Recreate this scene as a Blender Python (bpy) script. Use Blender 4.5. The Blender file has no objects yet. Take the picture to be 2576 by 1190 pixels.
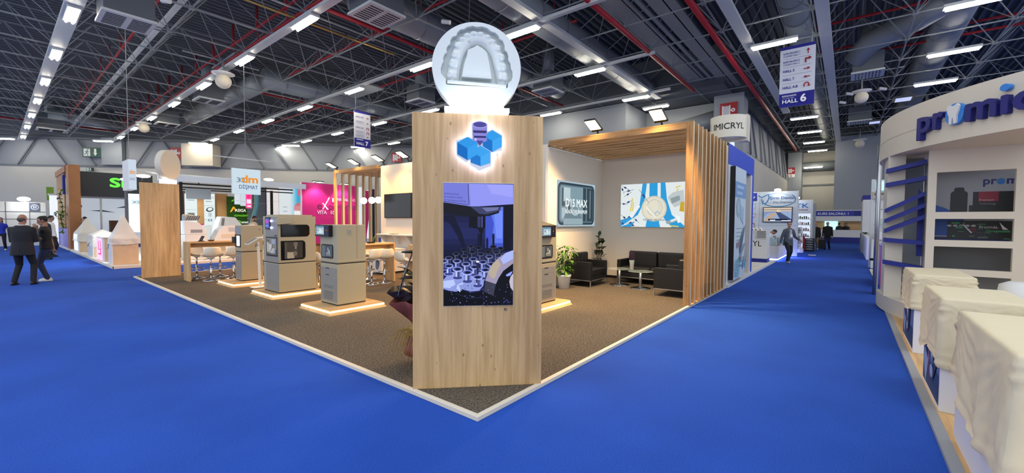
import bpy, bmesh, math, random
from mathutils import Vector, Matrix
from mathutils.geometry import tessellate_polygon
random.seed(7)
S = bpy.context.scene
COL = S.collection
PI = math.pi
def V(*a): return Vector(a)

# ------------------------------------------------------------------ camera
# world: X runs along the right edge of the booth, Y along its left edge
FOC, PITCH, ROLL, YAW, EYE = 1051.8, -0.0375727, 0.0055834, 0.89412595, 1.62
_r = V(math.cos(YAW), math.sin(YAW), 0); _l = V(-math.sin(YAW), math.cos(YAW), 0)
def _g(v): return V(v.dot(_r), v.dot(_l), v.z)
_cp, _sp, _c, _s = math.cos(PITCH), math.sin(PITCH), math.cos(ROLL), math.sin(ROLL)
FWD = _g(V(0, _cp, _sp))
_U0 = V(0, -_sp, _cp)
RGT = _g(_c*V(1, 0, 0) + _s*_U0)
UPV = _g(-_s*V(1, 0, 0) + _c*_U0)
EYEP = V(0, 0, EYE)
cam_d = bpy.data.cameras.new('camera'); cam = bpy.data.objects.new('camera', cam_d); COL.objects.link(cam)
cam_d.sensor_width = 36.0; cam_d.lens = FOC/2576.0*36.0; cam_d.clip_start = 0.05; cam_d.clip_end = 400
M3 = Matrix((RGT, UPV, -FWD)).transposed()
cam.matrix_world = Matrix.Translation(EYEP) @ M3.to_4x4()
S.camera = cam

# ------------------------------------------------------------------ world and exposure
w = bpy.data.worlds.new('hall_fill'); S.world = w; w.use_nodes = True  # soft fill added in place of light from the unmodelled rest of the hall
bg = w.node_tree.nodes['Background']; bg.inputs[0].default_value = (0.84, 0.90, 1.0, 1); bg.inputs[1].default_value = 0.80
S.view_settings.view_transform = 'Standard'; S.view_settings.look = 'None'
S.view_settings.exposure = 0.95; S.view_settings.gamma = 1.0
S.cycles.max_bounces = 6; S.cycles.diffuse_bounces = 3; S.cycles.glossy_bounces = 3
S.cycles.transmission_bounces = 5; S.cycles.transparent_max_bounces = 8
S.cycles.sample_clamp_indirect = 4.0; S.cycles.caustics_reflective = False; S.cycles.caustics_refractive = False
LAMP = 34.0        # ceiling tubes
def lamp(name, kind, loc, target, energy, color=(1, 1, 1), size=0.3, angle=90, blend=0.6, parent=None):
    d = bpy.data.lights.new(name, kind); d.energy = energy; d.color = color
    if kind == 'SPOT': d.spot_size = math.radians(angle); d.spot_blend = blend; d.shadow_soft_size = size
    elif kind == 'AREA': d.size = size
    else: d.shadow_soft_size = size
    o = bpy.data.objects.new(name, d); COL.objects.link(o); o.location = loc
    dr = Vector(target) - Vector(loc)
    o.rotation_euler = dr.to_track_quat('-Z', 'Y').to_euler()
    if parent:
        o.parent = parent          # loc and target are in the parent's frame
    return o

# ------------------------------------------------------------------ points from the survey of the photograph
def ray(px, py): return FWD + (px-1288)/FOC*RGT - (py-595)/FOC*UPV
def fz(px, py, z=0.0): d = ray(px, py); return EYEP + d*((z-EYE)/d.z)
def fx(px, py, x): d = ray(px, py); return EYEP + d*(x/d.x)
def fy(px, py, y): d = ray(px, py); return EYEP + d*(y/d.y)

# ------------------------------------------------------------------ colours and materials
def srgb(h):
    h = h.lstrip('#'); c = [int(h[i:i+2], 16)/255 for i in (0, 2, 4)]
    return tuple((x/12.92 if x <= 0.04045 else ((x+0.055)/1.055)**2.4) for x in c) + (1.0,)
def col(c): return srgb(c) if isinstance(c, str) else (tuple(c)+(1.0,))[:4]
MATS = {}
def mat(name, c='#888888', rough=0.6, metal=0.0, emit=None, es=1.0, alpha=1.0, trans=0.0, spec=0.5, bump=0.0, bscale=40.0, var=0.0, vscale=3.0, coat=0.0, ior=1.45):
    if name in MATS: return MATS[name]
    m = bpy.data.materials.new(name); m.use_nodes = True; nt = m.node_tree; N = nt.nodes; L = nt.links
    b = N['Principled BSDF']; cc = col(c)
    b.inputs['Base Color'].default_value = cc; b.inputs['Roughness'].default_value = rough; b.inputs['Metallic'].default_value = metal
    b.inputs['Alpha'].default_value = alpha; b.inputs['Transmission Weight'].default_value = trans
    b.inputs['Specular IOR Level'].default_value = spec; b.inputs['Coat Weight'].default_value = coat; b.inputs['IOR'].default_value = ior
    if emit is not None:
        b.inputs['Emission Color'].default_value = col(emit); b.inputs['Emission Strength'].default_value = es
    tc = N.new('ShaderNodeTexCoord')
    if var > 0:
        n = N.new('ShaderNodeTexNoise'); n.inputs['Scale'].default_value = vscale; n.inputs['Detail'].default_value = 5
        L.new(tc.outputs['Object'], n.inputs['Vector'])
        mr = N.new('ShaderNodeMapRange'); mr.inputs[1].default_value = 0.3; mr.inputs[2].default_value = 0.7
        mr.inputs[3].default_value = 1-var; mr.inputs[4].default_value = 1+var
        L.new(n.outputs['Fac'], mr.inputs[0])
        hs = N.new('ShaderNodeHueSaturation'); hs.inputs['Color'].default_value = cc
        L.new(mr.outputs[0], hs.inputs['Value']); L.new(hs.outputs[0], b.inputs['Base Color'])
    if bump > 0:
        n = N.new('ShaderNodeTexNoise'); n.inputs['Scale'].default_value = bscale; n.inputs['Detail'].default_value = 4
        L.new(tc.outputs['Object'], n.inputs['Vector'])
        bp = N.new('ShaderNodeBump'); bp.inputs['Strength'].default_value = bump; bp.inputs['Distance'].default_value = 0.02
        L.new(n.outputs['Fac'], bp.inputs['Height']); L.new(bp.outputs[0], b.inputs['Normal'])
    MATS[name] = m; return m
def wood(name, light, dark, axis=2, rough=0.5, scale=1.0, knots=True):
    if name in MATS: return MATS[name]
    m = bpy.data.materials.new(name); m.use_nodes = True; nt = m.node_tree; N = nt.nodes; L = nt.links
    b = N['Principled BSDF']; b.inputs['Roughness'].default_value = rough; b.inputs['Specular IOR Level'].default_value = 0.35
    tc = N.new('ShaderNodeTexCoord'); mp = N.new('ShaderNodeMapping')
    sc = [15*scale]*3; sc[axis] = 0.8*scale; mp.inputs['Scale'].default_value = sc
    L.new(tc.outputs['Object'], mp.inputs['Vector'])
    n = N.new('ShaderNodeTexNoise'); n.inputs['Scale'].default_value = 1.3; n.inputs['Detail'].default_value = 9; n.inputs['Roughness'].default_value = 0.65; n.inputs['Distortion'].default_value = 0.4
    L.new(mp.outputs[0], n.inputs['Vector'])
    cr = N.new('ShaderNodeValToRGB'); e = cr.color_ramp.elements
    e[0].position = 0.36; e[0].color = col(dark); e[1].position = 0.60; e[1].color = col(light)
    L.new(n.outputs['Fac'], cr.inputs['Fac'])
    out = cr.outputs['Color']
    mp2 = N.new('ShaderNodeMapping'); s2 = [3.2]*3; s2[axis] = 0.5; mp2.inputs['Scale'].default_value = s2
    L.new(tc.outputs['Object'], mp2.inputs['Vector'])
    n2 = N.new('ShaderNodeTexNoise'); n2.inputs['Scale'].default_value = 1.0; n2.inputs['Detail'].default_value = 2
    L.new(mp2.outputs[0], n2.inputs['Vector'])
    mx = N.new('ShaderNodeMix'); mx.data_type = 'RGBA'; mx.blend_type = 'MULTIPLY'; mx.inputs[0].default_value = 1.0
    cr2 = N.new('ShaderNodeValToRGB'); e2 = cr2.color_ramp.elements
    e2[0].position = 0.35; e2[0].color = (0.72, 0.70, 0.68, 1); e2[1].position = 0.65; e2[1].color = (1.0, 1.0, 1.0, 1)
    L.new(n2.outputs['Fac'], cr2.inputs['Fac']); L.new(out, mx.inputs[6]); L.new(cr2.outputs[0], mx.inputs[7]); out = mx.outputs[2]
    if knots:
        mp3 = N.new('ShaderNodeMapping'); s3 = [8.0]*3; s3[axis] = 4.6; mp3.inputs['Scale'].default_value = s3
        L.new(tc.outputs['Object'], mp3.inputs['Vector'])
        vo = N.new('ShaderNodeTexVoronoi'); vo.inputs['Scale'].default_value = 1.0; L.new(mp3.outputs[0], vo.inputs['Vector'])
        cr3 = N.new('ShaderNodeValToRGB'); e3 = cr3.color_ramp.elements
        e3[0].position = 0.0; e3[0].color = (0.22, 0.14, 0.09, 1); e3[1].position = 0.10; e3[1].color = (1, 1, 1, 1)
        L.new(vo.outputs['Distance'], cr3.inputs['Fac'])
        mx2 = N.new('ShaderNodeMix'); mx2.data_type = 'RGBA'; mx2.blend_type = 'MULTIPLY'; mx2.inputs[0].default_value = 0.9
        L.new(out, mx2.inputs[6]); L.new(cr3.outputs[0], mx2.inputs[7]); out = mx2.outputs[2]
    L.new(out, b.inputs['Base Color'])
    bp = N.new('ShaderNodeBump'); bp.inputs['Strength'].default_value = 0.12; bp.inputs['Distance'].default_value = 0.01
    L.new(n.outputs['Fac'], bp.inputs['Height']); L.new(bp.outputs[0], b.inputs['Normal'])
    MATS[name] = m; return m
def speckle(name, c1, c2, scale, rough=0.95, bump=0.6, patch=0.12):
    m = bpy.data.materials.new(name); m.use_nodes = True; nt = m.node_tree; N = nt.nodes; L = nt.links
    b = N['Principled BSDF']; b.inputs['Roughness'].default_value = rough; b.inputs['Specular IOR Level'].default_value = 0.15
    tc = N.new('ShaderNodeTexCoord')
    n = N.new('ShaderNodeTexNoise'); n.inputs['Scale'].default_value = scale; n.inputs['Detail'].default_value = 3; n.inputs['Roughness'].default_value = 0.7
    L.new(tc.outputs['Object'], n.inputs['Vector'])
    cr = N.new('ShaderNodeValToRGB'); e = cr.color_ramp.elements
    e[0].position = 0.36; e[0].color = col(c1); e[1].position = 0.66; e[1].color = col(c2); L.new(n.outputs['Fac'], cr.inputs['Fac'])
    n2 = N.new('ShaderNodeTexNoise'); n2.inputs['Scale'].default_value = 0.7; n2.inputs['Detail'].default_value = 3; L.new(tc.outputs['Object'], n2.inputs['Vector'])
    mr = N.new('ShaderNodeMapRange'); mr.inputs[1].default_value = 0.3; mr.inputs[2].default_value = 0.7; mr.inputs[3].default_value = 1-patch; mr.inputs[4].default_value = 1+patch
    L.new(n2.outputs['Fac'], mr.inputs[0]); hs = N.new('ShaderNodeHueSaturation'); L.new(cr.outputs[0], hs.inputs['Color']); L.new(mr.outputs[0], hs.inputs['Value'])
    L.new(hs.outputs[0], b.inputs['Base Color'])
    bp = N.new('ShaderNodeBump'); bp.inputs['Strength'].default_value = bump; bp.inputs['Distance'].default_value = 0.01
    L.new(n.outputs['Fac'], bp.inputs['Height']); L.new(bp.outputs[0], b.inputs['Normal'])
    MATS[name] = m; return m
def attrmat(name, es=0.0, rough=0.5):
    m = bpy.data.materials.new(name); m.use_nodes = True; nt = m.node_tree; N = nt.nodes; L = nt.links
    b = N['Principled BSDF']; a = N.new('ShaderNodeVertexColor'); a.layer_name = 'Col'; b.inputs['Roughness'].default_value = rough
    if es > 0:
        b.inputs['Specular IOR Level'].default_value = 0.04
        b.inputs['Base Color'].default_value = (0.01, 0.01, 0.01, 1); L.new(a.outputs['Color'], b.inputs['Emission Color']); b.inputs['Emission Strength'].default_value = es
    else: L.new(a.outputs['Color'], b.inputs['Base Color'])
    MATS[name] = m; return m

# ------------------------------------------------------------------ mesh building
class MB:
    def __init__(s): s.v = []; s.f = []
    def add(s, vs, fs):
        n = len(s.v); s.v += [tuple(x) for x in vs]; s.f += [tuple(i+n for i in f) for f in fs]; return s
    def box(s, x0, x1, y0, y1, z0, z1):
        if x0 > x1: x0, x1 = x1, x0
        if y0 > y1: y0, y1 = y1, y0
        if z0 > z1: z0, z1 = z1, z0
        return s.add([(x0,y0,z0),(x1,y0,z0),(x1,y1,z0),(x0,y1,z0),(x0,y0,z1),(x1,y0,z1),(x1,y1,z1),(x0,y1,z1)],
            [(0,3,2,1),(4,5,6,7),(0,1,5,4),(1,2,6,5),(2,3,7,6),(3,0,4,7)])
    def prism(s, poly, z0, z1):           # poly in xy, any simple outline
        n = len(poly); a = sum(poly[i][0]*poly[(i+1)%n][1]-poly[(i+1)%n][0]*poly[i][1] for i in range(n))
        if a < 0: poly = poly[::-1]
        vs = [(p[0], p[1], z0) for p in poly]+[(p[0], p[1], z1) for p in poly]
        tr = tessellate_polygon([[V(p[0], p[1], 0) for p in poly]])
        fs = [(i, (i+1)%n, n+(i+1)%n, n+i) for i in range(n)]
        for t in tr:
            a_, b_, c_ = [V(*poly[i], 0) if len(poly[i]) == 2 else V(poly[i][0], poly[i][1], 0) for i in t]
            if (b_-a_).cross(c_-a_).z < 0: t = t[::-1]
            fs.append(tuple(n+i for i in t)); fs.append(tuple(reversed(t)))
        return s.add(vs, fs)
    def plate(s, poly, o, u, v, n, d0, d1):  # outline in the plane (o,u,v), thickness d0..d1 along n
        m = MB(); m.prism(poly, d0, d1); o, u, v, n = map(Vector, (o, u, v, n))
        return s.add([tuple(o+u*p[0]+v*p[1]+n*p[2]) for p in m.v], m.f)
    def bar(s, a, b, w, h=None, up=(0, 0, 1)):
        a, b = Vector(a), Vector(b); h = h or w; d = (b-a).normalized(); up = Vector(up)
        sd = d.cross(up)
        if sd.length < 1e-4: sd = d.cross(V(1, 0, 0))
        sd.normalize(); u = sd.cross(d).normalized(); P = []
        for p in (a, b):
            for i, j in ((-1,-1),(1,-1),(1,1),(-1,1)): P.append(p+sd*(i*w/2)+u*(j*h/2))
        return s.add(P, [(0,1,2,3),(7,6,5,4),(0,4,5,1),(1,5,6,2),(2,6,7,3),(3,7,4,0)])
    def tube(s, pts, r, n=8, cap=True):
        pts = [Vector(p) for p in pts]; m = len(pts); rs = r if isinstance(r, (list, tuple)) else [r]*m
        prev = None; vs = []; fs = []
        for i, p in enumerate(pts):
            d = (pts[min(i+1, m-1)]-pts[max(i-1, 0)]).normalized()
            if prev is None:
                x = d.cross(V(0, 0, 1)); x = x if x.length > 1e-3 else d.cross(V(1, 0, 0))
            else: x = prev - d*prev.dot(d)
            x.normalize(); y = d.cross(x); prev = x
            for k in range(n):
                a = 2*PI*k/n; vs.append(p+(x*math.cos(a)+y*math.sin(a))*rs[i])
        for i in range(m-1):
            for k in range(n):
                a, b_ = i*n+k, i*n+(k+1)%n; fs.append((a, b_, b_+n, a+n))
        if cap: fs.append(tuple(range(n-1, -1, -1))); fs.append(tuple(range((m-1)*n, m*n)))
        return s.add(vs, fs)
    def cap(s, pts, rs, n=10):             # round-ended tapered limb
        pts = [Vector(p) for p in pts]; a = (pts[0]-pts[1]).normalized(); b = (pts[-1]-pts[-2]).normalized()
        P = [pts[0]+a*rs[0]*0.98, pts[0]+a*rs[0]*0.7]+pts+[pts[-1]+b*rs[-1]*0.7, pts[-1]+b*rs[-1]*0.98]
        R = [rs[0]*0.15, rs[0]*0.7]+list(rs)+[rs[-1]*0.7, rs[-1]*0.15]
        return s.tube(P, R, n)
    def lathe(s, prof, c=(0, 0, 0), n=24, cap=True):
        vs = []; fs = []; m = len(prof)
        for r, z in prof:
            for k in range(n):
                a = 2*PI*k/n; vs.append((c[0]+r*math.cos(a), c[1]+r*math.sin(a), c[2]+z))
        for i in range(m-1):
            for k in range(n): a, b_ = i*n+k, i*n+(k+1)%n; fs.append((a, b_, b_+n, a+n))
        if cap: fs.append(tuple(range(n-1, -1, -1))); fs.append(tuple(range((m-1)*n, m*n)))
        return s.add(vs, fs)
    def ell(s, c, rx, ry, rz, n=14, m=9, rot=None):
        vs = []; fs = []
        for i in range(m+1):
            t = PI*i/m
            for k in range(n):
                a = 2*PI*k/n; p = V(rx*math.sin(t)*math.cos(a), ry*math.sin(t)*math.sin(a), -rz*math.cos(t))
                if rot: p = rot @ p
                vs.append((c[0]+p.x, c[1]+p.y, c[2]+p.z))
        for i in range(m):
            for k in range(n): a, b_ = i*n+k, i*n+(k+1)%n; fs.append((a, b_, b_+n, a+n))
        return s.add(vs, fs)
    def loft(s, rings, n=16):              # rings: (x,y,z,rx,ry[,power])
        vs = []; fs = []; m = len(rings)
        for R in rings:
            x, y, z, rx, ry = R[:5]; q = R[5] if len(R) > 5 else 1.0
            for k in range(n):
                a = 2*PI*k/n; ca, sa = math.cos(a), math.sin(a)
                vs.append((x+rx*math.copysign(abs(ca)**q, ca), y+ry*math.copysign(abs(sa)**q, sa), z))
        for i in range(m-1):
            for k in range(n): a, b_ = i*n+k, i*n+(k+1)%n; fs.append((a, b_, b_+n, a+n))
        fs.append(tuple(range(n-1, -1, -1))); fs.append(tuple(range((m-1)*n, m*n)))
        return s.add(vs, fs)
    def xf(s, M):
        s.v = [tuple(M @ Vector(p)) for p in s.v]; return s
    def build(s, name, m, parent=None, smooth=False, bevel=0.0, remesh=0.0, sub=0, seg=2, loc=None, rz=0.0, solid=0.0):
        me = bpy.data.meshes.new(name); me.from_pydata(s.v, [], s.f); me.validate(); me.update()
        o = bpy.data.objects.new(name, me); COL.objects.link(o)
        me.materials.append(MATS[m] if isinstance(m, str) else m)
        if smooth or remesh: me.polygons.foreach_set('use_smooth', [True]*len(me.polygons))
        if loc is not None: o.location = loc
        if rz: o.rotation_euler[2] = rz
        if remesh:
            r = o.modifiers.new('r', 'REMESH'); r.mode = 'VOXEL'; r.voxel_size = remesh; r.use_smooth_shade = True
            k = o.modifiers.new('k', 'SMOOTH'); k.iterations = 3; k.factor = 0.5
        if solid: q = o.modifiers.new('t', 'SOLIDIFY'); q.thickness = solid; q.offset = 0
        if bevel: b = o.modifiers.new('b', 'BEVEL'); b.width = bevel; b.segments = seg; b.limit_method = 'ANGLE'; b.angle_limit = 0.6
        if sub: q = o.modifiers.new('s', 'SUBSURF'); q.levels = sub; q.render_levels = sub
        if parent is not None: o.parent = parent
        return o
def B(*a): return MB().box(*a)
def thing(name, label, cat, loc=(0, 0, 0), rz=0.0, group=None):
    o = bpy.data.objects.new(name, None); COL.objects.link(o); o.location = loc; o.rotation_euler = (0, 0, rz)
    o.empty_display_size = 0.1; o['label'] = label; o['category'] = cat
    if group: o['group'] = group
    return o
def tag(o, label, cat, group=None, kind=None):
    o['label'] = label; o['category'] = cat
    if group: o['group'] = group
    if kind: o['kind'] = kind
    return o
def struct(o): o['kind'] = 'structure'; return o
def dup(root, loc, rz=None, label=None, group=None):
    def rec(o, par):
        c = o.copy(); COL.objects.link(c)
        if par is not None: c.parent = par
        for ch in [x for x in bpy.data.objects if x.parent == o]: rec(ch, c)
        return c
    r = rec(root, None); r.location = loc
    if rz is not None: r.rotation_euler = (0, 0, rz)
    if label: r['label'] = label
    if group: r['group'] = group
    return r
_tc = {}
def text_mesh(s, size=1.0, bold=0.0, extrude=0.0, align='LEFT'):
    key = (s, size, bold, extrude, align)
    if key in _tc: return _tc[key]
    c = bpy.data.curves.new('t', 'FONT'); c.body = s; c.size = size; c.extrude = extrude; c.align_x = align; c.resolution_u = 3
    o = bpy.data.objects.new('t', c); COL.objects.link(o)
    dg = bpy.context.evaluated_depsgraph_get(); dg.update()
    me = bpy.data.meshes.new_from_object(o.evaluated_get(dg))
    vs = [tuple(v.co) for v in me.vertices]; fs = [tuple(p.vertices) for p in me.polygons]
    bpy.data.objects.remove(o); bpy.data.curves.remove(c); bpy.data.meshes.remove(me)
    if bold > 0:                           # thicker strokes: the same outline laid a few times side by side
        b_ = bold*size*.85; n_ = len(vs); v2 = []; f2 = []
        for k, (dx, dy) in enumerate(((0, 0), (b_, 0), (-b_, 0), (0, b_), (0, -b_), (b_*.7, b_*.7), (-b_*.7, -b_*.7), (b_*.7, -b_*.7), (-b_*.7, b_*.7))):
            v2 += [(x+dx, y+dy, z+k*2e-4*(1 if z >= 0 else -1)) for x, y, z in vs]; f2 += [tuple(i+k*n_ for i in f) for f in fs]
        vs, fs = v2, f2
    _tc[key] = (vs, fs); return vs, fs
class Pic:                                 # flat printed or glowing picture: layers of coloured outlines
    def __init__(s, w, h, bg, eps=0.0006): s.v = []; s.f = []; s.c = []; s.k = 0; s.eps = eps; s.w = w; s.h = h; s.poly([(0,0),(w,0),(w,h),(0,h)], bg)
    def _add(s, vs, fs, c):
        n = len(s.v); z = s.k*s.eps; s.k += 1
        s.v += [(p[0], p[1], z+(p[2]*s.eps*500 if len(p) > 2 else 0)) for p in vs]
        for f in fs: s.f.append(tuple(i+n for i in f)); s.c.append(col(c))
        return s
    def poly(s, pts, c):
        pts = [(min(max(x, 0), s.w), min(max(y, 0), s.h)) for x, y in pts]
        tr = tessellate_polygon([[V(x, y, 0) for x, y in pts]]); out = []
        for t in tr:
            a, b, d = [V(*pts[i], 0) for i in t]
            out.append(t if (b-a).cross(d-a).z > 0 else t[::-1])
        return s._add(pts, out, c)
    def rect(s, x0, y0, x1, y1, c): return s.poly([(x0,y0),(x1,y0),(x1,y1),(x0,y1)], c)
    def rrect(s, x0, y0, x1, y1, r, c):
        P = []
        for cx, cy, a0 in ((x1-r,y1-r,0),(x0+r,y1-r,90),(x0+r,y0+r,180),(x1-r,y0+r,270)):
            for k in range(6): a = math.radians(a0+90*k/5); P.append((cx+r*math.cos(a), cy+r*math.sin(a)))
        return s.poly(P, c)
    def ell(s, x, y, rx, ry, c, n=24, a0=0.0): return s.poly([(x+rx*math.cos(2*PI*k/n)*math.cos(a0)-ry*math.sin(2*PI*k/n)*math.sin(a0), y+rx*math.cos(2*PI*k/n)*math.sin(a0)+ry*math.sin(2*PI*k/n)*math.cos(a0)) for k in range(n)], c)
    def ring(s, x, y, rx, ry, t, c, n=24, a0=0, a1=360):
        m = n; P = [(x+rx*math.cos(math.radians(a0+(a1-a0)*k/m)), y+ry*math.sin(math.radians(a0+(a1-a0)*k/m))) for k in range(m+1)]
        return s.line(P, t, c)
    def line(s, pts, t, c):
        vs = []; fs = []; n = len(pts)
        for i, p in enumerate(pts):
            a = Vector(pts[max(i-1, 0)]); b = Vector(pts[min(i+1, n-1)]); d = (b-a); d = d.normalized() if d.length > 0 else V(1, 0)
            nx, ny = -d[1]*t/2, d[0]*t/2
            vs += [(p[0]-nx, p[1]-ny), (p[0]+nx, p[1]+ny)]
        for i in range(n-1): fs.append((2*i, 2*i+2, 2*i+3, 2*i+1))
        vs = [(min(max(x, 0), s.w), min(max(y, 0), s.h)) for x, y in vs]
        return s._add(vs, fs, c)
    def text(s, t, x, y, size, c, bold=0.0, width=None, align='LEFT', shear=0.0, rot=0.0):
        vs, fs = text_mesh(t, size, bold, 0, align)
        if not vs: return s
        x0 = min(v[0] for v in vs); x1 = max(v[0] for v in vs); k = (width/(x1-x0)) if width else 1.0
        ca, sa = math.cos(rot), math.sin(rot)
        P = [(v[0]*k+v[1]*shear, v[1], v[2]) for v in vs]
        P = [(x+a*ca-b*sa, y+a*sa+b*ca, q) for a, b, q in P]; s.k += 0 if not bold else 1
        return s._add(P, fs, c)
    def build(s, name, m, parent, o, u, n):    # o lower-left corner, u to the right, n towards the viewer
        o, u, n = Vector(o), Vector(u), Vector(n); v = n.cross(u)
        me = bpy.data.meshes.new(name)
        me.from_pydata([tuple(o+u*p[0]+v*p[1]+n*p[2]) for p in s.v], [], s.f); me.update()
        at = me.color_attributes.new('Col', 'FLOAT_COLOR', 'CORNER'); i = 0
        for p, c in zip(me.polygons, s.c):
            for _ in p.vertices: at.data[i].color = c; i += 1
        me.materials.append(MATS[m]); ob = bpy.data.objects.new(name, me); COL.objects.link(ob)
        if parent is not None: ob.parent = parent
        return ob
def letters(t, size, depth, m, name, parent, o, u, n, bold=0.0, width=None):
    vs, fs = text_mesh(t, size, bold, depth/2); x0 = min(v[0] for v in vs); x1 = max(v[0] for v in vs); k = width/(x1-x0) if width else 1
    o, u, n = Vector(o), Vector(u), Vector(n); v_ = n.cross(u)
    return MB().add([tuple(o+u*((p[0]-x0)*k)+v_*p[1]+n*(p[2]+depth/2)) for p in vs], fs).build(name, m, parent)

attrmat('print', 0.0, 0.45); attrmat('print_matt', 0.0, 0.8); attrmat('screen', 0.56, 0.25); attrmat('lightbox', 0.53, 0.4); attrmat('bright', 0.62, 0.3)
WL, WD = '#cba878', '#9c7748'
wood('oak_z', '#e0bb86', '#c49e6a', 2); wood('oak_x', '#e0bb86', '#c49e6a', 0); wood('oak_y', '#e0bb86', '#c49e6a', 1)
wood('slat_x', '#b98f5c', '#8c6438', 0); wood('slat_y', '#b98f5c', '#8c6438', 1); wood('slat_z', '#b98f5c', '#8c6438', 2)
mat('edge_band', '#d9c7a4', .6)
mat('white', '#dcdcd8', 0.55); mat('white_wall', '#d8d4cc', 0.7, bump=0.05, bscale=30); mat('cream', '#d9d0bd', 0.6)
mat('white_gloss', '#e8e8e6', 0.25); mat('black', '#0c0c0d', 0.45); mat('black_gloss', '#060607', 0.12); mat('dark_glass', '#0b0c0e', 0.08)
mat('grey_box', '#5c6268', 0.6); mat('steel', '#9aa2a8', 0.45, 0.6); mat('truss', '#8d9294', 0.5, 0.2); mat('duct', '#8e9599', 0.5, 0.35, bump=0.15, bscale=6)
mat('tray_white', '#c9cdcb', 0.5, 0.1); mat('red_pipe', '#a3202a', 0.45); mat('chrome', '#c8c8c8', 0.08, 1.0); mat('brushed', '#b9bbbd', 0.3, 0.9)
mat('machine', '#a8a298', 0.42); mat('machine_dark', '#7f7c78', 0.45); mat('rubber', '#111113', 0.7)
mat('led_warm', '#fff0c8', 0.5, emit=(1.0, 0.74, 0.36), es=5.0); mat('led_cool', '#ffffff', 0.5, emit=(0.80, 0.93, 1.0), es=15.0)
mat('led_violet', '#ffffff', 0.5, emit=(0.36, 0.45, 1.0), es=9.0); mat('tube', '#ffffff', 0.5, emit=(1.0, 0.91, 0.74), es=LAMP)
mat('flood_warm', '#ffffff', 0.5, emit=(1.0, 0.70, 0.32), es=22.0); mat('lamp_white', '#ffffff', 0.5, emit=(0.92, 0.96, 1.0), es=12.0)
mat('globe', '#ffffff', 0.4, emit=(1.0, 0.98, 0.93), es=2.2); mat('blue_paint', '#17247e', 0.5); mat('sky_blue', '#2f7fd0', 0.4)
mat('leather', '#131416', 0.38, bump=0.15, bscale=60); mat('glass', '#ffffff', 0.03, trans=1.0, alpha=1.0, ior=1.1)
mat('clear', '#cfe6e6', 0.05, alpha=0.22); mat('panel_grey', '#8f959c', 0.6); mat('magenta', '#c21570', 0.5); mat('navy', '#1b1f6e', 0.5)
mat('leaf', '#2f5a1e', 0.5); mat('leaf_light', '#5f8a2c', 0.5); mat('leaf_dark', '#16301a', 0.35); mat('terracotta', '#6f4a2c', 0.7)
speckle('carpet_grey', '#34302a', '#7a7062', 55.0, patch=0.10); speckle('carpet_blue', '#1e4796', '#2852ba', 90.0, bump=0.25, patch=0.13)

# =================================================================== THE HALL
struct(B(-14, 60, -32, 66, -0.2, 0).build('floor', 'carpet_blue'))
mat('deck', '#585d64', 0.6, 0.1); mat('wall_upper', '#8f949b', 0.7, var=0.05, vscale=0.5); mat('wall_lower', '#bdbbb3', 0.75, var=0.04, vscale=0.4); mat('brace', '#6b7076', 0.6)
# corrugated roof deck, ribs running along X
def seen(x, y, marg=1.75, near=7.5):
    p = V(x, y, 9) - EYEP; wv = p.dot(FWD); return wv > near and abs(p.dot(RGT)) < marg*wv
m = MB(); y = -32.0; k = 0; P = 0.32
while y < 62:
    prof = [(0, 0), (0.09, 0), (0.13, 0.15), (0.28, 0.15), (0.32, 0)]
    if k == 0: vs = []; rows = []
    k += 1
    xs = [x for x in range(-14, 56, 2) if seen(x, y)]
    if xs:
        xa, xb = xs[0]-1, min(xs[-1]+3, 56.5-y if y > 5 else 50)
        if xb > xa:
            for i in range(4):
                (a, za), (b, zb) = prof[i], prof[i+1]
                m.add([(xa, y+a, 10.3+za), (xb, y+a, 10.3+za), (xb, y+b, 10.3+zb), (xa, y+b, 10.3+zb)], [(0, 3, 2, 1)])
    y += P
ceiling = struct(m.build('ceiling', 'deck'))
# space frame: one truss per line of nodes
PX, PY, X0, Y0, ZB, ZT = 2.43, 2.575, 1.75, 8.80, 8.35, 9.95
def ok(x, y): return x+y < 55.5 and x < 49 and seen(x, y)
for j in range(-14, 19):
    yb = Y0+PY*j; m = MB()
    xs = [X0+PX*i for i in range(-6, 20) if ok(X0+PX*i, yb)]
    if len(xs) < 2: continue
    m.bar((xs[0], yb, ZB), (xs[-1], yb, ZB), 0.045, 0.045)
    m.bar((xs[0]+PX/2, yb+PY/2, ZT), (xs[-1]+PX/2, yb+PY/2, ZT), 0.04, 0.04)
    for x in xs:
        for sx in (-1, 1):
            for sy in (-1, 1): m.bar((x, yb, ZB), (x+sx*PX/2, yb+sy*PY/2, ZT), 0.026)
        if ok(x, yb+PY): m.bar((x, yb, ZB), (x, yb+PY, ZB), 0.038)
        m.box(x-0.07, x+0.07, yb-0.07, yb+0.07, ZB-0.05, ZB+0.06)
    m.build('roof_truss', 'truss', ceiling)
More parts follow.
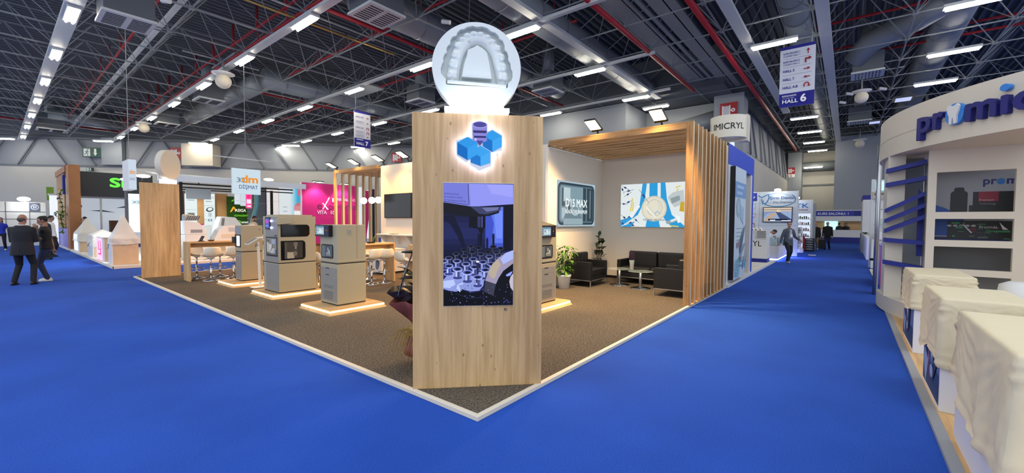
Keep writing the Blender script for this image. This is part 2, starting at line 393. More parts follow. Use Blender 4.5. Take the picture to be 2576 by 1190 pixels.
# walls
def diag(s, z): return (s, 56.2-s, z)
m = MB(); m.prism([(-12, 68.2), (26.2, 30.0), (26.7, 30.5), (-11.5, 68.7)], 0, 6.1)
wb = struct(m.build('wall_back', 'wall_lower'))
m = MB(); m.prism([(-12, 68.3), (26.2, 30.1), (26.7, 30.6), (-11.5, 68.8)], 6.1, 8.45); m.build('wall_panel', 'wall_upper', wb)
m = MB(); m.prism([(-12, 68.3), (26.2, 30.1), (26.7, 30.6), (-11.5, 68.8)], 8.45, 10.5); m.build('wall_gable', 'deck', wb)
m = MB()
for i in range(22):
    s = -8+i*1.6; up = 1 if (i % 7) in (3, 5, 6) else -1
    a, b = (s, s+1.0) if up > 0 else (s+1.0, s)
    m.bar(V(*diag(a, 6.15))+V(-.08, -.08, 0), V(*diag(b, 8.35))+V(-.08, -.08, 0), 0.1, 0.1)
m.bar(diag(-12, 6.1), diag(26.2, 6.1), 0.14, 0.14); m.bar(diag(-12, 8.42), diag(26.2, 8.42), 0.25, 0.2)
m.build('brace', 'brace', wb)
m = MB(); m.box(22.5, 25.6, 9.92, 19.5, 0, 8.3); struct(m.build('wall_inner', 'panel_grey'))
struct(B(25.6, 26.1, 5.5, 12.0, 0, 8.3).build('wall_passage', 'panel_grey'))
c_ = struct(B(24.5, 25.6, 4.36, 5.8, 0, 8.35).build('wall_column', 'panel_grey'))
ws = struct(B(25.6, 49.2, 4.62, 4.9, 0, 5.6).build('wall_side', 'wall_lower'))
m = MB()
m.add([(25.6, 4.62, 5.6), (49.2, 4.62, 5.6), (49.2, 4.95, 8.3), (25.6, 4.95, 8.3)], [(0, 1, 2, 3)]); m.build('wall_panel', 'wall_upper', ws, solid=0.05)
m = MB()
for i in range(12):
    x = 26+i*1.95; m.bar((x, 4.57, 5.6), (x+(0.9 if i % 2 else -0.1), 4.9, 8.3), 0.12, 0.12)
m.build('brace', 'brace', ws)
struct(B(22.5, 49.6, 4.9, 30.4, 8.35, 10.5).build('wall_gable', 'deck'))
struct(B(25.6, 26.7, 12.0, 30.6, 0, 8.35).build('wall_link', 'panel_grey'))
struct(B(49.2, 50.0, -30, 5, 8.3, 10.5).build('wall_gable', 'deck'))
wf = struct(B(49.2, 49.6, 0.9, 4.9, 0, 8.3).build('wall_far', 'wall_lower'))
B(49.12, 49.2, 0.9, 4.6, 5.1, 5.25).build('wall_rail', 'brace', wf)
struct(B(43.0, 49.6, -30.0, 0.98, 0, 8.55).build('wall_right', 'panel_grey'))
tag(MB().tube([(48.6, 4.5, 6.9), (48.6, 1.0, 6.9)], 0.42, 12).build('air_duct', 'duct', smooth=True), 'grey duct crossing in front of the far corridor end wall', 'duct')
tag(MB().tube([(25.2, 10.2, 6.35), (25.2, 8.6, 6.55), (25.2, 7.6, 7.0), (25.2, 5.8, 7.3)], 0.5, 12).build('air_duct', 'duct', smooth=True), 'fat flexible duct bending along the wall beside the column with the hose sign', 'duct')

# =================================================================== UNDER THE ROOF
def ytray(x, y0, y1, z, w, h, m_, name, label, cat, g=None):
    o = B(x-w/2, x+w/2, y0, y1, z-h/2, z+h/2).build(name, m_); tag(o, label, cat, g); return o
def xtray(y, x0, x1, z, w, h, m_, name, label, cat, g=None):
    o = B(x0, x1, y-w/2, y+w/2, z-h/2, z+h/2).build(name, m_); tag(o, label, cat, g); return o
g = 'cable trays carrying the lamp rows'
ytray(1.75, 9, 54, 8.15, 0.42, 0.12, 'tray_white', 'cable_tray', 'wide white cable tray of the leftmost lamp row', 'cable tray', g)
ytray(6.54, 6, 49, 8.15, 0.26, 0.10, 'tray_white', 'cable_tray', 'white cable tray of the second lamp row from the left', 'cable tray', g)
ytray(11.4, 4, 44.5, 8.15, 0.15, 0.10, 'tray_white', 'cable_tray', 'white cable tray of the third lamp row, passing behind the tooth disc', 'cable tray', g)
ytray(16.2, 6, 40, 8.15, 0.13, 0.10, 'tray_white', 'cable_tray', 'thin cable tray of the lamp row directly right of the tooth disc', 'cable tray', g)
ytray(21.05, 7, 35, 8.15, 0.12, 0.10, 'tray_white', 'cable_tray', 'thin cable tray low over the grey inner wall, right of the disc', 'cable tray', g)
ytray(4.1, 7, 51, 8.75, 0.13, 0.13, 'tray_white', 'roof_beam', 'pinkish white roof beam between the first and second lamp rows', 'beam')
g = 'beams running towards the far corridor'
xtray(8.05, 7, 22.4, 8.2, 0.30, 0.12, 'tray_white', 'roof_beam', 'perforated pale beam alongside the big duct right of the disc', 'beam', g)
xtray(3.06, 10, 30, 8.2, 0.34, 0.12, 'tray_white', 'roof_beam', 'pale perforated beam ending behind the hall 6 sign', 'beam', g)
xtray(0.80, 12, 49, 8.2, 0.34, 0.12, 'tray_white', 'roof_beam', 'long pale beam right of the hall 6 sign reaching the grey block', 'beam', g)
g = 'grey cable ladders in the roof between the red pipes'
for px, ww, lb in ((1537, 0.75, 'widest grey cable ladder next to the left red pipe'), (1572, 0.16, 'thin round conduit beside the widest cable ladder'), (1602, 0.16, 'second thin conduit between the grey cable ladders'), (1648, 0.55, 'middle grey cable ladder between the red pipes'), (1682, 0.34, 'narrow grey cable ladder nearest the right red pipe')):
    p = fz(px, 0, 8.7); xtray(p.y, p.x-1, 24.4, 8.7, ww*.85, 0.08, 'truss', 'cable_ladder', lb, 'cable ladder', g)
def redx(px, py, z, x0, x1, r, lb):
    p = fz(px, py, z); tag(MB().tube([(x0, p.y, z), (x1, p.y, z)], r, 8).build('sprinkler_pipe', 'red_pipe', smooth=True), lb, 'pipe', 'red sprinkler pipes')
def redy(px, py, z, y0, y1, r, lb, drops=True):
    p = fz(px, py, z); m = MB().tube([(p.x, y0, z), (p.x, y1, z)], r, 8)
    if drops:
        y = y0+1
        while y < y1: m.tube([(p.x, y, z), (p.x, y, 10.0)], 0.025, 5); y += 2.575
    tag(m.build('sprinkler_pipe', 'red_pipe', smooth=True), lb, 'pipe', 'red sprinkler pipes')
redx(1600, 104, 8.2, 8, 22.3, 0.085, 'red pipe left of the grey cable ladders, right of the disc')
redx(1810, 108, 8.2, 11, 46, 0.10, 'thick red pipe right of the grey cable ladders')
redx(958, 79, 8.6, fz(815, 12, 8.6).x, 22, 0.07, 'red pipe sloping down behind the top of the tooth disc')
redx(800, 265, 9.0, fz(596, 218, 9.0).x, 22, 0.08, 'red pipe running above the hall 7 sign')
redx(300, 332, 9.0, -10, 16, 0.08, 'far red pipe just above the back wall')
mat('brass', '#b8954e', .35, .6); p = fz(800, 67, 8.45); tag(MB().tube([(fz(600, -7, 8.45).x, p.y, 8.45), (fz(992, 138, 8.45).x, p.y, 8.45)], .035, 8).build('gas_pipe', 'brass', smooth=True), 'thin golden pipe crossing the roof left of the tooth disc', 'pipe')
redy(706, 68, 8.6, 7, 47, 0.07, 'long red pipe beside the second white cable tray')
redy(640, 75, 9.1, 7, 47, 0.05, 'thin red pipe with drops left of the second lamp row')
redy(830, 140, 9.3, 9, 42, 0.05, 'red pipe with drops right of the second lamp row')
redy(1100, 170, 9.0, 8, 40, 0.05, 'red pipe above the third cable tray')
redy(300, 130, 9.1, 9, 50, 0.045, 'red pipe beside the pinkish roof beam')
redy(2200, 35, 9.3, -24, 2, 0.05, 'high red pipe over the right aisle', False)
redy(2200, 105, 9.3, -24, 2, 0.05, 'second high red pipe over the right aisle', False)
redy(2300, 110, 9.0, -24, 0, 0.05, 'third high red pipe over the right aisle', False)
def ductx(px, py, z, x0, x1, r, lb, elbow=False, rings=True):
    p = fz(px, py, z); m = MB().tube([(x0, p.y, z), (x1, p.y, z)], r, 18)
    if rings:
        x = x0+1
        while x < x1: m.tube([(x-.03, p.y, z), (x+.03, p.y, z)], r+0.025, 18, cap=False); x += 1.6
    if elbow: m.tube([(x1-.2, p.y, z), (x1+.4, p.y, z-.15), (x1+.75, p.y, z-.6), (x1+.85, p.y, z-1.3), (x1+.85, p.y, z-2.6)], r, 18)
    tag(m.build('air_duct', 'duct', smooth=True), lb, 'duct', 'round ventilation ducts under the roof')
ductx(1480, 128, 8.75, 6, 22.3, 0.52, 'large round duct right of the disc, beside the perforated beam')
ductx(1000, 35, 9.0, fz(870, 0, 9.0).x, 20, 0.55, 'round duct passing behind the tooth disc')
ductx(850, 243, 9.0, fz(655, 200, 9.0).x, 20.5, 0.52, 'round duct above the hall 7 sign ending in an elbow', True)
ductx(200, 300, 9.2, fz(118, 290, 9.2).x, fz(320, 315, 9.2).x, 0.5, 'distant round duct low on the left below the roof')
ductx(2350, 130, 9.2, 8, 42, 0.55, 'big round duct right of the satellite shaped speaker')
ductx(2060, 265, 9.2, 16, 46, 0.42, 'round duct hanging just right of the hall 6 sign')
p = fz(2200, 90, 9.2); tag(MB().tube([(p.x-2.5, p.y-2.0, 9.2), (p.x-1.0, p.y-1.2, 9.2), (p.x, p.y+0.1, 9.0), (p.x+0.4, p.y+0.6, 8.4)], 0.45, 16).build('air_duct', 'duct', smooth=True), 'short elbow duct reaching to the air unit over the aisle', 'duct')
p = fz(660, 205, 9.0); q_ = fz(418, 284, 9.0); tag(MB().tube([(p.x, p.y, 9.0), (p.x, q_.y, 9.0)], 0.50, 18).build('air_duct', 'duct', smooth=True), 'round duct running towards the back wall beside the second lamp row', 'duct', 'round ventilation ducts under the roof')
# ventilation boxes with grilles
g = 'grey air outlet boxes hanging from the roof'
def airbox(px, py, z, s, lb):
    p = fz(px, py, z); t = thing('air_outlet_box', lb, 'air outlet', (p.x, p.y, z), 0, g)
    B(-s/2, s/2, -s/2, s/2, 0, s*0.75).build('housing', 'grey_box', t, bevel=0.01)
    B(-s/2-.04, s/2+.04, -s/2-.04, s/2+.04, -0.07, 0).build('flange', 'tray_white', t)
    m = MB()
    for q in (-1, 1):
        for i in range(8): m.box(q*s*.25-s*.19, q*s*.25+s*.19, -s*.4+i*s*.11, -s*.4+i*s*.11+.03, -0.085, -0.07)
    m.build('grille', 'black', t)
    MB().tube([(0, 0, s*.75), (0, 0, s*.75+1.2)], 0.3, 14).build('duct_neck', 'duct', t, smooth=True)
for px, py, z, s, lb in ((318, 52, 7.6, 1.15, 'air outlet box at the top left between the first lamp rows'), (948, 36, 7.9, 1.15, 'large air outlet box left of the disc at the top'), (525, 252, 8.0, 1.1, 'air outlet box under the second lamp row'),
    (420, 312, 8.0, 1.1, 'smaller air outlet box further along the second lamp row'), (1058, 256, 8.0, 1.05, 'air outlet box just left of the tooth disc'), (1378, 229, 8.0, 1.05, 'air outlet box just right of the tooth disc'),
    (128, 326, 8.2, 1.4, 'distant air outlet box near the back wall on the left'), (2182, 185, 7.9, 1.0, 'air outlet box right of the hall 6 sign'), (2162, 306, 7.9, 1.1, 'air outlet box between the two dish speakers')):
    airbox(px, py, z, s, lb)
# dish speakers
g = 'white dish and globe speakers'
for px, py, z, r, lb in ((562, 205, 7.5, .42, 'dish speaker under the second lamp row, nearer one'), (362, 322, 7.6, .42, 'dish speaker under the second lamp row, farther one'), (2167, 245, 7.3, .36, 'dish speaker over the aisle, nearer one'), (2163, 362, 7.5, .40, 'dish speaker over the aisle, farther one')):
    p = fz(px, py, z); t = thing('dish_speaker', lb, 'speaker', p, 0, g)
    MB().ell((0, 0, 0), r*.72, r*.72, r*.72).build('globe', 'cream', t, smooth=True)
    MB().lathe([(r*.3, r*.55), (r, r*.75), (r*1.02, r*.8), (r*.3, r*.72)], n=24).build('dish', 'white', t, smooth=True)
    MB().tube([(0, 0, r*.7), (0, 0, 8.4-p.z)], 0.03, 6).build('stem', 'truss', t); B(-1.3, 1.3, -1.3, 1.3, 8.34-p.z, 8.36-p.z).build('hanger', 'truss', t) if 0 else MB().bar((-1.4, 0, 8.36-p.z), (1.4, 0, 8.36-p.z), .05).bar((0, -1.4, 8.36-p.z), (0, 1.4, 8.36-p.z), .05).build('hanger_bar', 'truss', t)
g = 'small white cameras and sensors in the roof'
for px, py in ((1112, 54), (745, 365), (412, 690), (2129, 235), (2212, 222), (2112, 257), (408, 1)):
    if py > 400: continue
    p = fz(px, py, 8.0); o = MB().tube([p, p+V(.12, -.25, -.06)], 0.07, 8).build('ceiling_camera', 'white'); tag(o, 'small white camera on a roof beam', 'camera', g)
# lamps: twin tube fittings
g = 'twin tube ceiling lamps in rows'
def fixture(first=[None]):
    t = thing('ceiling_lamp', 'twin tube ceiling lamp', 'ceiling lamp', (0, 0, 0), 0, g)
    B(-.15, .15, -.72, .72, 0, .09).build('housing', 'tray_white', t, bevel=0.01)
    m = MB()
    for sx in (-1, 1): m.tube([(sx*.075, -.66, -.03), (sx*.075, .66, -.03)], 0.035, 8)
    m.build('tube', 'tube', t, smooth=True)
    B(-.02, .02, -.02, .02, .09, .2).build('bracket', 'truss', t)
    return t
proto = fixture()
lamps = []
rows = [(1.75, [19.2, 24.3, 29.45, 34.6, 39.7, 44.9, 50.6], 'leftmost lamp row'), (6.54, [13.95, 19.1, 24.25, 29.4, 34.6, 39.6, 44.7], 'second lamp row from the left'),
    (11.4, [8.8, 14.0, 19.2, 24.4, 29.5, 34.6, 39.8, 44.2], 'third lamp row, the one nearest the tooth disc'), (16.2, [8.8, 14.1, 19.2, 24.3, 29.6, 34.5, 39.4], 'lamp row crossing right behind the disc'),
    (21.05, [8.75, 14.0, 19.2, 24.4, 29.5, 34.7], 'fifth lamp row, low above the inner wall'), (23.4, [8.55], 'row beside the flexible duct')]
for x, ys, nm in rows:
    for i, y in enumerate(ys): lamps.append((x, y, 8.0, ('nearest' if i == 0 else 'farthest' if i == len(ys)-1 else ['second', 'third', 'fourth', 'fifth', 'sixth', 'seventh'][i-1])+' lamp of the '+nm))
for x, y, l in ((17.7, 2.25, 'lamp just above and left of the hall 6 sign'), (31.2, 2.27, 'lamp right below the hall 6 sign, nearest of four'), (36.3, 2.3, 'second lamp beyond the hall 6 sign'), (41.2, 2.3, 'third lamp beyond the hall 6 sign'), (46.1, 2.3, 'farthest lamp beyond the hall 6 sign'),
    (17.98, -2.75, 'lamp over the right booths in front of the big duct'), (22.6, -2.88, 'lamp over the right booths crossing the big duct'), (14.2, -2.7, 'lamp at the top right corner above the curved booth'), (27.0, -2.9, 'far lamp over the right booths')): lamps.append((x, y, 8.0, l))
lamps.append((46.5, 2.6, 6.6, 'lamp hanging low before the far corridor end wall'))
for (s_, l) in ((1.9, 'broad lamp on the back wall under the leftmost row'), (7.0, 'broad lamp on the back wall under the second row'), (12.1, 'broad lamp on the back wall beside the lit grey box'), (17.3, 'broad lamp on the back wall at the end of the fourth row'), (21.3, 'broad lamp on the back wall below the hall 7 sign')):
    lamps.append((s_-1.1, 55.7-s_-1.1, 7.95, l))
for i, (x, y, z, l) in enumerate(lamps):
    wall_l = 'back wall' in l
    if i == 0: proto.location = (x, y, z); proto['label'] = l
    else: dup(proto, (x, y, z), PI/4 if wall_l else None, l)

# =================================================================== HANGING SIGNS
def uturn(p, x, y, s, c):
    p.ring(x, y, s*.32, s*.32, s*.16, c, 14, 180, 0); p.rect(x-s*.40, y-s*.35, x-s*.24, y, c); p.rect(x+s*.24, y-s*.12, x+s*.40, y, c)
    p.poly([(x+s*.10, y-s*.10), (x+s*.54, y-s*.10), (x+s*.32, y-s*.40)], c)
def arrow(p, x, y, s, ang, c):
    ca, sa = math.cos(ang), math.sin(ang); R = lambda a, b: (x+a*ca-b*sa, y+a*sa+b*ca)
    p.poly([R(-s*.5, -s*.07), R(s*.2, -s*.07), R(s*.2, s*.07), R(-s*.5, s*.07)], c); p.poly([R(.08*s, s*.26), R(.08*s, s*.1), R(.08*s, -s*.26), R(s*.5, 0)], c)
RD = '#9c1420'; NV = '#22248a'
W, H_ = 0.98, 2.02
t = thing('hanging_sign', 'white and navy direction banner marked HALL 6 under the roof', 'sign', (17.0, 0.98, 5.52), 0, 'hall direction banners')
B(0, .03, 0, W, 0, H_).build('banner', 'white', t)
p = Pic(W, H_, '#dcdfe8', 0.0015); p.rect(0, 0, W, .46, NV); p.rect(0, H_-.10, W, H_, NV)
for i, (a, b_, k) in enumerate((('KURS SALONU 1', 'COURSE HALL 1', 0), ('KURS SALONU 2', 'COURSE HALL 2', 1))):
    y = 1.76-i*.28; p.text(a, .09, y, .085, NV, 0.02, width=.46); p.text(b_, .09, y-.09, .085, '#3a3c80', 0, width=.46)
p.text('HALL 5', .09, 1.16, .12, NV, 0.02, width=.32); p.text('HALL 7', .09, .88, .12, NV, 0.02, width=.32); p.text('HALL 4-8', .09, .61, .12, NV, 0.02, width=.42)
for y in (1.60, 1.32, 1.06, .78): p.rect(.09, y, .88, y+.006, '#8a8ca8')
arrow(p, .78, 1.76, .18, PI/2, RD); p.poly([(.70, 1.38), (.74, 1.38), (.74, 1.50), (.84, 1.50), (.84, 1.54), (.70, 1.54)], RD); p.poly([(.80, 1.46), (.80, 1.58), (.88, 1.52)], RD)
arrow(p, .76, 1.19, .18, 0, RD); arrow(p, .76, .92, .18, PI, RD); uturn(p, .76, .66, .20, RD)
p.text('BURADASINIZ', .09, .34, .07, '#ffffff', 0.02, width=.40); p.text('YOU ARE HERE', .09, .27, .055, '#cfd0f0', 0, width=.34); p.text('HALL', .09, .12, .17, '#ffffff', 0.03, width=.44); p.text('6', .60, .12, .34, '#ffffff', 0.04)
p.build('banner_print', 'print_matt', t, (-.002, W, 0), (0, -1, 0), (-1, 0, 0))
MB().tube([(.015, .1, H_), (.015, .1, 2.85)], .006, 5).build('cable', 'truss', t); MB().tube([(.015, W-.1, H_), (.015, W-.1, 2.85)], .006, 5).build('cable', 'truss', t)
t = thing('hanging_sign', 'white and navy direction banner marked HALL 7 under the roof', 'sign', (11.85, 20.0, 5.42), 0, 'hall direction banners')
W, H_ = 0.94, 1.86
B(0, W, 0, .03, 0, H_).build('banner', 'white', t)
p = Pic(W, H_, '#d9dbe2', 0.0015); p.rect(0, 0, W, .46, NV); p.rect(0, H_-.10, W, H_, NV)
p.text('HALL 4-8', .09, 1.52, .11, NV, 0.02, width=.42); p.text('HALL 5-6', .09, .98, .11, NV, 0.02, width=.42)
for s_, y in (('KURS SALONU 3-4', 1.30), ('KURS SALONU 1-2', .78), ('KURS SALONU 5', .58)): p.text(s_, .09, y, .07, NV, 0.02, width=.46)
for s_, y in (('COURSE HALL 3-4', 1.21), ('COURSE HALL 1-2', .69), ('COURSE HALL 5', .50)): p.text(s_, .09, y, .065, '#55578a', 0, width=.46)
arrow(p, .76, 1.55, .16, PI, RD); arrow(p, .76, 1.27, .16, PI, RD); uturn(p, .76, 1.0, .19, RD); uturn(p, .76, .76, .19, RD); arrow(p, .76, .56, .16, PI, RD)
p.rect(.10, .37, .48, .40, '#ffffff'); p.text('HALL', .09, .12, .18, '#ffffff', 0.03, width=.44); p.text('7', .60, .10, .32, '#ffffff', 0.04)
p.build('banner_print', 'print_matt', t, (0, -.002, 0), (1, 0, 0), (0, -1, 0))
MB().tube([(.1, .015, H_), (.1, .015, 2.95)], .006, 5).build('cable', 'truss', t); MB().tube([(W-.1, .015, H_), (W-.1, .015, 2.95)], .006, 5).build('cable', 'truss', t); B(0, W, -1.3, 1.4, 2.90, 2.94).build('hanger_bar', 'truss', t)
# fire hose signs
def hose(loc, u, n, s, lb, arrow_=False):
    t = thing('fire_hose_sign', lb, 'sign', loc, 0, 'red fire hose signs')
    u, n = Vector(u), Vector(n); p = Pic(s, s, '#a31c22', 0.002)
    p.rect(s*.16, s*.17, s*.58, s*.80, '#c9c9cf'); p.rect(s*.12, s*.12, s*.18, s*.84, '#f0f0f2'); p.rect(s*.55, s*.12, s*.61, s*.84, '#f0f0f2'); p.rect(s*.2, 0, s*.24, s*.16, '#f0f0f2')
    p.rect(s*.6, s*.48, s*.68, s*.52, '#f0f0f2'); p.ell(s*.77, s*.5, s*.12, s*.12, '#f0f0f2'); p.ell(s*.77, s*.5, s*.05, s*.05, '#a31c22')
    MB().plate([(0, 0), (s, 0), (s, s), (0, s)], (0, 0, 0), u, (0, 0, 1), n, 0, .03).build('board', 'red_pipe', t)
    p.build('board_print', 'print', t, n*.032, u, n)
    if arrow_:
        q = Pic(s, s*.5, '#e8e8ea', 0.002); arrow(q, s*.5, s*.25, s*.42, -PI/2, '#a31c22'); q.build('arrow_board', 'print', t, V(0, 0, -s*.52)+n*.01, u, n)
q1, q2 = fx(1812, 264, 24.45), fx(1853, 257, 24.45); s_ = q1.y-q2.y
hose((24.45, q1.y, fx(1812, 296, 24.45).z-.1), (0, -1, 0), (-1, 0, 0), s_*1.05, 'red fire hose sign on the grey column above the round cream sign')
q1 = fx(1981, 417, 47.5); s_ = q1.y-fx(2000, 417, 47.5).y
struct(B(47.6, 49.2, q1.y-1.1, 4.62, 0, 8.2).build('wall_pier', 'panel_grey'))
hose((47.58, q1.y, fx(1981, 438, 47.5).z), (0, -1, 0), (-1, 0, 0), s_, 'red fire hose sign with arrow at the far corridor end', True)
def ondiag(px, py):
    d = ray(px, py); k = (56.0-EYEP.x-EYEP.y)/(d.x+d.y); return EYEP+d*k
U45, N45 = V(.70711, -.70711, 0), V(-.70711, -.70711, 0)
q = ondiag(430, 399); hose(q+N45*.1, U45, N45, (ondiag(459, 399)-q).length, 'red fire hose sign behind the blank round disc on the left')
q = ondiag(986, 408); hose(q+N45*.1, U45, N45, (ondiag(1010, 408)-q).length, 'small red hose sign frame above the lit wall of the middle booth')
# exit signs
def exitsign(px, py, px2, py2, lb):
    a = ondiag(px, py2); wd = (ondiag(px2, py2)-a).length; h = ondiag(px, py).z-a.z; t = thing('exit_sign', lb, 'sign', a+N45*.15, 0, 'green exit signs')
    p = Pic(wd, h, '#0f4a38', 0.003); p.rect(wd*.08, h*.1, wd*.42, h*.9, '#dfe8e4'); G = '#0f4a38'
    p.ell(wd*.30, h*.78, wd*.035, h*.07, G); p.line([(wd*.28, h*.68), (wd*.24, h*.45)], wd*.05, G); p.line([(wd*.24, h*.45), (wd*.31, h*.33), (wd*.27, h*.15)], wd*.035, G)
    p.line([(wd*.24, h*.45), (wd*.18, h*.30), (wd*.11, h*.27)], wd*.035, G); p.line([(wd*.28, h*.66), (wd*.20, h*.62), (wd*.16, h*.48)], wd*.025, G); p.line([(wd*.28, h*.64), (wd*.34, h*.52), (wd*.39, h*.56)], wd*.025, G)
    arrow(p, wd*.70, h*.5, h*.8, -PI/2, '#dfe8e4'); p.rect(wd*.64, h*.45, wd*.76, h*.88, '#dfe8e4')
    MB().plate([(0, 0), (wd, 0), (wd, h), (0, h)], (0, 0, 0), U45, (0, 0, 1), N45, -.1, 0).build('board', 'black', t); p.build('board_print', 'print', t, N45*.003, U45, N45)
exitsign(211, 372, 259, 395, 'large green running man exit sign on the upper back wall'); exitsign(221, 422, 237, 431, 'small green exit sign under the large one')
q = ondiag(480, 420); wd = (ondiag(556, 420)-q).length; h = ondiag(480, 367).z-q.z
tag(MB().plate([(0, 0), (wd, 0), (wd, h), (0, h)], q, U45, (0, 0, 1), N45, 0, 1.2).build('duct_box', 'cream'), 'large cream box on the back wall lit from above', 'duct box')
tag(MB().plate([(0, 0), (1.6, 0), (1.6, 2.3), (0, 2.3)], ondiag(262, 415), U45, (0, 0, 1), N45, -.1, .25).build('wall_post', 'panel_grey'), 'grey upright panel on the back wall right of the exit sign', 'wall panel')

# =================================================================== THE CORNER BOOTH
PZ = 0.035                                   # top of the carpeted platform
XA, YA, XB, YB = 2.41, 2.28, 11.25, 15.30
t = thing('booth_platform', 'dark grey carpeted booth platform with a pale edging strip', 'platform', (0, 0, 0))
B(XA+.05, XB, YA+.05, YB-.04, 0, PZ).build('carpet', 'carpet_grey', t)
m = MB(); m.box(XA, XA+.05, YA, YB, 0, PZ+.004); m.box(XA+.05, XB, YA, YA+.05, 0, PZ+.004); m.box(XA+.05, XB, YB-.04, YB, 0, PZ+.004)
m.build('edging', 'cream', t, bevel=0.004)
# ---- front pillar: triangular, its broad face towards the corner
R2 = 0.70711
UP, NP = V(.877, -.851, 0).normalized(), V(-.851, -.877, 0).normalized()    # along the face, out of the face
def tri_pillar(name, a, b, c, z1, label):
    t = thing(name, label, 'advertising pillar', (0, 0, 0))
    m = MB(); m.prism([a, b, c], PZ, z1); m.build('body', 'oak_z', t, bevel=0.004); return t
pt = tri_pillar('advertising_pillar', (2.432, 3.136), (3.309, 2.285), (3.309, 3.136), 2.612, 'tall oak pillar at the booth corner with a large upright screen')
PO = V(2.432, 3.136, 0); PW = (V(3.309, 2.285, 0)-PO).length
SW, SH = .655, 1.150; s0 = PO+UP*.285+V(0, 0, .818)
t = thing('display_screen', 'large upright screen on the front pillar showing a blue lit milling machine', 'screen', (0, 0, 0))
MB().plate([(-.006, -.006), (SW+.006, -.006), (SW+.006, SH+.006), (-.006, SH+.006)], s0, UP, (0, 0, 1), NP, -.03, .004).build('bezel', 'cream', t)
MB().plate([(-.001, -.001), (SW+.001, -.001), (SW+.001, SH+.001), (-.001, SH+.001)], s0, UP, (0, 0, 1), NP, 0, .006).build('panel', 'black_gloss', t)
p = Pic(SW, SH, '#0a0c22', .00004); k = SW/575.0
def q(x, y): return ((x-247)*k, SH-(y-68)*k)      # crop pixels of the screen -> metres on it
def P_(pts, c): p.poly([q(*a) for a in pts], c)
P_([(247,68),(820,72),(822,235),(470,262),(247,225)], '#8288e6'); P_([(247,68),(447,72),(452,245),(247,215)], '#7378d4')
P_([(456,74),(820,74),(820,236),(472,258)], '#8d92ec'); P_([(600,74),(820,74),(820,180),(640,150)], '#9a9ef2')
p.line([q(448,72),q(450,150),q(456,244)], .006, '#2b2c66'); p.line([q(247,218),q(450,246)], .005, '#2b2c66')
for i, (s_, y, x) in enumerate((('DINGLE MOTOR', 160, 252), ('LE CLAMP IS OPEN', 186, 250), ('OF THE SPINDLE MOTOR', 214, 250))): a = q(x, y); p.text(s_, a[0], a[1], .022, '#3c3f92', 0.01, width=.135+.035*i, rot=-.06)
for i in range(8): P_([(247+0, 300+i*45),(720, 300+i*45),(720, 345+i*45),(247, 345+i*45)], ['#171a3e','#1a1e48','#1e2352','#202659','#202658','#1a1f4b','#15193d','#101331'][i])
P_([(247,330),(330,330),(400,480),(430,600),(400,600),(360,500),(300,400),(247,370)], '#10132f')
P_([(590,262),(738,258),(738,600),(590,600)], '#3c4fc0'); P_([(620,262),(736,258),(736,560),(640,560),(660,400)], '#5a74e6'); P_([(660,300),(730,290),(730,520),(680,520)], '#6f8af2')
P_([(247,225),(470,258),(720,255),(700,310),(620,335),(440,342),(247,315)], '#14151f'); P_([(470,262),(720,258),(712,290),(600,322),(540,318)], '#3a3f66'); P_([(560,268),(700,262),(690,285),(600,300)], '#6a70a0')
P_([(738,250),(822,238),(822,520),(738,600)], '#0b0c1c')
P_([(455,340),(590,335),(588,430),(575,440),(572,470),(565,475),(558,580),(546,580),(545,475),(525,440),(455,430)], '#0d0e1a'); P_([(524,340),(552,340),(550,430),(524,428)], '#2f3563'); P_([(558,340),(566,340),(565,430),(558,430)], '#5460a8')
for x, y0, y1, w_ in ((605, 515, 640, 18), (656, 480, 600, 20), (535, 480, 600, 20), (806, 520, 640, 18)): P_([(x-w_/2,y0+18),(x-w_*.3,y0),(x+w_*.3,y0),(x+w_/2,y0+18),(x+w_/2,y1),(x-w_/2,y1)], '#121430')
P_([(247,790),(420,680),(600,640),(822,620),(822,1083),(247,1083)], '#1b2150')
P_([(247,860),(300,800),(420,790),(560,800),(580,860),(575,910),(540,955),(470,960),(400,940),(350,960),(290,950),(247,935)], '#8a96d8'); P_([(247,870),(330,860),(345,900),(300,930),(247,925)], '#b4c4fa')
P_([(247,948),(350,965),(400,945),(470,975),(570,955),(575,1083),(247,1083)], '#06070f')
cups = [(470,585,1,.35),(415,612,1,.3),(535,598,1,.3),(655,588,1,.3),(718,602,1,.3),(350,645,1.05,.4),(485,630,1.05,.35),(610,630,1,.3),(680,635,1,.45),(420,665,1.05,.45),(552,650,1.05,.45),(745,655,1,.6),(290,680,1.1,.6),(622,670,1.1,.7),(490,690,1.15,.75),(700,690,1.1,.75),(357,705,1.2,.85),(570,715,1.2,.85),(430,730,1.25,.9),(640,732,1.2,.8),(290,745,1.3,1.0),(500,755,1.25,.9),(362,772,1.4,1.0),(590,780,1.35,.95),(247,705,1.2,.9),(443,800,1.45,1.0),(527,840,1.4,1.0)]
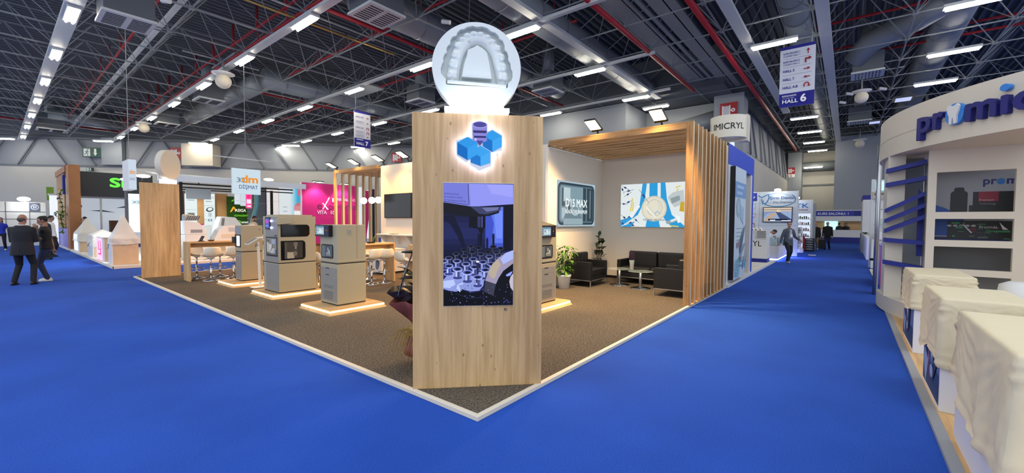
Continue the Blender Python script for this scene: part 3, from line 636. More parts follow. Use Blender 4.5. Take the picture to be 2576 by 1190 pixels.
for x, y, s_, b_ in cups:
    cc = lambda v: '#%02x%02x%02x' % tuple(int(min(255, c_*b_)) for c_ in v)
    for (dx, dy, rx, ry, c_) in ((0, 52, 32, 13, (150, 165, 235)), (0, 51, 27, 10, (60, 66, 130))):
        p.ell(*q(x+dx*s_, y+dy*s_), rx*s_*k, ry*s_*k, cc(c_), 18)
    P_([(x-17*s_,y+8*s_),(x+17*s_,y+8*s_),(x+15*s_,y+46*s_),(x-15*s_,y+46*s_)], cc((96, 108, 190))); P_([(x-12*s_,y+8*s_),(x-4*s_,y+8*s_),(x-4*s_,y+46*s_),(x-11*s_,y+46*s_)], cc((205, 215, 255))); P_([(x+4*s_,y+8*s_),(x+9*s_,y+8*s_),(x+8*s_,y+46*s_),(x+4*s_,y+46*s_)], cc((30, 34, 76)))
    p.ell(*q(x, y+2*s_), 29*s_*k, 15*s_*k, cc((175, 188, 250)), 20); p.ell(*q(x, y), 25*s_*k, 11*s_*k, cc((70, 80, 160)), 18); p.ell(*q(x+1, y+1*s_), 15*s_*k, 7*s_*k, cc((16, 18, 44)), 16)
P_([(516,712),(538,712),(536,812),(518,812)], '#23284e'); p.ell(*q(526, 712), 14*k, 9*k, '#dfe6ff', 14); P_([(512,860),(526,858),(524,890),(514,890)], '#1a1d3a')
P_([(350,930),(362,900),(400,885),(412,895),(385,905),(378,925),(388,945),(382,965)], '#b7c6fb')
arc = [(822,618),(760,640),(700,680),(650,730),(610,800),(590,860),(580,920),(575,1083),(822,1083)]
P_(arc, '#0b0c15'); P_([(822,618),(760,640),(700,680),(650,730),(612,800),(590,870),(678,900),(700,850),(740,790),(822,728)], '#9c93b0'); P_([(822,618),(760,640),(715,690),(740,735),(822,690)], '#a8b4f0'); P_([(590,872),(678,902),(664,960),(660,1000),(580,960)], '#3a3a4e'); P_([(612,800),(650,730),(690,690),(720,740),(690,790),(670,850),(640,850)], '#b3a694')
P_([(790,880),(800,840),(822,812),(822,960),(800,930)], '#c0b8c8'); P_([(760,825),(800,800),(818,795),(800,830),(770,838)], '#8fa0f4')
random.seed(3)
for _ in range(70):
    x = random.uniform(300, 815); y = random.uniform(900, 1075); p.ell(*q(x, y), random.uniform(1.5, 5)*k, random.uniform(1.5, 5)*k, random.choice(['#39407c', '#5a63b0', '#8a94e0']), 8)
p.line([q(350,975),q(460,1015),q(570,1010)], .004, '#2a2e58'); p.line([q(740,1060),q(770,1030),q(790,1060)], .006, '#4650a8')
p.build('picture', 'screen', t, s0+NP*.0065, UP, NP)
p = PO+UP*.872+V(0, 0, .775); t = thing('screen_sensor', 'tiny square sensor on the pillar below the screen', 'sensor', (0, 0, 0))
MB().plate([(-.011, -.009), (.011, -.009), (.011, .009), (-.011, .009)], p, UP, (0, 0, 1), NP, 0, .006).build('housing', 'black', t)
MB().plate([(-.002, -.004), (.007, -.004), (.007, .004), (-.002, .004)], p, UP, (0, 0, 1), NP, .006, .008).build('window', 'white', t)
# ---- emblem: three cubes and a burr, back-lit
t = thing('cube_emblem', 'backlit emblem of three blue cubes and a violet drill on the front pillar', 'emblem', (0, 0, 0))
LX, LZ, LK = PO+UP*.268, 2.622, .00132
def q(x, y): return ((x-310)*LK, -(y-700)*LK)
LO = LX+V(0, 0, LZ); outer = [(410,905),(500,878),(518,885),(518,785),(575,764),(628,785),(628,835),(665,822),(732,858),(730,965),(655,985),(655,1075),(573,1110),(508,1070),(508,1040),(482,1055),(415,1010)]
MB().plate([q(*a) for a in outer], LO, UP, (0, 0, 1), NP, .055, .070).build('backing', 'white_gloss', t, bevel=.002)
ctr = (571, 940); MB().plate([q(ctr[0]+(a[0]-ctr[0])*.96, ctr[1]+(a[1]-ctr[1])*.96) for a in outer], LO, UP, (0, 0, 1), NP, .030, .050).build('halo_light', 'led_violet', t)
p = Pic(.6, .6, '#e8e8ff'); p.v, p.f, p.c = [], [], []
OQ = LO; p.w = p.h = 1
def q2(x, y): a = q(x, y); return (a[0], a[1]+.5)
def cube(cx, cy, r, c1, c2, c3):
    h = r*.87; p.poly([q2(cx, cy-r), q2(cx+h, cy-r/2), q2(cx, cy), q2(cx-h, cy-r/2)], c1); p.poly([q2(cx-h, cy-r/2), q2(cx, cy), q2(cx, cy+r), q2(cx-h, cy+r/2)], c2); p.poly([q2(cx+h, cy-r/2), q2(cx, cy), q2(cx, cy+r), q2(cx+h, cy+r/2)], c3)
cube(662, 904, 76, '#2f9be8', '#1671c8', '#3fa6f2'); cube(580, 1016, 78, '#3aa2ee', '#1b78cf', '#46aaf4'); cube(490, 960, 80, '#2c97e6', '#0f6ac2', '#36a0ee')
for y0, y1 in ((800, 835), (852, 868), (885, 905)): p.poly([q2(526, y0), q2(624, y0), q2(624, y1), q2(600, y1+10), q2(550, y1+10), q2(526, y1)], '#8a86d8')
p.poly([q2(526,835),q2(624,835),q2(620,852),q2(530,852)], '#3a3474'); p.poly([q2(530,872),q2(620,872),q2(615,886),q2(535,886)], '#3a3474'); p.ell(*q2(575, 795), .064, .028, '#4e4a9c'); p.ring(*q2(575, 795), .064, .028, .006, '#b4b2f0')
p.poly([q2(550,905),q2(600,905),q2(575,940)], '#4e489a'); p.poly([q2(538,890),q2(552,890),q2(552,906),q2(538,903)], '#c8c6f6')
p.build('face', 'lightbox', t, LO+NP*.0705-V(0, 0, .5), UP, NP)
# ---- the disc with a tooth model
def tooth_disc(name, c, U, N, label, relief, cat='disc sign'):
    t = thing(name, label, cat, (0, 0, 0)); Rr = .412; Z = V(0, 0, 1); C0 = Vector(c)
    n = 72; circ = [(Rr*math.cos(2*PI*k/n), Rr*math.sin(2*PI*k/n)) for k in range(n)]
    if not relief:
        MB().plate(circ, C0, U, Z, N, -.15, 0).build('disc', 'cream', t, bevel=.006); return t
    K = .000774
    def q(x, y): return ((x-620)*K, -(y-570)*K)
    cav = [q(*a) for a in [(250,770),(252,720),(215,690),(192,650),(190,600),(205,545),(222,510),(218,470),(235,425),(262,405),(256,365),(275,325),(305,305),(303,265),(325,225),(375,205),(385,170),(420,135),(465,125),(500,100),(560,84),(620,92),(680,82),(745,97),(785,130),(840,145),(880,180),(893,212),(935,240),(955,290),(955,345),(985,365),(1003,410),(998,455),(1028,490),(1033,550),(1052,590),(1055,650),(1040,705),(1000,738),(990,800),(260,790)]]
    vs = [(a, b, 0) for a, b in circ]+[(a, b, 0) for a, b in cav]; m = MB()
    tr = tessellate_polygon([[V(a, b, 0) for a, b in circ], [V(a, b, 0) for a, b in cav[::-1]]])
    allp = circ+cav[::-1]; L3 = lambda a, b, d: tuple(C0+U*a+Z*b+N*d)
    m.add([L3(a, b, 0) for a, b in allp], [tuple(x) for x in tr])
    nc = len(cav); D = -.075
    m.add([L3(a, b, 0) for a, b in cav]+[L3(a, b, D) for a, b in cav], [(i, (i+1) % nc, nc+(i+1) % nc, nc+i) for i in range(nc)])
    m.add([L3(a, b, D) for a, b in cav], [tuple(x) for x in tessellate_polygon([[V(a, b, 0) for a, b in cav]])])
    m.add([L3(a, b, 0) for a, b in circ]+[L3(a, b, -.15) for a, b in circ], [(i, (i+1) % n, n+(i+1) % n, n+i) for i in range(n)]); m.add([L3(a, b, -.15) for a, b in circ], [tuple(range(n))])
    m.build('disc', 'plaster', t)
    isl = [q(*a) for a in [(440,690),(455,600),(472,520),(500,440),(512,365),(570,340),(625,305),(690,340),(740,385),(755,450),(775,540),(800,700)]]
    MB().plate(isl, C0, U, Z, N, D, -.004).build('palate', 'plaster', t, bevel=.004)
    MB().plate([q(265,775), q(975,800), q(978,765), q(268,738)], C0, U, Z, N, -.03, .012).build('heel_bar', 'plaster', t, bevel=.006, smooth=False)
    M = Matrix((U, Z, N)).transposed()
    ridge = [q(*a)+(0,) for a in [(335,700),(345,600),(365,500),(395,400),(430,320),(490,250),(560,215),(625,205),(700,215),(775,255),(830,320),(870,400),(895,500),(920,600),(935,700)]]
    m = MB()
    for i in range(60):
        f_ = i/59*14; a = int(min(f_, 13)); f_ -= a; x = ridge[a][0]*(1-f_)+ridge[a+1][0]*f_; y = ridge[a][1]*(1-f_)+ridge[a+1][1]*f_
        m.ell(C0+U*x+Z*y+N*(-.062), .062, .062, .045, 10, 6, M)
    random.seed(5)
    teeth = [(330,668,74),(343,530,66),(373,425,64),(393,310,50),(440,235,40),(505,185,44),(585,160,46),(665,162,46),(745,190,44),(815,240,40),(868,320,50),(903,430,64),(925,545,66),(935,665,74)]
    for i, (x, y, r) in enumerate(teeth):
        a, b = q(x, y); r *= K; c0 = C0+U*a+Z*b+N*(-.045)
        if r < .037: m.ell(c0, r*1.05, r*.62, .05, 14, 8, M)
        else:
            m.ell(c0, r, r*.92, .042, 16, 8, M)
            for k in range(4): m.ell(c0+U*(r*.5*math.cos(k*PI/2+.7))+Z*(r*.45*math.sin(k*PI/2+.7))+N*.022, r*.42, r*.42, .022, 10, 6, M)
    m.build('dental_arch', 'plaster', t, remesh=.006)
    for x, y in ((528, 250), (775, 262)): a, b = q(x, y); MB().ell(C0+U*a+Z*b+N*(-.018), .010, .014, .006, 10, 6, M).build('pin_mark', 'cream', t, smooth=True)
    return t
mat('plaster', '#dde3de', 0.65, bump=0.15, bscale=25)
NC = V(-R2, -R2, 0); UC = V(R2, -R2, 0)
dc = V(2.862, 2.728, 3.043)
tooth_disc('tooth_model_disc', dc+NP*.0, UP, NP, 'big white disc with a carved upper jaw of teeth, lit from below', True)
t = thing('lit_base_plate', 'glowing white base plate under the tooth disc on the pillar top', 'lamp', (0, 0, 0))
b0 = dc+UP*-.295; b0.z = 2.612
MB().plate([(0, 0), (.59, 0), (.59, .038), (0, .038)], b0, UP, (0, 0, 1), NP, -.16, .10).build('plate', 'bright_plate', t) if mat('bright_plate', '#ffffff', 0.5, emit=(0.9, 0.96, 1.0), es=1.2) else None
MB().plate([(.05, .038), (.54, .038), (.54, .050), (.05, .050)], b0, UP, (0, 0, 1), NP, .055, .085).build('light_bar', 'led_cool', t)
# ---- matching pillar at the far left corner with a blank disc seen from behind
tri_pillar('advertising_pillar', (2.46, 14.60), (3.31, 14.60), (3.31, 15.25), 2.585, 'oak pillar at the left end of the booth carrying a blank round disc')
# it is a right-angled pillar whose broad face looks away towards the left aisle
c2 = V(3.17, 14.98, 3.14); U2 = V(R2, R2, 0); N2 = V(R2, -R2, 0)
tooth_disc('blank_disc', c2+N2*.06, U2, N2, 'plain cream disc on the left pillar, its back turned to the viewer', False)
t = thing('lit_base_plate', 'glowing base plate under the plain cream disc', 'lamp', (0, 0, 0)); b0 = c2-U2*.2; b0.z = 2.585
MB().plate([(0, 0), (.40, 0), (.40, .14), (0, .14)], b0, U2, (0, 0, 1), N2, -.12, .08).build('plate', 'bright_plate', t)
# =================================================================== BACK BLOCK OF THE BOOTH
ZW = 3.43
XF = 8.185
mat('booth_wall', '#d6cfc0', 0.7, bump=0.04, bscale=20)
t = thing('booth_wall', 'white wall block in the middle of the booth carrying the television', 'wall panel', (0, 0, 0))
B(XF+.06, XF+.14, 5.56, 12.3, PZ, ZW).build('front_panel', 'booth_wall', t)
B(XF+.14, 10.95, 12.2, 12.3, PZ, ZW).build('side_panel', 'booth_wall', t)
tag(B(XF-.02, 10.95, 5.49, 5.56, PZ, 3.33).build('lounge_side_wall', 'booth_wall'), 'pale lounge wall behind the armchair with slatted shadows', 'wall panel')
tag(B(10.95, 11.03, 2.40, 12.3, PZ, 3.40).build('lounge_back_wall', 'booth_wall'), 'pale lounge wall behind the sofa', 'wall panel')
tag(B(10.9, 10.95, 2.38, 5.49, PZ, .10).build('wall_skirting', 'black'), 'dark skirting along the lounge back wall', 'skirting')
# ---- pergolas: a slatted roof and a slatted side
def edge_faces(o, d):                 # pale edge banding on one side of a board
    o.data.materials.append(MATS['edge_band'])
    for p_ in o.data.polygons:
        if p_.normal.dot(Vector(d)) > .9: p_.material_index = 1
def pergola(label, ys, side, y0, y1):
    t = thing('slatted_pergola', label, 'pergola', (0, 0, 0))
    zt = 3.49
    for i in range(10):                                  # roof slats along Y
        x = XF+.03+i*.296; _o = B(x-.03, x+.03, y0+.12, y1, zt-.125, zt).build('roof_slat', 'slat_y', t); edge_faces(_o, (0, 0, -1))
    B(XF, 10.95, (y1 if side < 0 else y0)-.03, (y1 if side < 0 else y0)+.03, zt-.125, zt-.126+.02).build('roof_batten', 'oak_x', t)
    ysd = y0 if side < 0 else y1
    for i in range(10):                                  # side slats, upright
        x = XF+.03+i*.296; yy = (ysd, ysd+.13) if side < 0 else (ysd-.13, ysd)
        _o = B(x-.035, x+.035, yy[0], yy[1], PZ, zt).build('side_slat', 'slat_z', t); edge_faces(_o, (0, -1, 0))
    yy = (ysd, ysd+.13) if side < 0 else (ysd-.13, ysd)
    B(XF+.06, 10.95, yy[0], yy[1], PZ, PZ+.012).build('floor_rail', 'oak_x', t)
    return t
pergola('oak slatted pergola over the black sofas on the right', None, -1, 2.275, 5.49)
pergola('oak slatted pergola at the left end of the booth with globe lamps', None, 1, 12.3, 15.27)
tag(B(10.95, 11.25, 2.36, 2.42, PZ, 3.38).build('end_panel', 'panel_grey'), 'narrow grey panel at the end of the slatted wall', 'wall panel')
# ---- lightbox posters and television
t = thing('lightbox_poster', 'lit wall poster of a milling chamber with D15 MAX lettering', 'poster', (0, 0, 0)); yb = 5.49
B(8.44, 10.36, yb-.07, yb, 1.485, 2.605).build('frame', 'white', t, bevel=.01)
p = Pic(1.92, 1.12, '#a8bcc8', 0.0005)
p.rrect(.04, .04, 1.88, 1.08, .16, '#2c3c46'); p.rrect(.09, .09, 1.83, 1.03, .13, '#54707e'); p.rrect(.15, .13, 1.62, 1.0, .08, '#7f99a4')
p.rect(.22, .13, .62, .95, '#4a5a62'); p.rect(.30, .62, .62, .96, '#b9ccd2'); p.rect(.36, .50, .56, .66, '#8b9ca4'); p.rect(.44, .40, .50, .52, '#c8dae0')
p.rect(.20, .13, .46, .50, '#8295a0'); p.rect(.22, .20, .40, .46, '#aebfc7'); p.rect(.30, .05, 1.25, .20, '#93aab3'); p.poly([(.3, .2), (1.2, .2), (1.1, .34), (.4, .34)], '#6c828d')
p.rect(1.25, .13, 1.80, 1.0, '#33424b'); p.rect(1.40, .13, 1.46, 1.0, '#5e7783'); p.rect(1.62, .2, 1.65, .95, '#92aab6'); p.ell(.86, .40, .20, .13, '#a9bdc4'); p.ell(.86, .42, .15, .09, '#7b8f98')
p.text('D15 MAX', .38, .50, .27, '#e9f2f4', 0.035, width=1.08); p.text('REACH THE MAXIMUM', .38, .33, .13, '#e9f2f4', 0.03, width=1.08)
p.build('picture', 'lightbox', t, (8.44, yb-.0715, 1.485), (1, 0, 0), (0, -1, 0))
t = thing('lightbox_poster', 'lit wall poster of dental tools around a pale disc on blue bands', 'poster', (0, 0, 0))
YP0, YP1 = 2.75, 4.90; W = YP1-YP0; H_ = 1.15
B(10.88, 10.95, YP0, YP1, 1.475, 2.625).build('frame', 'white', t, bevel=.01)
p = Pic(W, H_, '#dfe6e8', 0.0002); kk = 1.68/375.0
def q(x, y): return ((x-490)*kk, H_-(y-382)*kk*1.04)
def P_(pts, c): p.poly([q(*a) for a in pts], c)
BL = '#2b9bd8'
P_([(626,378),(652,378),(640,480),(600,560),(490,645),(490,590),(560,570),(610,500)], BL); P_([(668,378),(716,378),(716,460),(668,460)], BL); P_([(733,378),(760,378),(770,470),(800,560),(870,620),(870,640),(800,640),(740,560),(735,470)], BL); P_([(655,590),(725,590),(735,645),(648,645)], BL)
P_([(490,640),(580,600),(560,645),(490,645)], BL)
p.ell(*q(696, 525), .335, .335, '#cfc9b4', 36); p.ell(*q(696, 525), .30, .30, '#e0dcca', 36); p.ring(*q(700, 520), .20, .21, .018, '#c2bda8', 24, 200, 520); p.ring(*q(700, 515), .13, .15, .014, '#b9c4c8', 24, 180, 420)
p.line([q(650,515), q(705,572)], .04, '#f0eddc'); p.line([q(700,560), q(715,540), q(735,552)], .02, '#7fb2d6')
p.text('malzeme, we commit', *q(632, 592), .10, '#3c5a78', 0.0, width=.62, rot=-.02)
random.seed(11)
def tool(x, y, a, l, c='#2f4a78'):
    ca, sa = math.cos(a), math.sin(a); p.line([q(x-l*ca, y-l*sa), q(x+l*ca, y+l*sa)], .012, '#7d8694'); p.line([q(x-l*.25*ca, y-l*.25*sa), q(x+l*.25*ca, y+l*.25*sa)], .045, c)
for x, y, a, l in ((500,410,1.2,30),(518,400,.5,28),(540,420,-.2,32),(535,440,-.5,28),(510,495,.1,26),(540,485,-.4,30),(635,452,.9,48),(515,575,.6,30),(548,570,-.5,34),(570,560,.2,22),(505,610,1.0,26),(590,590,.7,24),(555,605,-.2,28),(570,620,.4,30)): tool(x, y, a, l)
for x, y, a, l in ((560,500,1.75,38),(568,520,1.7,34),(820,445,2.0,30),(805,460,1.9,26),(832,408,-.3,14),(815,622,.1,24),(790,637,.3,20)): 
    ca, sa = math.cos(a), math.sin(a); p.line([q(x-l*ca, y-l*sa), q(x+l*ca, y+l*sa)], .03, '#d9c84e')
P_([(775,465),(800,440),(862,425),(868,500),(815,520),(790,490)], '#bcc6c8'); P_([(790,470),(840,455),(845,480),(800,500)], '#8d9a9e'); P_([(848,490),(868,490),(868,545),(842,540)], '#c9a62c')
P_([(545,565),(600,500),(615,510),(565,580)], '#e9edee'); P_([(765,600),(835,572),(845,590),(775,612)], '#9aa6ac'); P_([(790,590),(830,575),(835,585),(800,600)], '#dfe6e8'); P_([(820,560),(845,570),(850,600),(835,605)], '#eef2f3')
p.build('picture', 'lightbox', t, (10.8785, YP1, 1.475), (0, -1, 0), (-1, 0, 0))
t = thing('television', 'switched-off black television on the lit white booth wall', 'television', (0, 0, 0))
B(XF, XF+.05, 10.60, 12.03, 1.69, 2.475).build('housing', 'black', t, bevel=.006)
B(XF-.004, XF, 10.625, 12.005, 1.715, 2.45).build('screen', 'dark_glass', t); B(XF+.05, XF+.06, 11.1, 11.5, 1.9, 2.2).build('wall_bracket', 'steel', t)
t = thing('wall_shelf', 'white shelf with triangular brackets below the television', 'shelf', (0, 0, 0))
B(XF-.30, XF+.06, 8.6, 12.05, 1.14, 1.17).build('board', 'white', t)
for y in (9.2, 10.55, 11.25, 11.95):
    m = MB(); m.add([(XF+.06, y, 1.14), (XF-.26, y, 1.14), (XF+.06, y, .80), (XF+.06, y+.03, 1.14), (XF-.26, y+.03, 1.14), (XF+.06, y+.03, .80)], [(0, 1, 2), (5, 4, 3), (0, 3, 4, 1), (1, 4, 5, 2), (2, 5, 3, 0)]); m.build('bracket', 'white', t)
tag(B(XF-.22, XF-.04, 11.2, 11.45, 1.17, 1.19).build('remote_tray', 'machine_dark'), 'small flat grey item on the wall shelf', 'tray')
t = thing('low_cabinet', 'low white cabinet against the booth wall under the shelf', 'cabinet', (0, 0, 0))
B(7.05, XF+.06, 10.52, 11.2, PZ+.05, .76).build('body', 'white_wall', t, bevel=.004); B(7.08, XF+.05, 10.55, 11.18, PZ, PZ+.05).build('plinth', 'black', t)
t = thing('lit_emblem', 'violet lit emblem edge high on the middle booth wall', 'emblem', (0, 0, 0))
B(XF+.02, XF+.06, 9.9, 10.50, 2.80, 3.22).build('backing', 'white_gloss', t); B(XF+.045, XF+.055, 9.95, 10.56, 2.77, 3.25).build('halo_light', 'led_violet', t); B(XF+.012, XF+.02, 9.95, 10.47, 2.83, 3.19).build('face', 'blue_paint', t)
# ---- globe lamps
for i, (px, py) in enumerate(((915, 505), (935.5, 504), (952, 503))):
    a = fx(px, py, 9.0); t = thing('globe_pendant', ['white globe lamp farthest from the television', 'middle white globe lamp of three', 'white globe lamp beside the television wall'][i], 'pendant lamp', a, 0, 'globe lamps under the left pergola')
    MB().ell((0, 0, 0), .125, .125, .125, 24, 14).build('globe', 'globe', t, smooth=True); MB().tube([(0, 0, .12), (0, 0, 3.40-a.z)], .006, 6).build('cord', 'black', t); MB().tube([(0, 0, .11), (0, 0, .16)], .03, 10).build('socket', 'black', t)
# ---- warm floodlights on the front edge
g = 'floodlights clamped on the booth front edge'
def flood(x, y, z, lb, aim, e=90, gr=g, m_='flood_warm', colr=(1, .45, .10), ang=128):
    t = thing('floodlight', lb, 'floodlight', (x, y, z), 0, gr)
    MT = Matrix.Translation((.04, 0, .08)) @ Matrix.Rotation(math.radians(24), 4, 'Y') @ Matrix.Translation((-.04, 0, -.08))
    B(-.36, .04, -.13, .13, .06, .10).xf(MT).build('housing', 'black', t, bevel=.006); B(-.34, -.04, -.115, .115, .052, .0605).xf(MT).build('lens', m_, t)
    MB().bar((.03, 0, .08), (.10, 0, -.03), .03, .03).build('arm', 'black', t)
    if e: lamp('floodlight_beam', 'SPOT', (-.34, 0, .12), aim, e, colr, 0.08, ang, 0.7, t)
    return t
for px, py, lb, e in ((834, 428, 'warm floodlight at the far left corner of the left pergola', 200), (890, 418, 'second warm floodlight on the left pergola beam', 200), (950, 407, 'warm floodlight above the left edge of the television wall', 165), (1012, 399, 'warm floodlight nearest the oak pillar, left of it', 190)):
    a = fx(px, py, XF-.16); flood(XF+.0, a.y, 3.49, lb, (-1.2, .5, -2.0), e*1.25)
for px, py, lb in ((1492, 336, 'warm floodlight on the lounge pergola beam, nearer the oak pillar'), (1655, 312, 'warm floodlight on the lounge pergola beam, nearer the corner post')):
    a = fx(px, py, XF-.16); flood(XF+.0, a.y, 3.49, lb, (-.7, .3, -2.0), 330, colr=(1, .64, .30))
flood(XF, 7.6, 3.49, 'warm floodlight on the booth front hidden behind the oak pillar', (-1.2, 0, -2.0), 300)

# =================================================================== MACHINES ON LIT PLINTHS
def plinth(x0, x1, y0, y1, lb):
    t = thing('lit_plinth', lb, 'plinth', (0, 0, PZ), 0, 'lit display plinths')
    def fr(m, a, b, z0, z1):
        m.add([(x0+a,y0+a,z0),(x1-a,y0+a,z0),(x1-a,y1-a,z0),(x0+a,y1-a,z0),(x0+b,y0+b,z1),(x1-b,y0+b,z1),(x1-b,y1-b,z1),(x0+b,y1-b,z1)],
            [(0,3,2,1),(4,5,6,7),(0,1,5,4),(1,2,6,5),(2,3,7,6),(3,0,4,7)]); return m
    fr(MB(), 0, .035, 0, .045).build('skirt', 'oak_x', t); fr(MB(), .030, .030, .045, .066).build('light_strip', 'led_warm', t); fr(MB(), .038, .042, .062, .085).build('top_board', 'oak_x', t)
    return t
plinth(3.42, 4.52, 6.58, 7.66, 'warm lit plinth under the cabinet nearest the front pillar, left side')
plinth(3.42, 4.52, 8.79, 9.92, 'warm lit plinth under the widest milling cabinet')
plinth(3.43, 4.55, 11.0, 12.08, 'warm lit plinth under the farthest left cabinet')
plinth(5.80, 6.90, 4.05, 5.10, 'warm lit plinth right of the front pillar')
ZC = PZ+.085
mat('cab', '#a89e82', 0.4); mat('cab_front', '#8c8982', 0.42); mat('seam', '#2b2a28', 0.6)
def rr(x0, y0, x1, y1, r, k=5, sides='rl'):
    P = []
    for cx, cy, a0, on in ((x1-r,y1-r,0,'r' in sides),(x0+r,y1-r,90,'l' in sides),(x0+r,y0+r,180,'l' in sides),(x1-r,y0+r,270,'r' in sides)):
        if not on:
            P.append((x0 if cx < (x0+x1)/2 else x1, y0 if cy < (y0+y1)/2 else y1)); continue
        for i in range(k+1): a = math.radians(a0+90*i/k); P.append((cx+r*math.cos(a), cy+r*math.sin(a)))
    return P
FRONT = dict(u=(0, -1, 0), v=(0, 0, 1), n=(-1, 0, 0))
def fplate(m, y0, y1, z0, z1, d0, d1, r=0.0):     # on the machine front, y0 (viewer's left) > y1
    P = rr(0, 0, y0-y1, z1-z0, r) if r else [(0, 0), (y0-y1, 0), (y0-y1, z1-z0), (0, z1-z0)]
    return m.plate(P, (0, y0, z0), FRONT['u'], FRONT['v'], FRONT['n'], d0, d1)
def cabinet_small(loc, rz, lb, gg='small grey milling cabinets'):
    t = thing('milling_cabinet', lb, 'machine', loc, rz, gg)
    B(0, .552, -.295, .295, .02, .725).build('base_cabinet', 'cab', t, bevel=.008)
    B(0, .552, -.295, .295, .745, 1.413).build('upper_housing', 'cab', t, bevel=.008)
    B(.01, .545, -.285, .285, .0, .03).build('foot', 'seam', t); B(.008, .545, -.287, .287, .72, .75).build('shadow_joint', 'seam', t)
    B(-.006, .56, -.30, .30, .755, .79).build('belt', 'cab', t, bevel=.004)
    fplate(MB(), .27, -.27, .55, .655, 0, .004).build('drawer', 'cab_front', t)
    fplate(MB(), .10, -.02, .635, .65, .004, .006).build('drawer_handle', 'seam', t)
    d = fplate(MB(), .27, -.27, .06, .54, 0, .004).build('door', 'cab_front', t)
    fplate(MB(), .10, -.02, .518, .532, .004, .006).build('door_handle', 'seam', d)
    m = MB()
    for z in [.095+.022*i for i in range(7)]+[.30, .33]: fplate(m, .17, -.15, z, z+.004, .004, .006)
    m.build('vent', 'seam', d)
    w_ = fplate(MB(), .245, -.165, .82, 1.065, 0, .008, .04).build('window_frame', 'black', t)
    p = Pic(.36, .20, '#525a5c', .0006); p.rect(.0, 0, .12, .2, '#667172'); p.rect(.12, 0, .28, .2, '#454b4c'); p.ell(.22, .14, .03, .03, '#8d9694'); p.rect(.205, .07, .225, .13, '#9aa3a0'); p.rrect(.16, .02, .30, .08, .01, '#9fa49c'); p.rect(.18, .03, .28, .05, '#6a6f68'); p.ell(.27, .10, .025, .03, '#b7bcb6')
    p.build('window_pane', 'print', w_, (-.0085, .22, .843), (0, -1, 0), (-1, 0, 0))
    mo = MB(); fplate(mo, .33, -.15, 1.205, 1.41, .0, .075, .01); mo = mo.build('monitor', 'black', t)
    p = Pic(.30, .17, '#9fb6c2', .0006); p.rect(0, .14, .3, .17, '#5b7f98'); p.rect(0, 0, .3, .02, '#39454c')
    for i in range(3): p.rect(.02, .04+i*.035, .06, .06+i*.035, '#3a5f80')
    p.rect(.09, .04, .13, .11, '#d8e4ea'); p.rect(.16, .04, .19, .12, '#eef4f6'); p.rect(.21, .04, .27, .10, '#c6d5dc'); p.ell(.11, .09, .015, .02, '#5d7482')
    p.build('picture', 'screen', mo, (-.0756, .31, 1.222), (0, -1, 0), (-1, 0, 0))
    for z, c_ in ((1.36, '#2b35ff'), (1.315, '#e0803a'), (1.27, '#2b35ff')):
        p = Pic(.03, .03, '#0a0a18', .0004); p.ring(.015, .015, .011, .011, .005, c_, 12); p.build('button', 'bright', mo, (-.0756, -.06, z-.015), (0, -1, 0), (-1, 0, 0))
    B(.19, .28, -.301, -.295, 1.23, 1.34).build('inlet_frame', 'cab', t, bevel=.002); B(.205, .265, -.303, -.3005, 1.25, 1.32).build('inlet_door', 'cab_front', t)
    B(.371, .374, -.2965, -.294, .80, 1.40).build('side_seam', 'seam', t)
    return t
cabinet_small((3.727, 7.16, ZC), 0, 'narrow grey milling cabinet nearest the oak pillar, on its left')
c4 = cabinet_small((6.36, 4.272, ZC), PI/2, 'grey milling cabinet half hidden by the pillar, right of it')
m = MB(); m.prism([(-.02, -.30), (-.02, .30), (.55, .30), (.55, -.30)], 1.413, 1.42)
m.add([(0, -.29, 1.42), (.5, -.29, 1.42), (.5, .29, 1.42), (0, .29, 1.42), (.25, .0, 1.52), (.3, .29, 1.53)], [(0, 1, 4), (1, 2, 5, 4), (2, 3, 5), (3, 0, 4, 5)]); m.build('top_cover', 'black', c4)
# wide cabinet
t = thing('milling_cabinet', 'widest grey milling cabinet with two black side windows', 'machine', (3.612, 9.305, ZC), 0)
B(0, .755, -.38, .38, .02, .60).build('base_cabinet', 'cab', t, bevel=.006); B(0, .755, -.38, .38, .62, 1.565).build('upper_housing', 'cab', t, bevel=.006)
B(.01, .745, -.37, .37, 0, .03).build('foot', 'seam', t); B(.006, .75, -.374, .374, .595, .625).build('shadow_joint', 'seam', t)
B(.05, .72, -.30, .34, 1.565, 1.60).build('top_hatch', 'cab', t, bevel=.004)
d = fplate(MB(), .24, -.355, .03, .59, 0, .005).build('door', 'cab_front', t)
d2 = fplate(MB(), .24, -.37, .64, 1.55, 0, .006).build('front_panel', 'cab_front', t)
fplate(MB(), .20, -.33, .745, 1.14, .006, .012).build('window_frame', 'black', d2)
p = Pic(.48, .34, '#8a8478', .0006); p.rect(0, 0, .48, .10, '#6a6458'); p.rect(.02, .05, .10, .26, '#d9cfb6'); p.ell(.08, .28, .04, .03, '#5c564c'); p.rect(.12, .04, .20, .22, '#e4dcc6'); p.rect(.20, .03, .40, .14, '#c9c2b0'); p.rect(.25, .22, .44, .32, '#a6acb4'); p.line([(.14, .05), (.30, .15)], .012, '#3c3830'); p.ell(.38, .06, .05, .03, '#9fb0c4'); p.rect(.22, .14, .26, .22, '#f2ecdc')
p.build('window_pane', 'print', d2, (-.0125, .175, .775), (0, -1, 0), (-1, 0, 0))
B(-.03, -.006, -.30, -.24, 1.165, 1.18).build('door_handle', 'black', d2)
m1_ = fplate(MB(), .20, -.02, 1.30, 1.545, .006, .03, .015).build('monitor', 'seam', d2)
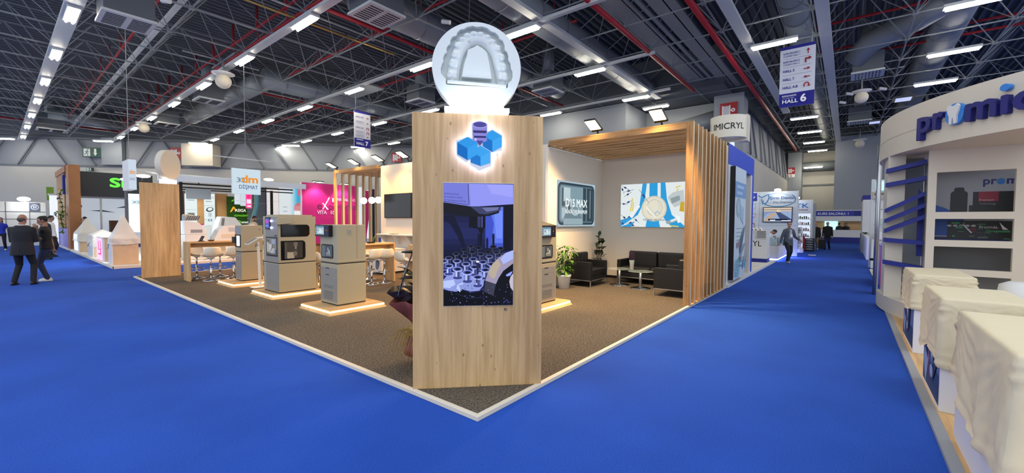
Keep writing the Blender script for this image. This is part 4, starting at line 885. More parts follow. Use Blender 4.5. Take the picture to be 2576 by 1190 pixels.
p = Pic(.19, .20, '#4a5cae', .0006); p.rect(.02, .10, .17, .18, '#a04ad0'); p.rect(.04, .12, .10, .15, '#d84ac0'); p.rect(.11, .12, .16, .15, '#c83cb8'); p.rect(.02, .03, .17, .07, '#6a80d8'); p.build('picture', 'screen', m1_, (-.0306, .185, 1.32), (0, -1, 0), (-1, 0, 0))
for z in (1.47, 1.33): MB().ell((-.02, -.07, z), .012, .022, .022).build('button', 'led_violet', d2, smooth=True)
m = MB(); m.bar((-.05, -.40, 1.46), (.22, -.44, 1.485), .10, .13); m.build('monitor_arm', 'cab', t, bevel=.006)
for (x0, x1, z0, z1, nm) in ((.04, .62, 1.145, 1.395, 'upper_window'), (.04, .53, .67, 1.065, 'side_window')):
    o_ = MB().plate(rr(0, 0, x1-x0, z1-z0, .07, sides='r'), (x0, -.38, z0), (1, 0, 0), (0, 0, 1), (0, -1, 0), 0, .004).build(nm, 'dark_glass', t)
    if z0 < 1:
        p = Pic(.36, .34, '#35342f', .0004); p.rect(0, 0, .05, .34, '#4a4942'); p.rect(.05, .0, .19, .13, '#a8a290'); p.rect(.18, .25, .26, .33, '#6d6a60'); p.rect(.205, .19, .235, .26, '#8a877c'); p.ell(.21, .10, .04, .05, '#6a675c'); p.rect(.27, 0, .36, .34, '#2a2925')
        p.build('window_pane', 'print', o_, (x0+.07, -.3845, z0+.03), (1, 0, 0), (0, -1, 0))
# third cabinet
t = thing('milling_cabinet', 'farthest left grey cabinet with a lit white door window', 'machine', (3.764, 11.60, ZC), 0)
B(0, .475, -.20, .20, .02, .70).build('base_cabinet', 'cab', t, bevel=.006); B(0, .475, -.20, .20, .72, 1.35).build('upper_housing', 'cab', t, bevel=.006); B(.01, .465, -.19, .19, 0, .73).build('foot', 'seam', t)
B(-.004, .48, -.204, .204, .73, .76).build('belt', 'cab', t, bevel=.003)
fplate(MB(), .18, -.18, .62, .70, 0, .004).build('drawer', 'cab_front', t); fplate(MB(), .18, -.18, .05, .60, 0, .004).build('door', 'cab_front', t)
fplate(MB(), .17, -.16, 1.16, 1.33, 0, .006).build('upper_screen', 'panel_grey', t)
w_ = fplate(MB(), .18, -.17, .82, 1.13, 0, .012, .02).build('window_frame', 'black', t); fplate(MB(), .07, -.14, .85, 1.10, .012, .014, .02).build('window_pane', 'soft_glow', w_) if mat('soft_glow', '#cfdcf0', .4, emit=(.72, .8, 1.0), es=.42) else None
m = MB(); fplate(m, .24, .10, .92, 1.07, .012, .06); m.build('door_handle', 'black', t); MB().tube([(.405, -.201, 1.25), (.405, -.205, 1.25)], .012, 10).build('lock', 'seam', t)
# tablet stand
t = thing('tablet_stand', 'slim white floor stand with a tilted tablet between the milling cabinets', 'tablet stand', (3.92, 10.72, PZ))
MB().prism(rr(-.19, -.14, .19, .14, .05), 0, .012).build('base', 'white', t, bevel=.003)
MB().bar((0, 0, .01), (-.03, .02, 1.06), .05, .035, (0, 1, 0)).build('post', 'white', t, bevel=.004)
m = MB(); m.prism(rr(-.14, -.10, .14, .10, .02), -.012, .012); M = Matrix.Translation((-.16, .02, 1.08)) @ Matrix.Rotation(math.radians(-32), 4, 'Y'); m.xf(M); m.build('tablet_frame', 'white', t, bevel=.003)
m = MB(); m.prism(rr(-.12, -.08, .12, .08, .01), .0125, .014); m.xf(M); m.build('tablet_screen', 'machine_dark', t)
MB().bar((-.03, .02, 1.15), (.20, .04, 1.17), .16, .03).build('top_arm', 'white', t, bevel=.006); MB().tube([(-.03, .0, .98), (-.10, .0, .95), (-.06, .02, 1.02)], .008, 6).build('cable', 'black', t)

# =================================================================== HIGH TABLES AND STOOLS
def bar_table(x0, x1, y0, y1, lb, h=1.0):
    t = thing('bar_table', lb, 'bar table', (0, 0, PZ), 0, 'oak bar tables')
    B(x0, x1, y0, y1, h-.035, h).build('table_top', 'oak_x', t, bevel=.003)
    for x in (x0, x1-.04): B(x, x+.04, y0, y1, 0, h-.035).build('leg', 'oak_z', t, bevel=.003)
    B(x0+.04, x1-.04, (y0+y1)/2-.015, (y0+y1)/2+.015, h-.15, h-.035).build('apron', 'oak_x', t)
    return t
bar_table(3.09, 5.05, 12.91, 13.39, 'leftmost oak bar table, next to the left pillar')
bar_table(4.68, 6.55, 9.15, 9.62, 'oak bar table right of the narrow grey cabinet')
bar_table(6.24, 7.55, 7.73, 8.2, 'oak bar table mostly hidden by the front pillar')
mat('seat', '#e3dcc9', 0.45)
def make_stool():
    t = thing('bar_stool', 'stool', 'bar stool', (0, 0, PZ), 0, 'white shell bar stools')
    prof = [(-.20, .655, .17), (-.19, .63, .19), (-.10, .615, .205), (.0, .61, .21), (.10, .62, .21), (.165, .66, .205), (.195, .73, .20), (.21, .80, .19), (.215, .85, .17), (.215, .872, .12)]
    vs = []; fs = []; nu = 9
    for (y, z, w_) in prof:
        for i in range(nu):
            u = -1+2*i/(nu-1); back = max(0, min(1, (z-.62)/.15)) if y > .1 else 0
            vs.append((u*w_, y-back*.07*u*u, z+(1-back)*.055*abs(u)**3))
    for j in range(len(prof)-1):
        for i in range(nu-1): a = j*nu+i; fs.append((a, a+1, a+nu+1, a+nu))
    o = MB().add(vs, fs).build('seat_shell', 'seat', t, smooth=True, solid=.028, sub=1)
    MB().lathe([(.10, .592), (.05, .575), (.03, .56)], n=16).build('seat_plate', 'chrome', t, smooth=True)
    MB().tube([(0, 0, .03), (0, 0, .36)], .028, 14).build('pole', 'chrome', t, smooth=True); MB().tube([(0, 0, .36), (0, 0, .58)], .019, 12).build('gas_lift', 'chrome', t, smooth=True)
    MB().lathe([(.20, 0), (.205, .008), (.17, .022), (.07, .04), (.035, .06)], n=32).build('base', 'chrome', t, smooth=True)
    P = [(.14*math.cos(a), -.02-.16*math.sin(a), .27) for a in [PI*k/12*1.0 for k in range(13)]]
    MB().tube([(.03, 0, .30)]+P+[(-.03, 0, .30)], .010, 8).build('footrest', 'chrome', t, smooth=True)
    MB().tube([(.02, 0, .575), (.15, .02, .56)], .006, 6).build('lever', 'black', t)
    return t
st = make_stool()
spots = [(3.40, 13.50, PI, 'stool behind the leftmost bar table, near its left leg'), (3.52, 12.78, PI, 'stool in front of the leftmost bar table, back to the viewer'), (3.93, 13.50, PI, 'stool behind the leftmost bar table, second from its left leg'), (4.02, 12.76, PI, 'stool in front of the leftmost bar table, partly behind the cabinet')]
for px, Y, rz, l in ((935, 9.13, 0, 'left of two stools in front of the bar table beside the cabinet'), (967, 9.12, 0, 'stool at the right leg of the bar table beside the cabinet'), (928, 9.95, 0, 'stool behind the bar table beside the cabinet'), (803, 9.3, 0, 'stool glimpsed between the two nearest cabinets'), (1018, 8.05, 0, 'stool beside the bar table hidden by the pillar')):
    a = fy(px, 700, Y); spots.append((a.x, Y, rz, l))
rot = [PI, 0, PI, 0, .15, -.1, PI, -1.2, 1.57]
rot = [0, PI, 0, PI, PI+.15, PI-.1, 0, 1.9, PI/2]
for i, (x, y, _, l) in enumerate(spots):
    if i == 0: st.location = (x, y, PZ); st.rotation_euler = (0, 0, rot[0]); st['label'] = 'white shell bar '+l
    else: dup(st, (x, y, PZ), rot[i], 'white shell bar '+l)
ZT_ = PZ+1.0
def bowl(x, y, c, lb, r=.08):
    tag(MB().lathe([(r*.5, 0), (r*.8, .012), (r, .04), (r*.95, .04), (r*.7, .014), (.001, .008)], n=20).build('bowl', c, smooth=True, loc=(x, y, ZT_)), lb, 'bowl', 'small bowls on the bar tables')
a = fy(532, 604, 13.1); bowl(a.x, 13.12, 'terracotta', 'brown bowl on the leftmost bar table')
a = fy(801, 600, 9.4); bowl(a.x, 9.4, 'terracotta', 'brown bowl on the table glimpsed between the cabinets')
a = fy(928, 600, 9.35); bowl(a.x, 9.33, 'seam', 'left dark bowl of the pair on the table by the cabinet', .07); a = fy(939.5, 600, 9.35); bowl(a.x, 9.38, 'seam', 'right dark bowl with a sprig on the table by the cabinet', .07)
m = MB(); random.seed(2)
for i in range(7): an = random.uniform(0, 6.28); m.tube([(a.x, 9.38, ZT_+.02), (a.x+.05*math.cos(an), 9.38+.05*math.sin(an), ZT_+.14), (a.x+.11*math.cos(an), 9.38+.11*math.sin(an), ZT_+.17)], [.004, .006, .002], 5)
tag(m.build('leaf_sprig', 'leaf_light'), 'small green sprig in the dark bowl on the bar table', 'plant')
a = fy(506, 598, 13.1); t = thing('card_holder', 'small black stand on the leftmost bar table', 'card holder', (a.x, 13.15, ZT_))
B(-.05, .07, -.04, .04, 0, .02).build('base', 'black', t); MB().bar((.0, 0, .02), (.06, .02, .14), .10, .02).build('card', 'black', t)
tag(MB().loft([(0, 0, .0, .01, .01), (0, 0, .06, .05, .02), (.01, 0, .16, .06, .03), (0, 0, .24, .045, .02)], 8).build('blue_cloth', 'cloth_blue', smooth=True, loc=(fy(950, 650, 9.3).x, 9.32, PZ+.32)), 'bluish cloth hanging under the bar table between two stools', 'cloth') if mat('cloth_blue', '#8a96b4', 0.9, var=.4, vscale=60) else None

# =================================================================== LOUNGE
def tufted(m, x0, x1, z0, z1, y0, y1, nx, nz):
    dx = (x1-x0)/nx; dz = (z1-z0)/nz
    for i in range(nx):
        for j in range(nz): m.ell((x0+dx*(i+.5), (y0+y1)/2, z0+dz*(j+.5)), dx*.56, (y1-y0)*.5, dz*.56, 12, 8)
    m.box(x0, x1, y0+(y1-y0)*.25, y1-(y1-y0)*.1, z0, z1); return m
def sofa(name, loc, rz, W, D, seats, lb, cat, g=None):    # opens towards local -y
    t = thing(name, lb, cat, loc, rz, g); w_ = W/2; D2 = D/2
    for s in (-1, 1): B(s*w_, s*(w_-.09), -D2, D2, .165, .60).build('armrest', 'leather', t, bevel=.008)
    B(-w_+.09, w_-.09, D2-.09, D2, .165, .62).build('back_panel', 'leather', t, bevel=.008); B(-w_+.09, w_-.09, -D2+.01, D2-.09, .165, .27).build('seat_base', 'leather', t, bevel=.006)
    sw = (W-.18)/seats
    for i in range(seats):
        x = -w_+.09+i*sw; B(x+.004, x+sw-.004, -D2, D2-.12, .27, .43).build('seat_cushion', 'leather', t, bevel=.035, seg=4, smooth=False)
        m = B(x+.006, x+sw-.006, D2-.24, D2-.10, .40, .80).build('back_cushion', 'leather', t, bevel=.04, seg=4)
        q_ = MB(); nx = 4
        for a in range(1, nx): q_.tube([(x+sw*a/nx, D2-.243, .45), (x+sw*a/nx, D2-.243, .76)], .004, 5)
        for b in (.52, .64): q_.tube([(x+.03, D2-.243, b), (x+sw-.03, D2-.243, b)], .004, 5)
        q_.build('seam', 'seam', m)
    fr = MB()
    for s in (-1, 1): fr.box(s*w_, s*(w_-.018), -D2, D2, .147, .165)
    fr.box(-w_, w_, -D2, -D2+.018, .147, .165); fr.box(-w_, w_, D2-.018, D2, .147, .165); fr.build('steel_frame', 'brushed', t)
    for sx in (-1, 1):
        for sy in (-1, 1): B(sx*w_, sx*(w_-.02), sy*D2, sy*(D2-.02), 0, .15).build('leg', 'brushed', t)
    return t
sofa('armchair', (9.335, 5.10, PZ), 0, .87, .72, 1, 'black leather armchair beside the leafy plant, under the D15 MAX poster', 'armchair')
sofa('armchair', (9.29, 2.86, PZ), PI, .87, .72, 1, 'black leather armchair next to the slatted post, side panel towards the viewer', 'armchair')
sofa('two_seat_sofa', (10.55, 3.80, PZ), -PI/2, 1.72, .76, 2, 'black leather two seat sofa against the lounge back wall', 'sofa')
def gtable(x, y, lb):
    t = thing('glass_side_table', lb, 'side table', (x, y, PZ), 0, 'round glass side tables')
    MB().lathe([(.24, 0), (.24, .008), (.05, .014), (.04, .03)], n=32).build('base', 'chrome', t, smooth=True); MB().tube([(0, 0, .02), (0, 0, .40)], .033, 16).build('column', 'brushed', t, smooth=True)
    MB().lathe([(.29, .402), (.29, .412)], n=40).build('glass_top', 'clear', t); MB().lathe([(.05, .395), (.05, .402)], n=20).build('top_plate', 'chrome', t)
gtable(9.80, 4.42, 'glass side table nearer the armchair under the D15 MAX poster'); gtable(9.60, 3.80, 'glass side table holding the vase, in front of the sofa')
a = fx(1590, 680, 9.62); t = thing('glass_vase', 'clear glass vase on the side table before the sofa', 'vase', (9.60, a.y, PZ+.412))
MB().lathe([(.045, 0), (.048, .01), (.05, .14), (.065, .25), (.06, .25), (.045, .14), (.04, .02), (.001, .015)], n=20).build('vase', 'clear', t, smooth=True)
MB().lathe([(.04, .02), (.044, .12), (.001, .12)], n=16).build('filling', 'terracotta', t)
m = MB(); random.seed(9)
for i in range(26):
    an = random.uniform(0, 6.28); r = random.uniform(.02, .12); h = random.uniform(.34, .52); m.tube([(0, 0, .03), (r*.4*math.cos(an), r*.4*math.sin(an), h*.6), (r*math.cos(an), r*math.sin(an), h)], [.003, .012, .003], 5)
tag(m.build('dark_flowers', 'plum', loc=(9.60, a.y, PZ+.414)), 'dark purple dried flowers standing in the glass vase', 'flowers') if mat('plum', '#2a1530', .8) else None
# plants
def leaf(m, o, d, L_, w_, droop=.3):
    d = Vector(d).normalized(); sd = d.cross(V(0, 0, 1)); sd = sd.normalized() if sd.length > .01 else V(1, 0, 0); P = []
    for k in range(6):
        f = k/5; c = Vector(o)+d*(L_*f)+V(0, 0, -droop*L_*f*f); ww = w_*math.sin(PI*min(1, f*.92+.06)); P += [c-sd*ww+V(0, 0, ww*.25), c, c+sd*ww+V(0, 0, ww*.25)]
    m.add(P, [(3*k+j, 3*k+j+1, 3*k+j+4, 3*k+j+3) for k in range(5) for j in (0, 1)])
random.seed(21)
t = thing('potted_plant', 'bushy light green plant in a white pot beside the armchair', 'potted plant', (8.45, 5.20, PZ))
MB().lathe([(.12, 0), (.15, .27), (.165, .28), (.165, .33), (.15, .33), (.14, .30), (.001, .30)], n=24).build('pot', 'white', t, smooth=True)
m = MB(); m2 = MB()
for i in range(170):
    an = random.uniform(0, 6.28); h = random.uniform(.30, 1.02); r = .20*math.sin(min(1, (h-.2)/.5)*1.5)*random.uniform(.3, 1.1); leaf(m if i % 3 else m2, (r*math.cos(an), r*math.sin(an), h), (math.cos(an), math.sin(an), random.uniform(-.4, .5)), random.uniform(.09, .16), random.uniform(.02, .035), .5)
m.build('foliage', 'leaf_light', t); m2.build('dark_foliage', 'leaf', t); m = MB()
for i in range(6): an = i; m.tube([(0, 0, .3), (.08*math.cos(an), .08*math.sin(an), .9)], .008, 5)
m.build('stem', 'leaf', t)
t = thing('rubber_plant', 'dark broad-leaved plant in the lounge corner behind the armchair', 'potted plant', (10.25, 5.22, PZ))
MB().lathe([(.11, 0), (.14, .26), (.13, .26), (.001, .24)], n=20).build('pot', 'black', t, smooth=True)
m = MB(); s_ = MB()
for (sx, sy, H__) in ((0, 0, 1.18), (.08, -.05, .98), (-.10, .02, .88)):
    s_.tube([(sx*.3, sy*.3, .24), (sx, sy, H__)], .009, 6); z = .45; k = 0
    while z < H__: an = k*2.4; leaf(m, (sx, sy, z), (math.cos(an), math.sin(an)*.6, .7), .22, .055, .25); z += .075; k += 1
    leaf(m, (sx, sy, H__), (.3, 0, 1), .16, .05, 0)
m.build('foliage', 'leaf_dark', t); s_.build('stem', 'terracotta', t)
# bouquet behind the pillar
t = thing('flower_arrangement', 'wrapped flower arrangement with a grey ribbon leaning behind the front pillar', 'bouquet', (2.98, 3.62, PZ))
mat('wrap_dark', '#2a1d18', .5); mat('wrap_red', '#7c3a30', .55, var=.3, vscale=8); mat('ribbon', '#7d8aa6', .6, var=.35, vscale=14); mat('straw', '#9a7c3e', .8); mat('wrap_brown', '#5a3a20', .5)
UB = V(-.78, -.62*0+.35, 0).normalized()
m = MB(); random.seed(4)
def cone(m, z0, z1, r0, r1, n=14, c=(0, 0)):
    vs = []
    for j in range(4):
        f = j/3
        for k in range(n): a = 2*PI*k/n; r = (r0+(r1-r0)*f)*(1+.16*math.sin(3*k+j)*f+.08*math.cos(5*k)); vs.append((c[0]+r*math.cos(a), c[1]+r*math.sin(a), z0+(z1-z0)*f+.03*math.sin(4*k)*f))
    m.add(vs, [(j*n+k, j*n+(k+1) % n, (j+1)*n+(k+1) % n, (j+1)*n+k) for j in range(3) for k in range(n)])
cone(m, .12, .36, .22, .15); m.build('lower_wrap', 'wrap_red', t, smooth=True, solid=.004)
m = MB(); cone(m, .42, .72, .10, .34); m.build('upper_wrap', 'wrap_red', t, smooth=True, solid=.004); m = MB(); cone(m, .66, .84, .22, .36); m.build('dark_wrap', 'wrap_dark', t, solid=.004)
m = MB(); cone(m, .34, .46, .20, .12); m.build('straw_collar', 'straw', t)
m = MB()
for i in range(34): an = random.uniform(1.5, 4.4); r = random.uniform(.26, .44); m.tube([(.12*math.cos(an), .12*math.sin(an), .40), (r*.7*math.cos(an), r*.7*math.sin(an), .38), (r*math.cos(an), r*math.sin(an), random.uniform(.08, .22))], [.004, .004, .0015], 4)
m.build('dry_grass', 'straw', t); m = MB()
for i in range(16): an = i*2.4; leaf(m, (.12*math.cos(an), .12*math.sin(an), .72+.03*i % .3), (math.cos(an), math.sin(an), .9), .26, .06, .3)
m.build('foliage', 'leaf_dark', t)
P = [V(-.30, .06, .80), V(-.27, .05, .92), V(-.23, .03, 1.05), V(-.18, .0, 1.22), V(-.12, -.02, 1.36)]; vs = []
for c in P: vs += [c+V(-.035, -.03, 0), c+V(.035, .03, 0)]
MB().add(vs, [(2*i, 2*i+1, 2*i+3, 2*i+2) for i in range(4)]).build('ribbon', 'ribbon', t, solid=.003)
m = MB(); m.tube([(-.05, 0, .0), (0, 0, .7), (.03, 0, 1.30)], .02, 8); m.build('stand', 'black', t); 
for z in (1.25, .98): MB().ell((-.12, .0, z), .20, .08, .018, 12, 6).build('black_leaf', 'black', t, smooth=True)

# =================================================================== CURVED BOOTH ON THE RIGHT
CX, CY, CR = 10.9, -4.6, 4.15
def arcp(a, r): return (CX+r*math.cos(math.radians(a)), CY+r*math.sin(math.radians(a)))
def band(m, a0, a1, r0, r1, z0, z1, n=40):
    P = [arcp(a0+(a1-a0)*i/n, r1) for i in range(n+1)]+[arcp(a1-(a1-a0)*i/n, r0) for i in range(n+1)]
    return m.prism(P, z0, z1)
mat('unit', '#d6cdba', .6)
t = thing('booth_fascia', 'big curved cream fascia with navy lettering on the right', 'fascia', (0, 0, 0))
fo = band(MB(), 80, 152, CR-.16, CR, 2.80, 3.50).build('band', 'unit', t)
for p_ in fo.data.polygons: p_.use_smooth = False
band(MB(), 80, 152, CR-.005, CR+.002, 3.105, 3.11).build('seam', 'brace', t)
band(MB(), 80, 152, CR-1.3, CR-.16, 2.80, 2.84).build('soffit', 'unit', t)
def arclet(ch, a0, a1, zb, size, m_='navy', bold=.035, width=None, nm='letter'):
    am = (a0+a1)/2; c = arcp(am, CR+.012); n_ = V(math.cos(math.radians(am)), math.sin(math.radians(am)), 0); u = V(0, 0, 1).cross(n_)*1.0
    u = V(-n_.y, n_.x, 0)      # viewer's right is towards growing angle
    wd = 2*(CR+.02)*math.sin(math.radians(abs(a1-a0)/2)); o = V(c[0], c[1], zb)-u*wd/2
    # mirrored check: u must equal -(n x z)
    vs, fs = text_mesh(ch, size, bold, .035); x0 = min(v[0] for v in vs); x1 = max(v[0] for v in vs); k = wd/(x1-x0)
    return MB().add([tuple(o+u*((p[0]-x0)*k)+V(0, 0, p[1])+n_*(p[2]+.03)) for p in vs], fs).build(nm, m_, t)
ZL = 3.015
for ch, a0, a1 in (('p', 115.7, 119.4), ('r', 119.8, 122.2), ('m', 126.5, 131.6), ('ı', 132.1, 133.2), ('d', 133.7, 137.4)): arclet(ch, a0, a1, ZL, .47)
def adisc(a, z, rw, rh, m_, d0, d1, nm, prof=None):
    c = arcp(a, CR+.012); n_ = V(math.cos(math.radians(a)), math.sin(math.radians(a)), 0); u = V(-n_.y, n_.x, 0)
    P = prof or [(rw*math.cos(2*PI*k/28), rh*math.sin(2*PI*k/28)) for k in range(28)]
    return MB().plate(P, (c[0], c[1], z), u, (0, 0, 1), n_, d0, d1).build(nm, m_, t)
adisc(132.55, 3.40-.065, .05, .045, 'sky_blue', 0, .06, 'letter_dot')
adisc(124.25, 3.155, .135, .15, 'sky_blue', 0, .045, 'emblem_disc')
adisc(124.25, 3.155, 0, 0, 'white', .045, .07, 'emblem_tooth', [(-.09, .10), (-.06, .135), (0, .11), (.06, .135), (.09, .10), (.075, .03), (.055, -.03), (.05, -.13), (.02, -.14), (.005, -.05), (-.005, -.05), (-.02, -.14), (-.05, -.13), (-.055, -.03), (-.075, .03)])
# shelving unit behind the fascia
t = thing('shelving_unit', 'cream display wall with blue slanting shelves and square openings, right side', 'shelving unit', (0, 0, 0))
band(MB(), 88, 122, CR-.55, CR-.02, .03, .30).build('plinth', 'unit', t); band(MB(), 88, 122, CR-.62, CR-.50, .30, .34).build('plinth_step', 'unit', t)
B(10.05, 10.12, -.76, -.53, .30, 2.80).build('pilaster', 'unit', t)
m = MB(); band(m, 86, 95.5, CR-.16, CR-.08, .30, 2.80)
m.build('side_upright', 'unit', t); 
for z in (.30, .72, 1.02, 1.36, 2.05): band(MB(), 95.5, 101.0, CR-.18, CR-.06, z, z+(.12 if z < 2 else .75), 6).build('side_block', 'unit', t)
B(10.62, 10.68, -1.05, -.55, .30, 2.80).build('back_panel', 'panel_grey', t)
for i, (zl, zr) in enumerate(((2.53, 2.65), (2.285, 2.376), (1.83, 2.12), (1.65, 1.925), (1.475, 1.73), (1.32, 1.285), (.93, .85))):
    m = MB(); ya, yb_ = -.50, -1.0; x0, x1 = 9.78, 10.05; h = .036
    m.add([(x0+.1, ya, zl-h), (x0, yb_, zr-h), (x1, yb_, zr-h), (x1, ya, zl-h), (x0+.1, ya, zl+h), (x0, yb_, zr+h), (x1, yb_, zr+h), (x1, ya, zl+h)], [(0,1,2,3),(4,7,6,5),(0,4,5,1),(1,5,6,2),(2,6,7,3),(3,7,4,0)])
    m.build('shelf', 'blue_paint', t)
MB().add([(9.98, -.93, 2.2), (9.98, -1.0, 2.1), (9.98, -1.0, 1.05), (9.98, -.93, 1.05), (10.04, -.93, 2.2), (10.04, -1.0, 2.1), (10.04, -1.0, 1.05), (10.04, -.93, 1.05)], [(0,1,2,3),(7,6,5,4),(0,4,5,1),(1,5,6,2),(2,6,7,3),(3,7,4,0)]).build('blue_upright', 'blue_paint', t)
# front panel with openings (X = 9.60)
m = MB(); X0, X1 = 9.60, 9.68
m.box(X0, X1, -1.10, -1.00, .03, 2.84); m.box(X0, X1, -3.4, -1.10, 2.44, 2.84); m.box(X0, X1, -2.12, -1.94, .03, 2.44); m.box(X0, X1, -3.4, -2.12, .03, 2.44)
for a, b in ((1.69, 1.80), (1.245, 1.35), (.79, .89), (.03, .30)): m.box(X0, X1, -1.94, -1.10, a, b)
m.build('front_panel', 'unit', t)
m = MB(); m.box(X1, 10.2, -1.10, -1.04, .1, 2.6)
for a in (1.69, 1.245, .79): m.box(X1, 10.2, -1.94, -1.10, a, a+.05)
m.build('inner_shelf', 'unit', t)
B(10.2, 10.26, -2.3, -1.02, .1, 2.7).build('inner_back', 'panel_grey', t)
p = Pic(1.0, 1.75, '#8e9096', .0003); p.rect(0, 0, 1.0, .45, '#5c5d60'); p.rect(0, .45, 1.0, .53, '#141c60'); p.poly([(0, .55), (0, 1.10), (.18, 1.02), (.42, .85), (.30, .55)], '#17489a'); p.poly([(0, 1.1), (.2, 1.02), (.5, .90), (.9, .82), (.9, 1.7), (0, 1.7)], '#8f9198')
p.text('pr', .60, 1.40, .17, '#1b2466', .03); p.text('m', .855, 1.40, .17, '#1b2466', .03); p.ell(.80, 1.44, .045, .05, '#2b6fb0')
p.rrect(.24, .86, .44, 1.30, .05, '#15181c'); p.rrect(.28, 1.24, .40, 1.36, .03, '#15181c'); p.rect(.46, .86, .56, 1.06, '#1c1f22'); p.rect(.50, .90, .98, 1.28, '#15171a'); p.rect(.56, 1.12, .78, 1.28, '#7c1830'); p.text('Premium', .57, 1.13, .045, '#b9a0a8', 0); p.text('Technology', .57, 1.07, .04, '#8d7f86', 0)
p.rect(.22, .50, .98, .80, '#191c1f'); random.seed(8)
for i in range(5): p.ell(.24+.07*i, .72, .028, .018, '#aeb0b2')
for i in range(34): x = random.uniform(.24, .92); y = random.uniform(.46, .76); p.rect(x, y, x+random.uniform(.02, .12), y+random.uniform(.008, .03), random.choice(['#2c6b48', '#1d1f22', '#7c1830', '#3c4044', '#2f8a58', '#5d6164']))
p.line([(.40, .74), (.50, .60)], .02, '#c2c4c6'); p.poly([(.80, .78), (.84, .66), (.90, .66), (.86, .70)], '#d2d4d6'); p.text('Promida', .58, .68, .06, '#c9d2cc', 0); p.text('Omega', .66, .62, .05, '#4fae74', 0)
p.build('back_print', 'print', t, (10.195, -1.10, .86), (0, -1, 0), (-1, 0, 0))
tag(MB().tube([(12.45, -.50, 0), (12.45, -.50, 3.35)], .035, 12).build('upright_post', 'brushed', smooth=True), 'slim metal post at the far edge of the curved booth', 'post')
tag(B(12.5, 12.9, -.56, -.50, 0, 3.3).build('end_panel', 'white_wall'), 'thin white end panel behind the slim metal post', 'wall panel')
# floodlights of this booth (switched off; a faint bluish glow is put into the glass)
mat('flood_glass', '#a8b4e8', .25, emit=(.55, .62, 1.0), es=.35)
for (px, py, z, s, lb) in ((2272, 250, 3.72, 1.0, 'bluish floodlight on an arm above the curved fascia'), (2200, 308, 3.62, .8, 'bluish floodlight seen edge on at the far end of the curved fascia')):
    c = fz(px, py, z); t = thing('floodlight', lb, 'floodlight', c, 0, 'unlit floodlights of the curved booth')
    B(-.16*s, .16*s, -.13*s, .13*s, .0, .03).build('housing', 'black', t, bevel=.004); B(-.13*s, .13*s, -.10*s, .10*s, -.008, 0).build('lens', 'flood_glass', t)
    m = MB().bar((.1, -.12*s, .02), (.12, -.30, .04), .03, .02); m.bar((.12, -.30, .05), (.12, -.30, 3.5-z-.03), .03, .02); m.build('arm', 'black', t)
# wooden booth floor and edging
t = thing('booth_platform', 'wooden platform edge of the curved booth at bottom right', 'platform', (0, 0, 0))
B(.6, 12.3, -5.5, -.63, 0, .028).build('floor_board', 'oak_x', t); B(.6, 12.3, -.63, -.56, 0, .03).build('edging', 'panel_grey', t)
